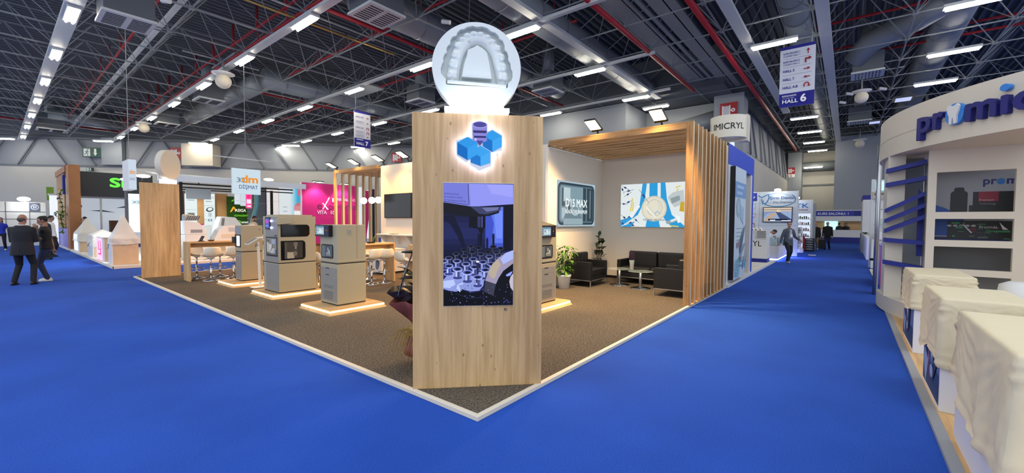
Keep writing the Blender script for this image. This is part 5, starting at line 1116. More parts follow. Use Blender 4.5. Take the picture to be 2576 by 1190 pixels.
# covered counters
mat('cloth', '#dccfae', .85, bump=.25, bscale=9); mat('box_white', '#dfe0e4', .45)
def draped(name, x0, x1, y0, y1, zt, hem, seed, amp, lb, mt='cloth', peak=None, gr=None, cat='dust sheet', sag=.0):
    random.seed(seed); rows = 26; ph = [random.uniform(0, 6.28) for _ in range(8)]; vs = []; fs = []
    W_, D_ = x1-x0, y1-y0; L_ = 2*(W_+D_); tri = lambda v: 2*abs((v/(2*PI)) % 1.0-.5)-.5
    n1 = max(10, int(W_/.022)); n2 = max(8, int(D_/.022)); ss = [W_*k/n1 for k in range(n1)]+[W_+D_*k/n2 for k in range(n2)]+[W_+D_+W_*k/n1 for k in range(n1)]+[2*W_+D_+D_*k/n2 for k in range(n2)]; n = len(ss)
    def per(s):
        e = 1e-6
        if s < W_-e: p_, nn = V(x0+s, y0, 0), V(0, -1, 0)
        elif s < W_+D_-e: p_, nn = V(x1, y0+s-W_, 0), V(1, 0, 0)
        elif s < 2*W_+D_-e: p_, nn = V(x1-(s-W_-D_), y1, 0), V(0, 1, 0)
        else: p_, nn = V(x0, y1-(s-2*W_-D_), 0), V(-1, 0, 0)
        for q_, d_ in ((0, V(-1, -1, 0)), (W_, V(1, -1, 0)), (W_+D_, V(1, 1, 0)), (2*W_+D_, V(-1, 1, 0))):
            if abs(s-q_) < e: nn = d_
        return p_, nn
    cs = (0, W_, W_+D_, 2*W_+D_)
    for j in range(rows+1):
        f = (j/rows)**1.15
        for s_ in ss:
            p_, nn = per(s_); dc = [((s_-q_+L_/2) % L_)-L_/2 for q_ in cs]; c1 = min(abs(v) for v in dc)
            hz = hem(s_/L_) if callable(hem) else hem; h_ = f*(zt-hz)
            vert = tri(s_*13+ph[0]+.8*math.sin(f*4))*.7+tri(s_*29+ph[2])*.35          # hanging folds
            rad = tri(34*math.atan2(h_+.02, c1+.03)+ph[3])*math.exp(-((c1**2+h_**2)**.5)*2.4)   # creases fanning from the top corners
            hemb = (tri(f*46+ph[4]+2.2*math.sin(s_*6+ph[5]))+.6*tri(f*71+s_*9))*max(0, f-.70)/.30   # bunched hem
            out = .008+.010*min(1, f*8)+amp*.28*f+amp*.75*f*vert+.034*rad*min(1, f*6)+.022*hemb+.004*tri(s_*50+f*30)*f
            out = max(.006, out); q2_ = p_+nn*out; vs.append((q2_.x, q2_.y, zt+.004-h_+.014*f*math.sin(s_*7+ph[6])))
    for j in range(rows):
        for k in range(n): a, b = j*n+k, j*n+(k+1) % n; fs.append((a, b, b+n, a+n))
    mx, my = (x0+x1)/2, (y0+y1)/2; base = len(vs); lv = [.94, .8, .6, .4, .2, .08]; pk = peak if peak else 0
    for l_ in lv:
        for k in range(n):
            v0 = vs[k]; an = math.atan2(v0[1]-my, v0[0]-mx); vs.append((mx+(v0[0]-mx)*l_, my+(v0[1]-my)*l_, zt+.008+pk*(1-l_)**1.15+(.006+.02*min(1, pk*2))*tri(an*7+ph[7])*l_*(1-l_)*2))
    prev = 0
    for i in range(len(lv)):
        for k in range(n): a, b = prev+k, prev+(k+1) % n; c_, d_ = base+i*n+k, base+i*n+(k+1) % n; fs.append((b, a, c_, d_))
        prev = base+i*n
    vs.append((mx, my, vs[prev][2]+pk*.02)); fs += [(prev+(k+1) % n, prev+k, len(vs)-1) for k in range(n)]
    o = MB().add(vs, fs).build(name, mt, None, smooth=True)
    k_ = o.modifiers.new('k', 'SMOOTH'); k_.iterations = 1; k_.factor = .35
    tag(o, lb, cat, gr); return o
def counter(x0, x1, y0, y1, h, lb, art=True, seed=0):
    t = thing('display_counter', lb, 'counter', (0, 0, .028), 0, 'white counters under dust sheets on the right'); B(x0, x1, y0, y1, 0, h-.028).build('body', 'box_white', t, bevel=.004)
    if art:
        random.seed(seed); W_ = x1-x0; p = Pic(W_-.06, .62, '#5b6f9c', .001); p.rect(0, 0, W_, .25, '#22355e'); p.poly([(0, .2), (.3, .6), (.5, .62), (.2, 0)], '#8fa2c8'); p.poly([(.1, .62), (.16, .3), (.3, .25), (.34, .62)], '#14161c')
        p.poly([(.4, .62), (.35, .45), (.55, .30), (.62, .62)], '#c8cfdc'); p.ell(.22, .45, .06, .05, '#a42a34'); p.line([(.3, .5), (.45, .1)], .03, '#b03a44'); p.poly([(.6, .1), (.8, .3), (.8, .5), (.62, .4)], '#14203e'); p.ell(.55, .2, .08, .06, '#9db0d0')
        p.build('front_print', 'print', t, (x1-.03, y1+.001, .04), (-1, 0, 0), (0, 1, 0))
    return t
counter(7.05, 8.20, -1.16, -.66, .97, 'farthest of the three covered white counters on the right', True, 1)
counter(4.98, 5.95, -1.16, -.64, .97, 'middle covered white counter on the right with printed side', True, 2)
t3 = counter(3.05, 4.37, -1.3, -.655, .97, 'nearest covered white counter, at the bottom right corner', False)
B(3.05, 4.37, -.655, -.645, .05, .32).build('skirt_board', 'box_white', t3)
g = 'cream dust sheets on the right counters'
draped('dust_sheet', 7.05, 8.20, -1.16, -.66, .985, lambda u: .52+.03*math.sin(u*17), 3, .05, 'cream sheet over the farthest right counter', gr=g)
draped('dust_sheet', 4.98, 5.95, -1.16, -.64, .985, lambda u: .45+.05*math.sin(u*20), 5, .055, 'cream sheet over the middle right counter, bunched at its hem', gr=g)
draped('dust_sheet', 3.05, 4.37, -1.3, -.655, .985, lambda u: .42-.12*math.cos((u-.75)*9), 8, .075, 'cream sheet over the nearest right counter, hanging low', gr=g)
draped('dust_sheet', 4.2, 4.9, -2.2, -1.6, .95, .3, 12, .05, 'small cream sheet corner behind the nearest right counter', gr=g)
a = fx(2560, 728, 7.6); t = thing('tub_chair', 'pale rounded chair back behind the covered counters', 'chair', (7.6, a.y-.1, .028))
MB().loft([(0, 0, .42, .25, .25, .8), (0, 0, .5, .27, .27, .8), (-.02, 0, .7, .26, .27, .8), (-.02, 0, .86, .20, .25, .8), (-.02, 0, .90, .12, .18, .8)], 20).build('shell', 'white', t, smooth=True); MB().tube([(0, 0, 0), (0, 0, .43)], .03, 10).build('pole', 'chrome', t); MB().lathe([(.24, 0), (.24, .01), (.04, .03)]).build('base', 'chrome', t)

# =================================================================== NEXT BOOTH ON THE LEFT OF THE AISLE
t = thing('booth_platform', 'low white platform of the booth with the tall blue frame', 'platform', (0, 0, 0)); B(11.3, 20.1, 2.26, 6.5, 0, .07).build('board', 'white', t)
t = thing('booth_gateway', 'tall booth front with a royal blue frame and white panels', 'booth frame', (0, 0, .07))
mat('royal', '#3050c8', .5); YF = 2.34
m = MB(); m.box(11.42, 15.0, YF, YF+.25, 2.98, 3.50); m.box(14.72, 15.0, YF, YF+.25, 0, 2.98); m.build('frame', 'royal', t)
B(11.36, 11.42, YF, YF+1.2, 0, 3.50).build('edge_panel', 'black', t); B(11.30, 11.36, YF, YF+1.2, 0, 3.42).build('white_edge', 'white', t); B(11.42, 13.2, YF, YF+.1, 0, 2.98).build('front_panel', 'white', t)
B(14.52, 14.72, YF, YF+.9, 0, 2.98).build('return_panel', 'white_wall', t); B(13.2, 14.6, YF+.85, YF+.9, 0, 2.98).build('rear_panel', 'panel_grey', t)
t = thing('poster_panel', 'tall thick blue and white dental poster with a black edge', 'poster', (0, 0, .10)); B(11.66, 13.06, YF-.12, YF, .05, 2.92).build('board', 'black', t)
p = Pic(1.4, 2.87, '#cfe0ea', .0015); p.rect(0, 2.1, 1.4, 2.5, '#7fa8d8'); p.rect(.2, 2.34, 1.1, 2.42, '#b4cdec'); p.rect(.2, 2.18, .9, 2.26, '#b4cdec')
p.ell(.45, 1.85, .28, .26, '#b9cfdc'); p.poly([(.5, 1.95), (1.1, 1.85), (1.1, 1.4), (.7, 1.55)], '#a7c8da'); p.ring(.45, 1.85, .22, .20, .03, '#9ab6c6')
for i in range(4): p.rect(.2, 1.30-.10*i, 1.1-.15*(i % 2), 1.315-.10*i, '#9fb4c4')
for i in range(9): p.line([(.70+.02*i, .62+.03*i), (.55+.09*i, 1.0+.05*i)], .04, '#5f7484')
p.line([(.6, .5), (1.25, .9)], .06, '#5f7484'); p.ell(.35, .88, .07, .09, '#c8756f'); p.line([(.3, .8), (.45, .95)], .03, '#4c6ca8')
for i in range(9): p.ring(-.05, .05+.05*i, .55+.03*i, .05, .02, '#3fa7c4', 12, 0, 180)
p.poly([(1.0, .3), (1.3, .5), (1.4, .75), (1.4, .5), (1.2, .2)], '#39a4c9'); p.text('IMICRYL', .42, .42, .20, '#54646e', .0, width=.75); p.rect(.5, .31, .95, .35, '#7a8c96')
p.build('picture', 'print', t, (11.66, YF-.1205, .05), (1, 0, 0), (0, -1, 0))
t = thing('round_sign', 'cream half round sign with IMICRYL lettering on a white mast', 'sign', (13.6, 2.80, 0), 0)
mat('sign_cream', '#e6dfca', .5)
P = [(.42*math.cos(math.radians(a))-.10, .47*math.sin(math.radians(a))) for a in range(90, 271, 6)]+[(-.02, -.47), (-.02, .47)]
RS = MB().prism(P, 4.03, 4.65).build('drum', 'sign_cream', t); B(-.02, .30, -.50, .50, 3.95, 4.70).build('backing', 'cream', t); B(.0, .16, -.13, .03, 3.5, 3.95).build('mast', 'soft_glow', t)  # the mast is no lamp; its brightness is a glow in the material
def onround(vs, u0, z0, k):
    out = []
    for x, y, z in vs:
        s_ = u0+x*k; th = s_/.47*1.0; th = max(-1.5, min(1.5, th)); out.append((-.10-(.424+z*2)*math.cos(th), -(.47+z*2)*math.sin(th), z0+y*k))
    return out
vs, fs = text_mesh('IMICRYL', .25, .012); x0 = min(v[0] for v in vs); x1 = max(v[0] for v in vs)
MB().add(onround([(v[0]-x0, v[1], v[2]) for v in vs], -.33, 4.25, .88/(x1-x0)), fs).build('lettering', 'black', t)
m = MB()
for rx, rz_ in ((.10, .17), (.06, .11)):
    for k in range(24):
        for (a, b) in ((k, k+1),):
            A = [(rx*math.cos(2*PI*a/24), rz_*math.sin(2*PI*a/24)), (rx*math.cos(2*PI*b/24), rz_*math.sin(2*PI*b/24))]; P = [(A[0][0], A[0][1], 0), (A[1][0], A[1][1], 0), (A[1][0]*.88, A[1][1]*.92, 0), (A[0][0]*.88, A[0][1]*.92, 0)]
            m.add(onround(P, -.54, 4.33, .85), [(3, 2, 1, 0)])
m.build('emblem', 'machine_dark', t)
# reception counter
t = thing('reception_counter', 'white counter lettered YL behind the tall blue frame', 'counter', (0, 0, .07)); B(18.6, 19.3, 2.40, 3.15, .14, 1.18).build('body', 'white', t); B(18.59, 19.3, 2.39, 3.15, 0, .14).build('blue_band', 'blue_paint', t)
vs, fs = text_mesh('IMICRYL', .30, 0); x1 = max(v[0] for v in vs); MB().add([(18.595, 2.58+1.05-v[0]*1.05/x1, .62+v[1]) for v in vs if True], fs).build('lettering', 'black', t)
t = thing('shade_rack', 'small white rack of dark strips hung on the lettered counter', 'rack', (18.55, 2.42, 1.0)); B(0, .04, 0, .34, 0, .30).build('tray', 'white', t)
m = MB(); [m.box(-.005, 0, .02, .32, .03+.055*i, .055+.055*i) for i in range(5)]; m.build('strip', 'seam', t)
for i, (y, lb) in enumerate(((2.66, 'round white jar nearer the aisle on the lettered counter'), (2.80, 'round white jar beside the blue frame on the lettered counter'), (2.92, 'third white jar on the lettered counter'))):
    t = thing('jar', lb, 'jar', (18.8, y, 1.25), 0, 'round jars on the lettered counter'); MB().lathe([(.06, 0), (.075, .02), (.075, .10), (.05, .13), (.05, .15)], n=16).build('body', 'white_gloss', t, smooth=True)
    MB().lathe([(.055, .15), (.055, .175)], n=16).build('lid', 'white', t); MB().ell((-.07, 0, .07), .008, .03, .03, 10, 6).build('seal', 'terracotta', t, smooth=True)
# dental supplies wall with television
t = thing('booth_wall', 'white panelled booth wall with an oval blue emblem', 'wall panel', (0, 0, 0)); B(24.0, 24.15, 1.90, 5.2, 0, 3.12).build('panel', 'white', t); B(23.98, 24.16, 1.86, 1.92, 0, 3.14).build('edge_post', 'tray_white', t)
p = Pic(3.2, 3.1, '#d2dbe0', .0012)
for z in (.75, 1.45, 2.0, 2.55): p.rect(0, z, 3.2, z+.015, '#9fb0b8')
p.rect(1.62, 0, 1.635, 3.1, '#9fb0b8')
C_ = '#2f7fb4'; OX, OY = 2.42, 2.72
p.ring(OX, OY, .70, .34, .04, C_, 40, 170, 400); p.ring(OX-.05, OY+.02, .62, .28, .02, '#5aa2cc', 30, 20, 150); p.line([(OX-.85, OY+.22), (OX-.70, OY+.12), (OX-.55, OY+.20), (OX-.42, OY+.26), (OX-.38, OY+.10), (OX-.46, OY-.10), (OX-.58, OY-.22)], .05, C_); p.line([(OX-.62, OY-.02), (OX-.66, OY-.22)], .03, C_)
p.text('Şirin Dental', OX-.36, OY+.02, .19, '#2f5f9a', .012, width=1.0); p.text('Diş Deposu', OX-.22, OY-.17, .15, '#4a6a8c', .005, width=.75)
p.rect(1.18, 2.68, 1.52, 3.08, '#26308e'); p.text('r', 1.36, 2.8, .2, '#ffffff', .02)
for x, z, c_ in ((1.30, 2.30, '#c3ccd2'), (1.30, 1.85, '#c9b0a4'), (1.28, 1.35, '#b8542c')): p.rrect(x-.08, z, x+.16, z+.22, .03, c_); p.rrect(x-.05, z+.05, x+.13, z+.16, .02, '#e6e8ea')
for x in (1.15, 1.9): p.rrect(x, .98, x+.1, 1.1, .03, '#3a4048')
p.build('wall_print', 'print', t, (23.995, 5.1, 0), (0, -1, 0), (-1, 0, 0))
t = thing('television', 'television on the white booth wall showing parked rooftops', 'television', (0, 0, 0)); B(23.92, 23.98, 2.08, 3.30, 1.62, 2.36).build('housing', 'black', t)
p = Pic(1.16, .68, '#8fa4c4', .002); p.rect(0, .5, 1.16, .68, '#c9b8a8'); p.rect(0, .56, 1.16, .60, '#8b7f78'); p.poly([(0, .05), (.35, .42), (.55, .40), (.2, 0)], '#b89c84'); p.poly([(0, .2), (.18, .4), (.5, .46), (.5, .5), (0, .5)], '#7d8fb4'); p.poly([(.5, .5), (.62, .5), (1.16, .12), (1.16, 0), (.75, 0)], '#3f4c70'); p.rect(.2, .05, 1.0, .14, '#15182a'); p.rect(.28, .04, .5, .09, '#dfe4ee'); p.rect(.75, .02, 1.14, .07, '#c9d4e8'); p.ell(.62, .52, .10, .06, '#d8c6a8')
p.build('picture', 'screen', t, (23.918, 3.27, 1.65), (0, -1, 0), (-1, 0, 0))
for (x, y, z, s, lb) in ((23.7, 2.68, 3.16, .26, 'bright lamp over the oval emblem wall'), (23.7, 3.95, 3.16, .20, 'bright lamp partly behind the blue frame'), (29.5, 2.35, 3.05, .22, 'bright lamp at the next small booth beyond the emblem wall')):
    t = thing('display_lamp', lb, 'lamp', (x, y, z), 0, 'bright lamps over the right-hand aisle booths'); MB().ell((0, 0, 0), .10, s*.55, s*.30, 14, 8).build('bulb', 'lamp_white', t, smooth=True); MB().bar((0, 0, 0), (.6, 0, -.06), .04).build('arm', 'tray_white', t)
# glass showcase with blue light
mat('led_blue', '#ffffff', .5, emit=(.25, .32, 1.0), es=14); mat('pale_glass', '#a9cfcf', .08, alpha=.38)
t = thing('glass_showcase', 'glass topped white showcase glowing blue along its foot', 'showcase', (0, 0, 0)); B(20.3, 27.0, 2.22, 2.62, .10, .64).build('body', 'white', t)
B(20.34, 26.96, 2.26, 2.60, 0, .05).build('plinth', 'blue_paint', t); B(20.32, 26.98, 2.235, 2.61, .05, .09).build('light_strip', 'led_blue', t); B(20.3, 27.0, 2.22, 2.62, .64, .98).build('glass_case', 'pale_glass', t)
m = MB(); m.box(20.3, 20.33, 2.22, 2.25, .64, .98); m.box(22.5, 22.53, 2.22, 2.25, .64, .98); m.box(20.3, 27.0, 2.22, 2.24, .97, .99); m.build('glass_frame', 'tray_white', t)
random.seed(15)
for i in range(9):
    x = 20.5+i*.7; o = B(x, x+.25, 2.32, 2.5, .645, .70+random.uniform(0, .12)).build('boxed_ware', random.choice(['white', 'leaf', 'sky_blue', 'panel_grey'])); tag(o, 'small boxed ware inside the long glass showcase', 'box', 'boxed wares in the glass showcase')
lamp('showcase_glow', 'AREA', (23.0, 2.0, .25), (23.0, 1.6, 0), 12, (.25, .3, 1), .5, parent=None)
# next small booth with shelves
t = thing('shelf_booth', 'narrow lit booth with shelves of small dental goods, TK lettering above', 'booth', (0, 0, 0)); B(30.0, 30.2, 1.72, 3.2, 2.15, 2.95).build('header', 'white', t); B(30.0, 30.9, 1.64, 1.72, 0, 2.95).build('side_panel', 'white', t); B(30.85, 30.9, 1.72, 3.2, 0, 2.2).build('back_panel', 'soft_glow', t)  # back panel glows by itself, the booth's brightness put into its material
p = Pic(.8, .7, '#d6e0e8', .003); p.text('TK', .02, .28, .36, '#2f6fc0', .02, width=.66); p.text('URUNLER', .05, .12, .12, '#b0505a', .01, width=.6); p.build('header_print', 'print', t, (29.995, 2.5, 2.2), (0, -1, 0), (-1, 0, 0))
random.seed(31)
for z in (.75, 1.1, 1.45, 1.8): B(30.1, 30.85, 1.74, 3.2, z, z+.03).build('shelf', 'white', t)
for z in (.78, 1.13, 1.48, 1.83):
    for k in range(7):
        y = 1.80+k*.10; o = B(30.12, 30.24, y, y+.06, z, z+random.uniform(.10, .2)).build('goods_box', random.choice(['flood_x', 'red_pipe', 'leaf', 'white', 'black', 'terracotta']) if 'flood_x' in MATS else random.choice(['red_pipe', 'leaf', 'white', 'black', 'terracotta', 'cream'])); tag(o, 'small coloured goods box on the shelves under the TK sign', 'box', 'goods on the lit shelves')
t = thing('banner_stand', 'narrow grey banner stand beside the lit shelf booth', 'banner', (30.6, 1.50, 0)); B(0, .04, 0, .16, .05, 2.75).build('banner', 'panel_grey', t); B(-.1, .15, -.02, .18, 0, .05).build('foot', 'steel', t)
t = thing('folded_goods_crate', 'dark crate of folded grey textiles with a red side at the aisle edge', 'crate', (28.6, 1.45, 0)); B(0, .7, 0, .5, 0, .72).build('crate', 'black', t); B(-.02, 0, .42, .52, 0, .86).build('red_side', 'red_pipe', t)
m = MB(); [m.ell((.02, .22, .12+.13*i), .1, .20, .05, 12, 6) for i in range(5)]; m.build('folded_cloth', 'panel_grey', t, smooth=True)
t = thing('white_display_stand', 'bunched white display figures at the end of the glass showcase', 'display stand', (27.3, 2.0, 0)); m = MB()
for i in range(7): m.ell((.1*(i % 2), .04*math.sin(i*2), .25+i*.17), .12, .11, .11, 10, 7)
m.build('figure', 'white', t, smooth=True); B(-.15, .25, -.15, .2, 0, .2).build('base', 'white', t)
for i in range(3): B(.4+.2*i, .44+.2*i, .1, .14, 0, 1.35).build('rail', 'brushed', t)
tag(B(25.2, 25.7, 1.2, 1.5, 0, .012).build('white_sheet', 'white'), 'white sheet lying on the blue aisle carpet', 'paper')
# lecture room front at the far end
t = thing('lecture_room_front', 'white and navy room front lettered KURS SALONU: 1 at the corridor end', 'booth front', (0, 0, 0)); XK = 42.25
B(XK, XK+.1, -1.2, 2.3, 2.08, 2.62).build('header', 'white', t); B(XK-.02, XK, -1.2, 2.2, 2.14, 2.56).build('navy_board', 'blue_paint', t); B(XK, XK+.1, -1.2, 2.3, 1.74, 2.08).build('upper_panel', 'white', t)
B(XK, XK+.1, -1.2, 2.3, .46, 1.04).build('lower_panel', 'white', t); B(XK-.02, XK+.1, -1.2, 2.3, 0, .46).build('navy_skirt', 'blue_paint', t); B(XK+.55, XK+.6, -1.2, 2.3, 0, 2.2).build('rear_wall', 'oak_y', t); B(XK+.45, XK+.5, .65, 1.5, .9, 1.9).build('lit_panel', 'lamp_teal', t) if mat('lamp_teal', '#ffffff', .5, emit=(.35, .75, .95), es=.6) else None
p = Pic(2.4, .4, '#1d2f9a', .004); p.text('KURS SALONU: 1', .1, .09, .27, '#f4f4ff', .02, width=1.95); p.build('lettering', 'print', t, (XK-.024, 2.06, 2.15), (0, -1, 0), (-1, 0, 0))
# booths on the right side of the aisle, far part
t = thing('corner_booth', 'white booth signed 6-F09 with a small cyan screen on top', 'booth', (0, 0, 0))
B(20.0, 20.1, -2.5, -.64, .05, 3.16).build('front_wall', 'white', t); B(19.9, 20.12, -.72, -.62, 0, 3.18).build('post', 'tray_white', t); B(19.85, 19.9, -1.06, -.66, 2.48, 2.74).build('number_board', 'cream', t)
p = Pic(.40, .24, '#b6ab98', .002); p.text('6-F09', .04, .12, .11, '#222222', .02, width=.32); p.rect(.08, .04, .14, .05, '#222222'); p.rect(.18, .03, .23, .07, '#222222'); p.ell(.31, .05, .03, .015, '#222222'); p.build('number_print', 'print', t, (19.845, -.66, 2.49), (0, -1, 0), (-1, 0, 0))
B(19.9, 19.95, -1.02, -.74, 2.78, 3.08).build('cyan_screen', 'lamp_cyan', t) if mat('lamp_cyan', '#ffffff', .5, emit=(.02, .55, .95), es=.7) else None
m = MB(); [m.box(19.985, 20.0, -2.5, -.64, z, z+.012) for z in (1.0, 1.55, 2.1)]; m.build('panel_joint', 'brace', t)
t = thing('white_cabinet', 'white cabinet with a dark oven front inside the 6-F09 booth', 'cabinet', (19.2, -.98, .03)); B(0, .6, -.5, .32, 0, 1.0).build('body', 'white', t); B(-.01, 0, -.25, .1, .30, .80).build('dark_front', 'black', t); B(-.1, .5, -.4, .2, 1.0, 1.25).build('top_box', 'box_white', t, bevel=.03); MB().ell((.2, -.1, 1.55), .12, .3, .22, 12, 8).build('film_cover', 'pale_glass', t, smooth=True)
t = thing('dental_chair_foot', 'pale dental chair foot on a beige mat by the aisle', 'dental chair', (17.8, -.9, .02)); MB().ell((0, 0, .12), .45, .20, .12).build('base', 'white', t, smooth=True); MB().bar((-.1, .28, .42), (.4, -.3, .46), .14, .07).build('footrest', 'black', t); MB().tube([(.1, -.1, .2), (.2, -.15, .8)], .10, 10).build('column', 'white', t, smooth=True)
tag(B(15.9, 19.0, -1.6, -.62, 0, .02).build('booth_mat', 'cream'), 'beige mat under the pale dental chair by the aisle', 'mat')
t = thing('violet_counter', 'violet tinted counter edge right behind the slim metal post', 'counter', (14.0, -.66, 0)); B(0, 1.9, -.6, 0, 0, 1.05).build('body', 'violet', t) if mat('violet', '#7d74c8', .4) else None
B(-.02, 0, -.6, .0, 0, 1.05).build('red_side', 'magenta', t)
t = thing('white_booth_panel', 'white booth panel with a navy cap farther along the right aisle', 'booth', (0, 0, 0)); B(30.5, 33.5, -1.2, -.62, 0, 2.9).build('panel', 'white', t); B(30.5, 33.5, -1.22, -.60, 2.9, 3.15).build('navy_cap', 'blue_paint', t); B(29.5, 33, -1.1, -.58, 0, 1.0).build('counter', 'panel_grey', t)
m = MB(); random.seed(6)
for i in range(20): leaf(m, (0, 0, 0), (random.uniform(-1, 1), random.uniform(-1, 1), .8), .25, .06, .5)
tag(m.build('green_plant', 'leaf', loc=(29.8, -.75, 1.0)), 'small green plant on the grey counter of the right aisle', 'plant')
t = thing('long_low_counter', 'long grey counter along the right aisle before the lecture room', 'counter', (0, 0, 0)); B(24.0, 29.0, -1.2, -.66, 0, .95).build('body', 'box_white', t); B(24.0, 29.0, -1.22, -.64, .95, .99).build('top', 'white', t)

# =================================================================== DENTAL BOOTH BEHIND THE LEFT END
t = thing('booth_platform', 'white raised platform of the dental booth beyond the blue aisle strip', 'platform', (0, 0, 0)); B(2.42, 16.0, 18.35, 30.0, 0, .075).build('board', 'white', t); B(2.40, 14.0, 18.33, 18.35, 0, .08).build('edging', 'cream', t); B(2.40, 2.42, 18.33, 30.0, 0, .08).build('edging', 'cream', t)
PZ2 = .078
mat('pale_wood', '#c9ad8e', .55, var=.06, vscale=4); mat('tulle', '#e9e4da', .8, alpha=.78); mat('pink_box', '#ffffff', .5, emit=(1.0, .10, .38), es=.6); mat('ice_box', '#ffffff', .5, emit=(.78, .92, 1.0), es=.30)
g = 'pale counters along the dental booth edge'
def dcounter(y0, y1, lb, glow=None, x1=3.2):
    t = thing('display_counter', lb, 'counter', (0, 0, PZ2), 0, g); B(2.50, x1, y0, y1, 0, .86).build('body', 'pale_wood', t); B(2.48, 2.50, y0, y1, 0, .86).build('side_panel', 'white', t)
    if glow == 'pink':
        B(2.455, 2.48, y0+.35, y1-.1, .04, .80).build('lit_panel', 'pink_box', t)
        p = Pic(.66, .5, '#ff4f9a', .002); p.rect(.12, .22, .52, .48, '#ffe2f0')
        for i in range(5): p.rect(.15+.07*i, .24, .19+.07*i, .46, '#ff6fae')
        p.rect(.2, .06, .48, .18, '#fff0f8'); p.build('panel_print', 'bright', t, (2.452, y0+.35+.7, .22), (0, -1, 0), (-1, 0, 0))
    if glow == 'ice': B(2.455, 2.48, y0+.3, y1-.3, .06, .80).build('lit_panel', 'ice_box', t)
dcounter(19.0, 19.75, 'nearest pale counter of the dental booth, tented with white tulle', None, 3.15); dcounter(20.6, 22.1, 'counter with a glowing pink side panel', 'pink'); dcounter(23.2, 24.6, 'counter under the sagging middle tulle sheet', None); dcounter(27.4, 29.2, 'farthest pale counter with a glowing white side panel', 'ice')
def tent(x0, x1, y0, y1, zt, hem, pk, seed, lb):
    draped('tulle_cover', x0, x1, y0, y1, zt, hem, seed, .10, lb, 'tulle', peak=pk, gr='white tulle covers on the dental booth counters')
tent(2.50, 3.15, 19.0, 19.75, .955, lambda u: .75-.35*max(0, math.sin(u*6.28+4.2)), .85, 41, 'tulle cover rising to a sharp peak beside the left pillar')
tent(2.50, 3.2, 23.2, 24.6, .955, lambda u: .45+.2*math.sin(u*9), .22, 42, 'low sagging tulle cover in the middle of the counter row')
tent(2.50, 3.2, 27.4, 29.2, .955, .55, .72, 43, 'tulle cover over the farthest counter by the wooden portal')
draped('tulle_cover', 2.50, 3.2, 20.6, 22.1, .955, .90, 44, .06, 'short flat tulle cover on the pink panel counter', 'tulle', peak=.1, gr='white tulle covers on the dental booth counters')
# hanging sign of the dental booth
t = thing('hanging_sign', 'square white hanging sign with orange dm and blue lettering', 'sign', (5.99, 19.0, 2.63)); W, H_ = 1.03, 1.02
B(0, W, 0, .08, 0, H_).build('box', 'white', t); p = Pic(W, H_, '#c9dbe6', .0015); OR = '#e8922c'
p.text('d', .33, .47, .42, OR, .035, width=.22); p.text('m', .56, .47, .42, OR, .035, width=.36); p.text('3', .13, .47, .27, '#5f7488', -.004, width=.13); p.ring(.36, .56, .075, .085, .018, '#4f6f94', 24); p.text('DİŞMAT', .23, .22, .21, '#39588c', .012, width=.68)
p.build('sign_print', 'lightbox', t, (0, -.002, 0), (1, 0, 0), (0, -1, 0)); MB().tube([(.5, .04, H_), (.5, .04, 5.75)], .01, 5).build('cable', 'truss', t); MB().bar((-.6, .04, 1.42), (1.6, .04, 1.42), .04).build('hanger_beam', 'tray_white', t)
t = thing('hanging_sign', 'white hanging sign with dm lettering seen edge on above the left pillar', 'sign', (fy(344, 480, 18.9).x, 18.9, 2.60)); B(-.20, .0, -.02, 1.0, 0, 1.02).build('box', 'white', t)
p = Pic(.20, 1.0, '#c9d6e6', .0015); p.text('dm', .02, .52, .20, OR, .03, width=.15); p.text('DMAT', .02, .30, .13, '#5b6c94', .0, width=.15); p.build('sign_print', 'lightbox', t, (-.20, -.0215, .01), (1, 0, 0), (0, -1, 0)); MB().tube([(-.1, .5, 1.02), (-.1, .5, 5.78)], .01, 5).build('cable', 'truss', t); MB().bar((-1.5, .5, 5.76), (1.3, .5, 5.76), .04).build('hanger_bar', 'truss', t)
# canopy of the booth
mat('canopy', '#dfe8ee', .8)
t = thing('fabric_canopy', 'white fabric canopy ring above the dental booth', 'canopy', (0, 0, 0)); m = MB(); m.add([(3.9, 20.0, 3.28), (9.3, 20.4, 3.16), (9.3, 22.8, 3.50), (4.1, 23.0, 3.60)], [(0, 1, 2, 3)]); m.build('sheet', 'canopy', t, solid=.02)
m = MB(); m.box(3.9, 9.3, 19.9, 20.0, 3.05, 3.28); m.build('valance', 'canopy', t)
t = thing('black_truss_frame', 'black metal frame of the dental booth beside the left pillar', 'frame', (0, 0, PZ2)); m = MB()
for x, y in ((4.72, 20.6), (9.0, 23.0), (3.7, 24.5)): m.box(x-.05, x+.05, y-.05, y+.05, 0, 3.0)
m.build('post', 'black', t); m = MB(); m.bar((4.72, 20.6, 2.94), (9.0, 20.6, 2.94), .06); m.bar((4.72, 20.6, 2.80), (9.0, 20.6, 2.80), .05); m.bar((4.72, 20.6, 2.94), (4.72, 24.5, 2.94), .06); m.bar((3.7, 24.5, 2.94), (9, 24.5, 2.94), .05); m.build('beam', 'black', t)
def pan(x0, x1, y, z0, z1, m_, nm, lb, cat='wall panel', th=.05):
    o = B(x0, x1, y, y+th, z0, z1).build(nm, m_); return tag(o, lb, cat)
def panpx(px0, py0, px1, py1, y, m_, nm, lb, cat='wall panel', floor=False):
    a = fy(px0, py0, y); b = fy(px1, py1, y); z0 = PZ2 if floor else b.z; return pan(a.x, b.x, y, z0, a.z, m_, nm, lb, cat)
panpx(449, 481, 456, 590, 23.3, 'magenta', 'magenta_panel', 'narrow magenta panel strip right of the left pillar', floor=True)
panpx(468, 471, 531, 502, 21.5, 'panel_lt', 'hanging_fabric_square', 'pale grey square panel hung inside the dental booth') if mat('panel_lt', '#b9c2c6', .7) else None
mat('oak_far', '#a87a48', .55, var=.08, vscale=3)
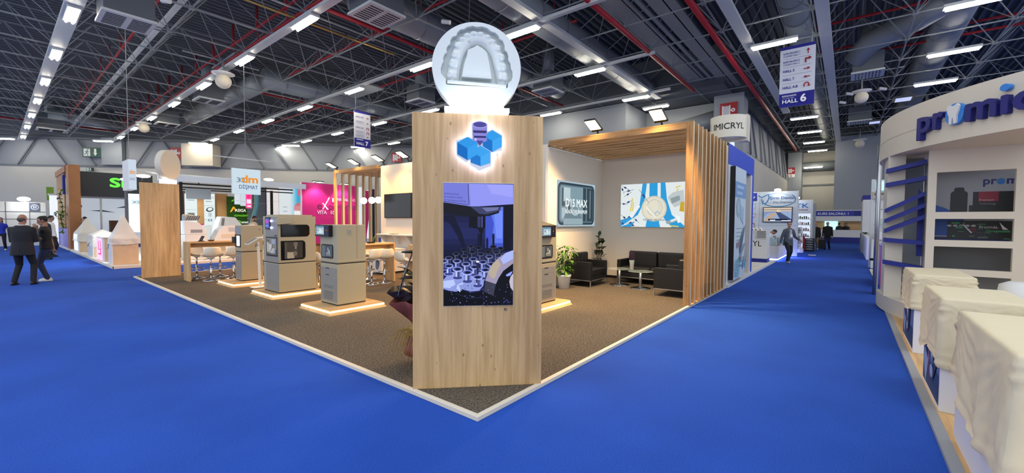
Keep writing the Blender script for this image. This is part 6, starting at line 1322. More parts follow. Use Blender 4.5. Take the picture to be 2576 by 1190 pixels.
panpx(494, 486, 516, 580, 24.0, 'oak_far', 'wood_panel', 'slim wooden panel between the two white product posters', floor=True)
panpx(541, 487, 574, 583, 24.0, 'oak_far', 'wood_panel', 'wide wooden panel left of the green moss wall', floor=True)
panpx(455, 480, 467, 560, 24.2, 'wrap_brown', 'dark_wood_panel', 'dark wooden strip behind the black frame post', floor=True)
def poster(px0, py0, px1, py1, y, lb, draw, bgc='#e2eeee', m_='lightbox', name='product_poster'):
    a = fy(px0, py1, y); b = fy(px1, py0, y); W_, Hh = b.x-a.x, fy(px0, py0, y).z-a.z; t = thing(name, lb, 'poster', (a.x, y, a.z)); B(0, W_, 0, .05, PZ2-a.z, Hh).build('board', 'white', t)
    p = Pic(W_, Hh, bgc, .002); draw(p, W_, Hh); p.build('picture', m_, t, (0, -.003, 0), (1, 0, 0), (0, -1, 0)); return t
def d1(p, W, H): p.rect(W*.2, H*.80, W*.8, H*.83, '#a9b4b8'); p.rect(W*.05, H*.52, W*.95, H*.53, '#a9b8ba'); p.rrect(W*.2, H*.32, W*.8, H*.44, .02, '#8fa0a2'); p.rect(W*.3, H*.35, W*.7, H*.41, '#3c4648')
def d2(p, W, H): p.text('X', W*.72, H*.86, W*.28, '#6a7072', 0); p.rect(W*.12, H*.75, W*.7, H*.78, '#a9b4b8'); p.rect(0, H*.63, W, H*.64, '#a9b8ba'); p.ell(W*.5, H*.52, W*.36, H*.07, '#3e4446', 20, .3); p.ell(W*.52, H*.53, W*.24, H*.045, '#e6eeee', 20, .3); p.rrect(W*.36, H*.30, W*.66, H*.42, .02, '#b9c6c8'); p.rect(W*.3, H*.16, W*.7, H*.23, '#7d94a8'); p.ell(W*.5, H*.195, W*.08, H*.02, '#e8f4ff'); p.rect(W*.05, H*.2, W*.12, H*.22, '#55606a')
poster(466, 487, 495, 572, 23.8, 'white product poster with a grey device, left one in the dental booth', d1); poster(515, 487, 540, 570, 23.8, 'white product poster with a curved band and device, right of the slim wood panel', d2)
t = thing('moss_wall', 'green moss wall with orange and lime brand lettering', 'moss wall', (0, 0, 0)); a = fy(573, 580, 23.9); b = fy(624, 496, 23.9); speckle('moss', '#142a10', '#3f6a22', 30, bump=1.0)
B(a.x, b.x, 23.9, 24.0, PZ2, b.z).build('moss', 'moss', t); W_ = b.x-a.x; p = Pic(W_, 2.6, '#000000', .002); p.v, p.f, p.c = [], [], []
p.poly([(.10, 1.78), (.24, 2.05), (.30, 2.05), (.38, 1.86), (.34, 1.80), (.28, 1.96), (.18, 1.78)], '#e0a028'); p.text('ASIGA', .32, 1.80, .20, '#f0ead8', .02, width=.50); p.text('SIGMADENT', .28, 1.56, .13, '#6ec42c', .02, width=W_-.30); p.text('SD', .32, 1.22, .20, '#7ad838', .03, width=.24); p.text('cement', .58, 1.22, .18, '#f0f0ea', .01, width=W_-.60); p.rect(.60, .88, W_-.05, .98, '#6aa838'); p.line([(.18, 2.30), (.26, 2.38), (.36, 2.36)], .04, '#6ec42c')
p.build('lettering', 'bright', t, (a.x, 23.89, .2), (1, 0, 0), (0, -1, 0))
def d3(p, W, H):
    for i, c in enumerate(('#5a6068', '#62686f', '#5c6269')): p.rect(0, H*i/3, W, H*(i+1)/3, c)
    for z in (.33, .66): p.rect(0, H*z, W, H*z+.012, '#c6cdd2')
    for k, c in enumerate(('#8fc4a8', '#5aa0b4', '#7fb6c8', '#4f93a8')): p.line([(W*(.05+.05*k), 0), (W*(.18+.06*k), H*.3), (W*(.42+.05*k), H*.62), (W*(.40+.07*k), H)], .07, c)
    p.text('ADENT', W*.45, H*.06, .34, '#7fd0c0', .02, width=W*.52)
poster(623, 470, 668, 590, 23.9, 'grey panelled wall with teal ribbon artwork', d3, '#5c6269', 'print', 'artwork_wall')
panpx(668, 471, 671.5, 590, 23.7, 'navy', 'dark_post', 'dark upright post between the ribbon artwork and the lit panels', floor=True)
def d4(p, W, H):
    for z in (.3, .62): p.rect(0, H*z, W, H*z+.012, '#b8a8a8')
poster(672, 473, 704, 560, 23.8, 'softly lit blank white panels beside the dark post', d4, '#e0d8d6')
def d5(p, W, H):
    for i in range(10): p.rect(W*.45+W*.055*i, 0, W*.45+W*.055*(i+1)+.01, H, ['#cfdce4', '#bfd6e2', '#a9cfe0', '#8fc6dc', '#6fbbd6', '#55b0d0', '#3fa6ca', '#3fa6ca', '#48aacb', '#55b0d0'][i])
    p.rect(W*.80, H*.84, W*.95, H*.97, '#e0587c'); p.ell(W*.86, H*.56, W*.24, H*.12, '#c8707c')
    for i in range(6): p.ell(W*(.66+.065*i), H*.42, W*.04, H*.13, '#efe9ea', 14)
    for i in range(6): p.ell(W*(.66+.065*i), H*.56, W*.036, H*.06, '#d48a90', 14)
    for i in range(4): p.rect(W*.14, H*(.3+.09*i), W*.32, H*(.32+.09*i), '#a9b4c4')
poster(703, 470, 760, 590, 21.8, 'blue poster with a large row of teeth and pink gums', d5, '#d6dee2')
# small flags below the hanging sign
for i, (px0, px1, y1, c, lb) in enumerate(((590, 604, 514, '#d4dce6', 'left white narrow flag under the square hanging sign'), (605, 618, 518, '#ccd6e2', 'middle white narrow flag under the square hanging sign'), (619, 633, 524, '#ff4f9a', 'pink narrow flag under the square hanging sign'))):
    a = fy(px0, y1, 20.2); b = fy(px1, 489, 20.2); t = thing('hanging_flag', lb, 'flag', (a.x, 20.2, a.z), 0, 'narrow flags under the hanging sign'); W_, Hh = b.x-a.x, b.z-a.z+.08; B(0, W_, 0, .02, 0, Hh).build('cloth', 'white', t); p = Pic(W_, Hh, c, .002)
    if i == 2: p.ell(W_*.5, Hh*.75, W_*.38, Hh*.14, '#ff2f86'); p.rect(W_*.12, Hh*.30, W_*.88, Hh*.56, '#ffe4f0'); p.rect(W_*.2, Hh*.08, W_*.85, Hh*.2, '#ffd0e4')
    else: p.rect(W_*.25, Hh*.3, W_*.75, Hh*.32, '#8a9aac')
    p.build('flag_print', 'lightbox', t, (0, -.003, 0), (1, 0, 0), (0, -1, 0)); MB().tube([(W_/2, .01, Hh), (W_/2, .01, 3.2-a.z)], .006, 4).build('cord', 'truss', t)
# pink partition
t = thing('pink_partition', 'bright magenta partition wall lettered experience', 'wall panel', (0, 0, 0)); mat('pink_wall', '#c4186e', .6); B(9.61, 12.62, 21.0, 21.12, 0, 3.46).build('panel', 'pink_wall', t); B(9.58, 9.61, 21.0, 21.12, 0, 3.46).build('edge', 'white', t)
p = Pic(3.0, 1.4, '#000000', .002); p.v, p.f, p.c = [], [], []
p.text('e', .72, .62, .50, '#6a0f40', .0, width=.24); p.poly([(1.0, .60), (1.06, .60), (1.42, 1.22), (1.36, 1.24)], '#f2dce8'); p.poly([(1.0, .92), (1.05, .94), (1.34, .60), (1.26, .58)], '#f2dce8'); p.text('perience', 1.34, .62, .46, '#8e1d5c', .0, width=1.55); p.text('VITA', .74, .36, .26, '#f2dce8', .02, width=.5); p.text('100', 1.40, .36, .24, '#f2dce8', .02, width=.34); p.text('AFTER MARATHON', 1.6, 1.06, .20, '#e9b9d0', .01, width=1.35); p.rect(1.52, .98, 1.72, 1.2, '#d9b9c8')
p.build('lettering', 'print', t, (9.62, 20.995, 1.55), (1, 0, 0), (0, -1, 0))
for i, px in enumerate((800, 868)):
    a = fy(px, 462, 20.7); t = thing('display_lamp', ['bar lamp over the left part of the magenta partition', 'bar lamp over the right part of the magenta partition'][i], 'lamp', (a.x, 20.75, 3.5), 0, 'bar lamps over the magenta partition'); B(-.28, .28, -.10, .0, 0, .05).build('housing', 'black', t); B(-.25, .25, -.09, -.01, -.01, 0).build('diffuser', 'lamp_white', t); MB().bar((0, 0, .03), (0, .3, -.02), .04).build('arm', 'black', t)
    lamp('display_lamp_beam', 'SPOT', (0, -.25, -.05), (0, .1, -1.8), 60, (1, .85, .95), .1, 110, .6, t)
poster(896, 470, 912, 600, 22.0, 'white lit panel visible between the last slats of the left pergola', d4, '#dde2ea'); poster(923, 478, 934, 600, 22.0, 'narrow white lit panel beside the slanted pink strip', d4, '#e4e6ee')
t = thing('slanted_pink_strip', 'slanted pink strip behind the slats and globe lamps', 'wall panel', (0, 0, 0)); a, b, c, d = fy(912, 600, 21.9), fy(924, 600, 21.9), fy(936, 480, 21.9), fy(912, 480, 21.9)
MB().plate([(a.x, a.z), (b.x-.1, b.z), (c.x, c.z), (d.x, d.z)], (0, 21.9, 0), (1, 0, 0), (0, 0, 1), (0, -1, 0), 0, .05).build('strip', 'magenta', t)
panpx(937, 476, 943, 600, 21.85, 'black', 'black_post', 'black post behind the slats beside the television wall', floor=True)
# spotlights of the booth: white heads
g = 'white spotlights of the dental booth'
for i, (px, py, Y, lb) in enumerate(((676, 452, 21.5, 'white spotlight right of the square hanging sign'), (503, 455, 22.5, 'white spotlight above the pale grey square panel'), (360, 443, 21.0, 'white spotlight left of the blank disc'), (322, 452, 20.5, 'small white spotlight beside the edge-on sign'))):
    a = fy(px, py, Y); t = thing('spotlight', lb, 'spotlight', a, 0, g); MB().ell((0, 0, 0), .22, .12, .06, 14, 8).build('head', 'lamp_white', t, smooth=True); MB().bar((0, 0, .02), (0, .25, -.15), .04).build('arm', 'black', t)
    lamp('spotlight_beam', 'SPOT', (0, 0, -.1), (0, .5, -2.5), 140, (.86, .95, 1), .1, 130, .6, t)
# dental units and machines inside the booth
t = thing('white_machine', 'tall white scanner machine with a grey band behind the leftmost bar table', 'machine', (4.85, 19.6, PZ2), 0); m = MB(); m.prism([(-.33, -.3), (.36, -.3), (.36, .3), (-.33, .3)], 0, .95); m.build('body', 'white_gloss', t, bevel=.03)
MB().plate([(-.33, .95), (.36, .95), (.36, 1.10), (.12, 1.40), (-.33, 1.48)], (0, -.28, 0), (1, 0, 0), (0, 0, 1), (0, -1, 0), -.55, 0).build('head', 'white_gloss', t, bevel=.02); B(-.15, .22, -.285, -.27, 1.02, 1.14).build('grey_band', 'panel_grey', t); B(-.30, .16, -.2, .2, 1.48, 1.66).build('tray', 'steel', t); m = MB()
for i in range(6): m.bar((-.26+.07*i, -.21, 1.50), (-.18+.07*i, -.21, 1.66), .015)
m.build('rack', 'black', t)
m = MB(); random.seed(17)
for i in range(14): m.ell((4.55+random.uniform(0, .3), 19.6, PZ2+1.66+random.uniform(0, .04)), .05, .05, .03, 8, 5)
tag(m.build('bread_rolls', 'cream', smooth=True), 'pale bundle lying on the tray of the white scanner machine', 'bundle', kind='stuff')
t = thing('white_machine', 'long white unit with a window strip and pink dots behind the bar table', 'machine', (5.9, 19.3, PZ2), 0); MB().plate([(-.55, .0), (.9, 0), (.9, 1.32), (-.18, 1.28), (-.38, 1.12), (-.52, .80)], (0, -.3, 0), (1, 0, 0), (0, 0, 1), (0, -1, 0), -.6, 0).build('body', 'white_gloss', t, bevel=.02)
B(-.06, .5, -.305, -.295, 1.05, 1.22).build('window', 'panel_lt', t); B(-.30, .9, -.31, -.295, .80, .96).build('cream_band', 'cream', t)
for z in (.86, .42): MB().ell((.40, -.31, z), .08, .015, .08, 16, 8).build('pink_dot', 'pink_box', t, smooth=True)
t = thing('white_machine', 'white angular machine with a dark side window below the moss wall', 'machine', (6.55, 21.6, PZ2), 0); MB().plate([(-.5, 0), (.55, 0), (.55, 1.25), (.28, 1.62), (-.28, 1.66), (-.46, 1.05)], (0, -.3, 0), (1, 0, 0), (0, 0, 1), (0, -1, 0), -.6, 0).build('body', 'white_gloss', t, bevel=.03)
MB().plate([(-.30, 1.12), (-.20, 1.12), (-.14, 1.58), (-.24, 1.58)], (0, -.3, 0), (1, 0, 0), (0, 0, 1), (0, -1, 0), 0, .01).build('side_window', 'machine_dark', t)
tag(B(-.2, .35, -.2, .2, 0, .06).build('pink_boxes', 'magenta', loc=(5.55, 22.5, 1.35)), 'small pink and white boxes beside the wide wooden panel', 'box'); tag(B(5.2, 6.2, 22.3, 22.8, PZ2, 1.35).build('side_counter', 'white'), 'white counter under the small pink boxes', 'counter')
t = thing('lit_screen', 'large pale lit screen on a black stand behind the tulle peak', 'screen', (0, 0, 0)); a = fy(323, 487, 20.4); b = fy(356, 584, 20.4); B(a.x, b.x+.1, 20.4, 20.45, b.z, a.z).build('panel', 'ice_box', t); B(a.x-.09, a.x-.02, 20.38, 20.46, PZ2, a.z+.55).build('stand', 'grey_box', t); p = Pic(.5, .2, '#dbe9f4', .002); p.text('XSC', .05, .05, .14, '#44505c', 0, width=.35); p.build('lettering', 'bright', t, (fy(328, 515, 20.39).x, 20.39, fy(328, 515, 20.39).z), (1, 0, 0), (0, -1, 0))
tag(B(3.7, 4.3, 19.2, 19.9, PZ2, .66).build('orange_box', 'terracotta'), 'orange brown box on the white platform beside the left pillar', 'box')
# =================================================================== FARTHER BOOTHS ON THE LEFT
t = thing('wooden_portal', 'large wooden portal frame with a hanging board at the left aisle', 'portal', (0, 0, 0)); mat('oak_portal', '#a06a3c', .5, var=.10, vscale=2)
B(2.50, 2.93, 30.9, 31.9, .05, 4.36).build('front_post', 'oak_portal', t, bevel=.01); B(2.45, 3.0, 31.9, 37.0, 4.05, 4.36).build('beam', 'oak_portal', t); B(2.50, 2.56, 33.0, 36.9, 1.10, 4.05).build('hanging_board', 'oak_far', t); B(2.4, 2.99, 30.7, 38, 0, .05).build('foot_plate', 'white', t); B(2.52, 2.95, 31.9, 37, .05, 1.1).build('low_panel', 'violet', t)
tag(B(2.40, 2.50, 32.2, 32.7, 2.9, 3.9).build('hanging_flag', 'blue_paint'), 'blue and orange flag hanging inside the wooden portal', 'flag'); tag(B(2.12, 2.42, 37.6, 37.7, 2.7, 3.5).build('hanging_flag', 'leaf_light'), 'blue and green flag hanging left of the wooden portal', 'flag')
t = thing('dark_facade', 'dark grey booth facade with glowing green lettering', 'booth front', (0, 0, 0)); mat('anthracite', '#3a3d40', .6); B(3.0, 6.2, 33.0, 33.3, 2.86, 4.22).build('facade', 'anthracite', t); B(3.0, 6.2, 33.3, 36.5, 2.86, 2.92).build('soffit', 'cream', t)
vs, fs = text_mesh('Sic', .72, .03); x1 = max(v[0] for v in vs); MB().add([(4.28+v[0]*1.15/x1, 32.98, 3.44+v[1]) for v in vs], fs).build('lettering', 'green_glow', t) if mat('green_glow', '#30d020', .5, emit=(.08, .75, .04), es=1.3) else None
B(3.0, 6.6, 36.5, 36.6, 0, 2.9).build('rear_wall', 'pale_glow', t) if mat('pale_glow', '#dfe8ec', .7, emit=(.8, .9, 1.0), es=.22) else None; B(3.9, 3.98, 33.2, 33.3, 0, 2.86).build('post', 'tray_white', t); B(5.2, 5.26, 34.2, 34.3, 0, 2.86).build('post', 'tray_white', t)  # rear wall is no lamp; a slight glow in its material brightens it
p = Pic(3.4, 1.6, '#000000', .003); p.v, p.f, p.c = [], [], []
p.poly([(.7, .9), (1.3, .95), (1.9, .8), (1.3, .85)], '#59687c'); p.poly([(1.9, 1.1), (2.4, 1.25), (2.7, 1.15), (2.4, 1.12)], '#6a7480'); p.ell(2.75, 1.22, .08, .05, '#2a3038'); p.text('n', .25, 1.1, .3, '#2b3a9a', .03); p.build('wall_print', 'print', t, (3.1, 36.49, 1.2), (1, 0, 0), (0, -1, 0))
for i, (px, py) in enumerate(((229, 473), (285, 476), (226, 492), (270, 493), (313, 495))):
    a = fy(px, py, 33.2 if i < 2 else 35.8); t = thing('downlight', ['left downlight in the dark facade edge', 'right downlight in the dark facade edge', 'left inner downlight under the dark facade', 'middle inner downlight under the dark facade', 'right inner downlight under the dark facade'][i], 'downlight', a, 0, 'warm downlights of the dark facade booth'); MB().ell((0, 0, 0), .17, .17, .06, 14, 6).build('lens', 'flood_warm', t, smooth=True)
tag(B(4.6, 6.4, 35.5, 36.0, .8, 1.5).build('yellow_sofa_back', 'terracotta'), 'ochre sofa back inside the dark facade booth', 'sofa')
t = thing('white_booth_wall', 'white panelled booth wall at the far left with a grey logo tile', 'wall panel', (0, 0, 0)); B(-8, 2.2, 40.0, 40.2, 0, 2.62).build('panel', 'white_wall', t); m = MB(); [m.box(x, x+.03, 39.98, 40.0, 0, 2.6) for x in (-2.0, -.7, .55, 1.5)]; [m.box(-8, 2.2, 39.98, 40.0, z, z+.03) for z in (1.55, 2.0)]; m.build('joint', 'brace', t)
p = Pic(.42, .54, '#5b6070', .003); p.ring(.21, .27, .15, .16, .03, '#d6dae2', 24); p.poly([(.13, .36), (.29, .36), (.26, .18), (.235, .18), (.22, .27), (.2, .27), (.185, .18), (.16, .18)], '#d6dae2'); p.poly([(.16, .33), (.26, .33), (.24, .27), (.18, .27)], '#5b6070'); p.build('logo_tile', 'print', t, (1.53, 39.97, 2.04), (1, 0, 0), (0, -1, 0))
t = thing('display_lamp', 'cold bright lamp over the far left white booth wall', 'lamp', (fy(60, 505, 39.5).x, 39.5, 2.78)); MB().ell((0, 0, 0), .28, .15, .14).build('bulb', 'lamp_white', t, smooth=True); MB().bar((0, 0, -.05), (0, .5, -.14), .05).build('arm', 'black', t)
lamp('display_lamp_beam', 'SPOT', (0, -.3, -.05), (0, .3, -1.5), 15, (.85, .95, 1), .1, 130, .6, t)
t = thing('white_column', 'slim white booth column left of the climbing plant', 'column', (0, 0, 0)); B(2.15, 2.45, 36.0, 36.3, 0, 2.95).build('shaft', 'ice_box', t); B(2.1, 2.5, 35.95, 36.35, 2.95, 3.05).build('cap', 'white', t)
random.seed(19); m = MB(); s_ = MB(); c = fx(128, 620, 2.2); P = [V(2.3+.05*math.sin(i*1.3), 31.9+.12*math.sin(i), .9+i*.22) for i in range(11)]; s_.tube(P, .015, 5)
for q_ in P:
    for k in range(9): leaf(m, q_, (random.uniform(-1, 1), random.uniform(-1, 1), random.uniform(-.3, .6)), .16, .045, .3)
for k in range(40): leaf(m, V(2.3+random.uniform(-.3, .35), 31.9+random.uniform(-.2, .2), 1.75+random.uniform(-.15, .2)), (random.uniform(-1, 1), random.uniform(-1, 1), random.uniform(-.3, .6)), .18, .05, .3)
t = thing('climbing_plant', 'green climbing plant on the edge of the wooden portal', 'plant', (0, 0, 0)); m.build('foliage', 'leaf_light', t); s_.build('stem', 'leaf', t)
tag(B(-8, 2.1, 37.5, 38.3, 0, .95).build('white_counter', 'white'), 'white counter running below the far left booth wall', 'counter')
# low white box beyond: right part of far hall seen over the pergola

# =================================================================== PEOPLE
mat('skin', '#9c7460', .6); mat('skin_light', '#b38f7c', .6); mat('hair_dark', '#17120f', .7); mat('hair_grey', '#4a443e', .7); mat('suit', '#15161c', .75); mat('tee_black', '#101013', .8); mat('jeans', '#232d42', .8, var=.2, vscale=6)
mat('shoe_black', '#0b0b0c', .4); mat('shoe_white', '#d6d2c8', .6); mat('hoodie_blue', '#2037a8', .8); mat('jacket_grey', '#4a505c', .8); mat('khaki', '#7a6a52', .8); mat('shirt_white', '#dfe2e6', .7); mat('trouser_dark', '#14161c', .8); mat('shirt_cream', '#cfc3ae', .8); mat('shirt_plaid', '#9a9aa2', .8); mat('eye', '#120e0c', .3); mat('lip', '#8a4a3e', .6)
def ik(a, b, l1, l2, pole):
    a, b = Vector(a), Vector(b); d = b-a; L_ = min(d.length, (l1+l2)*.999); dn = d.normalized(); x = (l1*l1-l2*l2+L_*L_)/(2*L_); h = math.sqrt(max(0, l1*l1-x*x)); p = Vector(pole); p = (p-dn*p.dot(dn)).normalized(); return a+dn*x+p*h, a+dn*L_
def person(lb, loc, rz, H=1.75, lean=0, feet=((-.11, 0), (.11, 0)), hands=((-.26, .05, .80), (.26, .05, .80)), head=0, nod=0, top='suit', bottom='trouser_dark', shoes='shoe_black', hair='hair_dark', skin='skin', sleeve='long', jacket=False, longhair=False, bald=False, build=1.0, vox=.009, knee=(0, 1, 0), extras=None, group=None):
    s = H/1.75; t = thing('person', lb, 'person', loc, rz, group); S4 = Matrix.Scale(s, 4)
    pel = V((feet[0][0]+feet[1][0])/2, (feet[0][1]+feet[1][1])/2, .93); RL = Matrix.Rotation(-math.radians(lean), 3, 'X')
    up = lambda x, y, z: pel+RL @ V(x, y, z-.93)
    f = lambda m: m.xf(S4)
    # skeleton
    SH = [up(-.172*build, 0, 1.385), up(.172*build, 0, 1.385)]; HP = [pel+V(-.095, 0, -.02), pel+V(.095, 0, -.02)]; AN = [V(p[0], p[1], (p[2] if len(p) > 2 else 0)+.085) for p in feet]
    EL = []; WR = []; KN = []
    for i in (0, 1):
        sg = -1 if i == 0 else 1; e, w_ = ik(SH[i], hands[i], .29, .26, (sg*.22, -.55, -.75)); EL.append(e); WR.append(w_); k, an = ik(HP[i], AN[i], .44, .43, knee); KN.append(k); AN[i] = an
    hc = up(0, .02, 1.635); RH = RL @ Matrix.Rotation(math.radians(head), 3, 'Z') @ Matrix.Rotation(-math.radians(nod), 3, 'X'); hp = lambda x, y, z: hc+RH @ V(x, y, z)
    m = MB(); m.ell(hp(0, -.005, .02), .076, .096, .105, 18, 12, RH); m.ell(hp(0, .025, -.055), .056, .068, .065, 14, 9, RH); m.cap([hp(0, .088, .02), hp(0, .108, -.018)], [.010, .016], 8); m.ell(hp(0, .098, -.062), .024, .012, .012, 10, 6, RH)
    for sg in (-1, 1): m.ell(hp(sg*.078, -.008, .0), .012, .022, .034, 10, 7, RH)
    m.cap([up(0, -.01, 1.44), hp(0, -.012, -.07)], [.064, .056], 12)
    m.loft([tuple(up(0, 0, z))+(rx*build, ry) for z, rx, ry in ((.84, .15, .10), (.95, .165, .11), (1.08, .14, .095), (1.22, .155, .105), (1.34, .17, .105), (1.43, .15, .08), (1.47, .08, .06))], 18)
    for i in (0, 1):
        sg = -1 if i == 0 else 1
        m.cap([SH[i], SH[i].lerp(EL[i], .5), EL[i], EL[i].lerp(WR[i], .4), WR[i]], [.048*build, .045, .037, .036, .025], 12)
        d = (WR[i]-EL[i]).normalized(); inn = V(-sg, .25, 0); inn = (inn-d*inn.dot(d)).normalized(); sd = d.cross(inn)
        m.cap([WR[i], WR[i]+d*.075], [.026, .030], 10); m.ell(WR[i]+d*.055+sd*.012, .02, .032, .04, 10, 7); m.ell(WR[i]+d*.055-sd*.012, .02, .032, .04, 10, 7)
        for k, (o_, L2) in enumerate(((-.030, .062), (-.010, .074), (.010, .070), (.030, .054))):
            a = WR[i]+d*.085+sd*o_; d1 = (d+inn*.35).normalized(); d2 = (d+inn*1.0).normalized(); m.cap([a, a+d1*L2*.5, a+d1*L2*.5+d2*L2*.5], [.0095, .009, .008], 8)
        a = WR[i]+d*.03-sd*.028; dt = (d*.7-sd*.6+inn*.4).normalized(); m.cap([a, a+dt*.035, a+dt*.035+(d+inn*.3).normalized()*.03], [.012, .010, .009], 8)
        m.cap([HP[i], HP[i].lerp(KN[i], .5), KN[i], KN[i].lerp(AN[i], .35), AN[i]], [.082, .072, .052, .052, .036], 12)
        fd = V(0, 1, 0); m.cap([AN[i]+V(0, -.03, -.03), AN[i]+V(0, .10, -.045)], [.035, .030], 10)
    f(m).build('body', skin, t, remesh=vox*s)
    e = MB()
    for sg in (-1, 1): e.ell(hp(sg*.030, .082, .018), .011, .007, .007, 8, 6)
    f(e).build('eye', 'eye', t, smooth=True); e = MB()
    for sg in (-1, 1): e.tube([hp(sg*.016, .089, .040), hp(sg*.046, .080, .040)], .004, 5)
    f(e).build('eyebrow', hair, t); f(MB().tube([hp(-.02, .104, -.062), hp(.02, .104, -.062)], .004, 5)).build('mouth', 'lip', t)
    # clothes
    m = MB(); jk = .022 if jacket else .012; low = .74 if jacket else .88
    rings = [(low, .185+jk, .125+jk), (.95, .168+jk, .115+jk), (1.08, .148+jk, .10+jk), (1.22, .160+jk, .11+jk), (1.34, .180+jk, .11+jk), (1.41, .175+jk, .092+jk), (1.45, .125+jk, .07+jk), (1.485, .075+jk, .06+jk)]
    m.loft([tuple(up(0, 0, z))+(rx*build, ry) for z, rx, ry in rings], 20)
    for i in (0, 1):
        if sleeve == 'long': m.cap([SH[i], SH[i].lerp(EL[i], .5), EL[i], EL[i].lerp(WR[i], .5), WR[i].lerp(EL[i], .06)], [.056*build+jk*.4, .055+jk*.4, .052+jk*.3, .047+jk*.3, .040+jk*.2], 12)
        else: m.cap([SH[i], SH[i].lerp(EL[i], .5), SH[i].lerp(EL[i], .62)], [.056*build, .056, .056], 12)
    f(m).build('jacket' if jacket else 'shirt', top, t, remesh=.013*s)
    m = MB(); m.loft([tuple(pel+V(0, 0, z-.93))+(rx*build, ry) for z, rx, ry in ((.80, .15, .10), (.88, .172, .118), (.98, .165, .115))], 18)
    for i in (0, 1): m.cap([HP[i], HP[i].lerp(KN[i], .5), KN[i], KN[i].lerp(AN[i], .5), AN[i]+V(0, 0, -.01)], [.098, .085, .068, .060, .056], 12)
    f(m).build('trousers', bottom, t, remesh=.013*s)
    for i in (0, 1):
        m = MB(); a = AN[i]; z0 = a.z-.085; m.loft([(a.x, a.y+.035, z0+.004, .043, .128), (a.x, a.y+.035, z0+.03, .047, .132), (a.x, a.y+.02, z0+.06, .042, .105), (a.x, a.y-.015, z0+.09, .035, .055)], 16); f(m).build('shoe', shoes, t, smooth=True)
    m = MB()
    if bald: m.ell(hp(0, -.020, .0), .077, .084, .070, 16, 10, RH)
    elif longhair:
        m.ell(hp(0, -.02, .03), .088, .100, .110, 16, 10, RH); m.ell(hp(0, -.06, -.07), .085, .06, .13, 14, 9, RH)
    else: m.ell(hp(0, -.014, .030), .0795, .096, .100, 16, 10, RH)
    if m.v:   # hair: keep the part behind and above the face
        cut = []; vs = m.v; M_i = RH.transposed()
        keep = []
        for p_ in vs:
            l_ = M_i @ (Vector(p_)-hc); keep.append((l_.y < .03 and (l_.z > -.03-(.03 if l_.y < -.05 else 0) or longhair)) or l_.z > (.075 if not bald else 9))
            if bald and l_.z > .045: keep[-1] = False
        m.f = [q_ for q_ in m.f if all(keep[i] for i in q_)]; f(m).build('hair', hair, t, smooth=True, solid=.008)
    if extras: extras(t, f, up, hp, WR, EL, SH, s)
    return t
def face(dx, dy): return math.atan2(-dx, dy)        # rotation that turns +y towards (dx, dy)
def ex_suit(t, f, up, hp, WR, EL, SH, s):
    f(MB().loft([tuple(up(0, -.005, 1.462))+(.072, .064), tuple(up(0, -.005, 1.50))+(.066, .062)], 16)).build('shirt_collar', 'shirt_white', t, smooth=True)
    for i in (0, 1): f(MB().tube([WR[i].lerp(EL[i], .10), WR[i].lerp(EL[i], -.02)], .037, 12)).build('shirt_cuff', 'shirt_white', t, smooth=True)
    f(MB().add([up(-.003, -.163, .76), up(.003, -.163, .76), up(.003, -.15, .98), up(-.003, -.15, .98)], [(0, 1, 2, 3)])).build('back_vent', 'seam', t)
person('bald man in a black suit seen from behind, standing on the left blue aisle', (.45, 15.57, 0), face(.55, 1.0), 1.70, 1, ((-.17, 0), (.17, .03)), ((-.13, .30, 1.08), (.16, .34, 1.12)), head=-5, nod=2, top='suit', bottom='trouser_dark', hair='hair_grey', jacket=True, bald=True, build=1.12, extras=ex_suit)
def ex_polo(t, f, up, hp, WR, EL, SH, s):
    f(MB().tube([WR[0].lerp(EL[0], .10)+V(0, 0, .0), WR[0].lerp(EL[0], .02)], .031, 12)).build('wrist_watch', 'black', t); f(MB().loft([tuple(up(0, .0, 1.462))+(.078, .07), tuple(up(0, -.01, 1.50))+(.068, .064)], 16)).build('polo_collar', 'tee_black', t, smooth=True)
# turned to his left as seen, one hand at the chin
person('man in a black polo shirt, jeans and white sneakers with one hand at his chin', (.93, 16.05, 0), face(-1.0, .25), 1.66, 3, ((-.09, .04), (.09, .09)), ((-.02, .22, 1.42), (.29, -.02, .84)), head=8, nod=22, top='tee_black', bottom='jeans', shoes='shoe_white', sleeve='short', build=1.1, extras=None)
g = None
person('woman in a blue hoodie at the far left edge, walking towards the viewer', (.30, 33.0, 0), face(-.1, -1), 1.62, 0, ((-.13, 0), (.15, .1)), ((-.24, .25, 1.15), (.26, .05, .85)), top='hoodie_blue', bottom='trouser_dark', shoes='shoe_white', longhair=True, skin='skin_light', vox=.014)
a = fy(127, 560, 26.0); person('dark haired man in a white shirt behind the man in the polo shirt', (a.x, 26.0, 0), face(.6, -.3), 1.72, 0, nod=20, top='shirt_white', bottom='trouser_dark', vox=.014)
a = fy(122, 560, 24.5); person('dark haired person just behind the polo shirt collar', (a.x-.05, 24.5, 0), face(-.6, -.3), 1.70, 4, nod=10, top='suit', bottom='trouser_dark', vox=.014)
a = fy(220, 560, 30.0); person('man in a dark jacket standing behind the farthest tulle cover', (a.x, 30.2, 0), face(-.8, .4), 1.70, 6, top='suit', bottom='trouser_dark', hair='hair_dark', skin='skin_light', vox=.014)
a = fy(208, 560, 30.4); person('second man at the left of the dark jacket, close to the portal', (a.x, 30.6, 0), face(.8, -.2), 1.64, 4, top='suit', bottom='trouser_dark', vox=.014)
a = fy(634, 560, 20.6); person('bearded man in a cream shirt behind the farthest left milling cabinet', (a.x, 20.6, PZ2), face(.5, -.9), 1.69, 8, nod=25, head=20, top='shirt_cream', bottom='trouser_dark', skin='skin', vox=.010, extras=lambda t, f, up, hp, WR, EL, SH, s: f(MB().ell(hp(0, .042, -.072), .054, .062, .042, 12, 8)).build('beard', 'hair_dark', t, smooth=True))
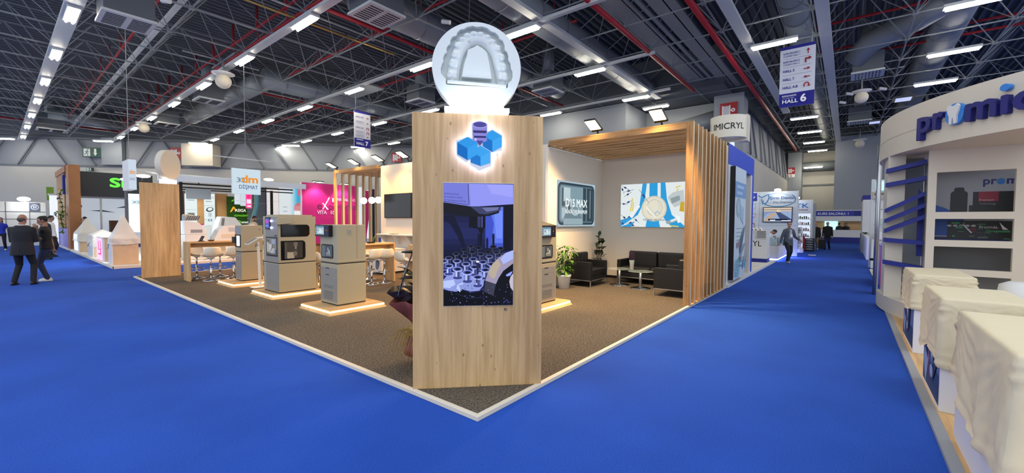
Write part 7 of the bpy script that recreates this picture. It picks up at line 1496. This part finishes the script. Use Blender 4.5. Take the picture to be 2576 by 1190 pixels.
def ex_badge(t, f, up, hp, WR, EL, SH, s):
    f(MB().loft([tuple(up(0, .045, 1.0))+(.095, .115), tuple(up(0, .045, 1.2))+(.09, .115), tuple(up(0, .04, 1.42))+(.06, .10)], 14)).build('checked_shirt', 'shirt_plaid', t, smooth=True)
    f(MB().tube([up(-.05, .10, 1.44), up(-.02, .165, 1.22)], .006, 5).tube([up(.05, .10, 1.44), up(.0, .165, 1.22)], .006, 5)).build('lanyard', 'shirt_white', t); m = MB(); c = up(-.01, .165, 1.17); m.box(c.x-.045, c.x+.045, c.y, c.y+.008, c.z-.06, c.z+.06); f(m).build('badge', 'shirt_white', t)
    g_ = MB()
    for sg in (-1, 1): g_.tube([hp(sg*.032+.022*math.cos(a_), .094, .016+.016*math.sin(a_)) for a_ in [k*PI/6 for k in range(13)]], .0025, 5)
    g_.tube([hp(-.012, .097, .018), hp(.012, .097, .018)], .0025, 5); f(g_).build('glasses', 'black', t)
person('man in a grey blazer with a badge and lanyard walking by the showcase', (19.93, 1.86, 0), face(-.75, -.62), 1.64, 3, ((-.09, -.10), (.10, .16)), ((-.32, .28, .98), (.33, .02, .86)), top='jacket_grey', bottom='trouser_dark', shoes='panel_grey', jacket=True, skin='skin_light', head=-22, extras=ex_badge)
person('man in white bending over the glass showcase', (21.9, 3.15, 0), face(.35, -.85), 1.66, 62, ((-.13, 0), (.13, 0)), ((-.15, .62, .98), (.12, .60, .95)), nod=10, top='shirt_white', bottom='trouser_dark', vox=.012)
person('older bald man in a black jacket and khaki trousers in the far aisle', (31.0, 1.50, 0), face(-.95, .05), 1.60, 0, ((-.12, 0), (.13, .05)), top='tee_black', bottom='khaki', shoes='shoe_white', jacket=True, bald=True, skin='skin_light', build=1.12, vox=.014)
person('tall bald man in black beside a dark suitcase in the far aisle', (31.6, .94, 0), face(-.95, .25), 1.66, 0, ((-.11, 0), (.12, .05)), head=20, top='tee_black', bottom='trouser_dark', bald=True, skin='skin_light', build=1.15, vox=.014)
t = thing('suitcase', 'dark trolley case standing between the two men in the far aisle', 'suitcase', (31.2, 1.22, 0)); B(-.12, .12, -.20, .20, .05, .62).build('case', 'black', t, bevel=.03)
for sy in (-.15, .15): MB().tube([(0, sy-.02, .03), (0, sy+.02, .03)], .03, 10).build('wheel', 'rubber', t)
MB().tube([(.1, -.1, .6), (.1, -.1, .95), (.1, .1, .95), (.1, .1, .6)], .01, 6).build('handle', 'steel', t)
person('long haired person inside the lit room window at the corridor end', (42.7, .12, 0), face(-1, 0), 1.58, 0, hands=((-.22, .2, 1.2), (.3, .1, 1.25)), top='suit', longhair=True, skin='skin_light', vox=.016)
person('dark silhouette of a visitor inside the lit room window', (42.68, .55, 0), face(1, 0), 1.60, 0, top='suit', vox=.016)
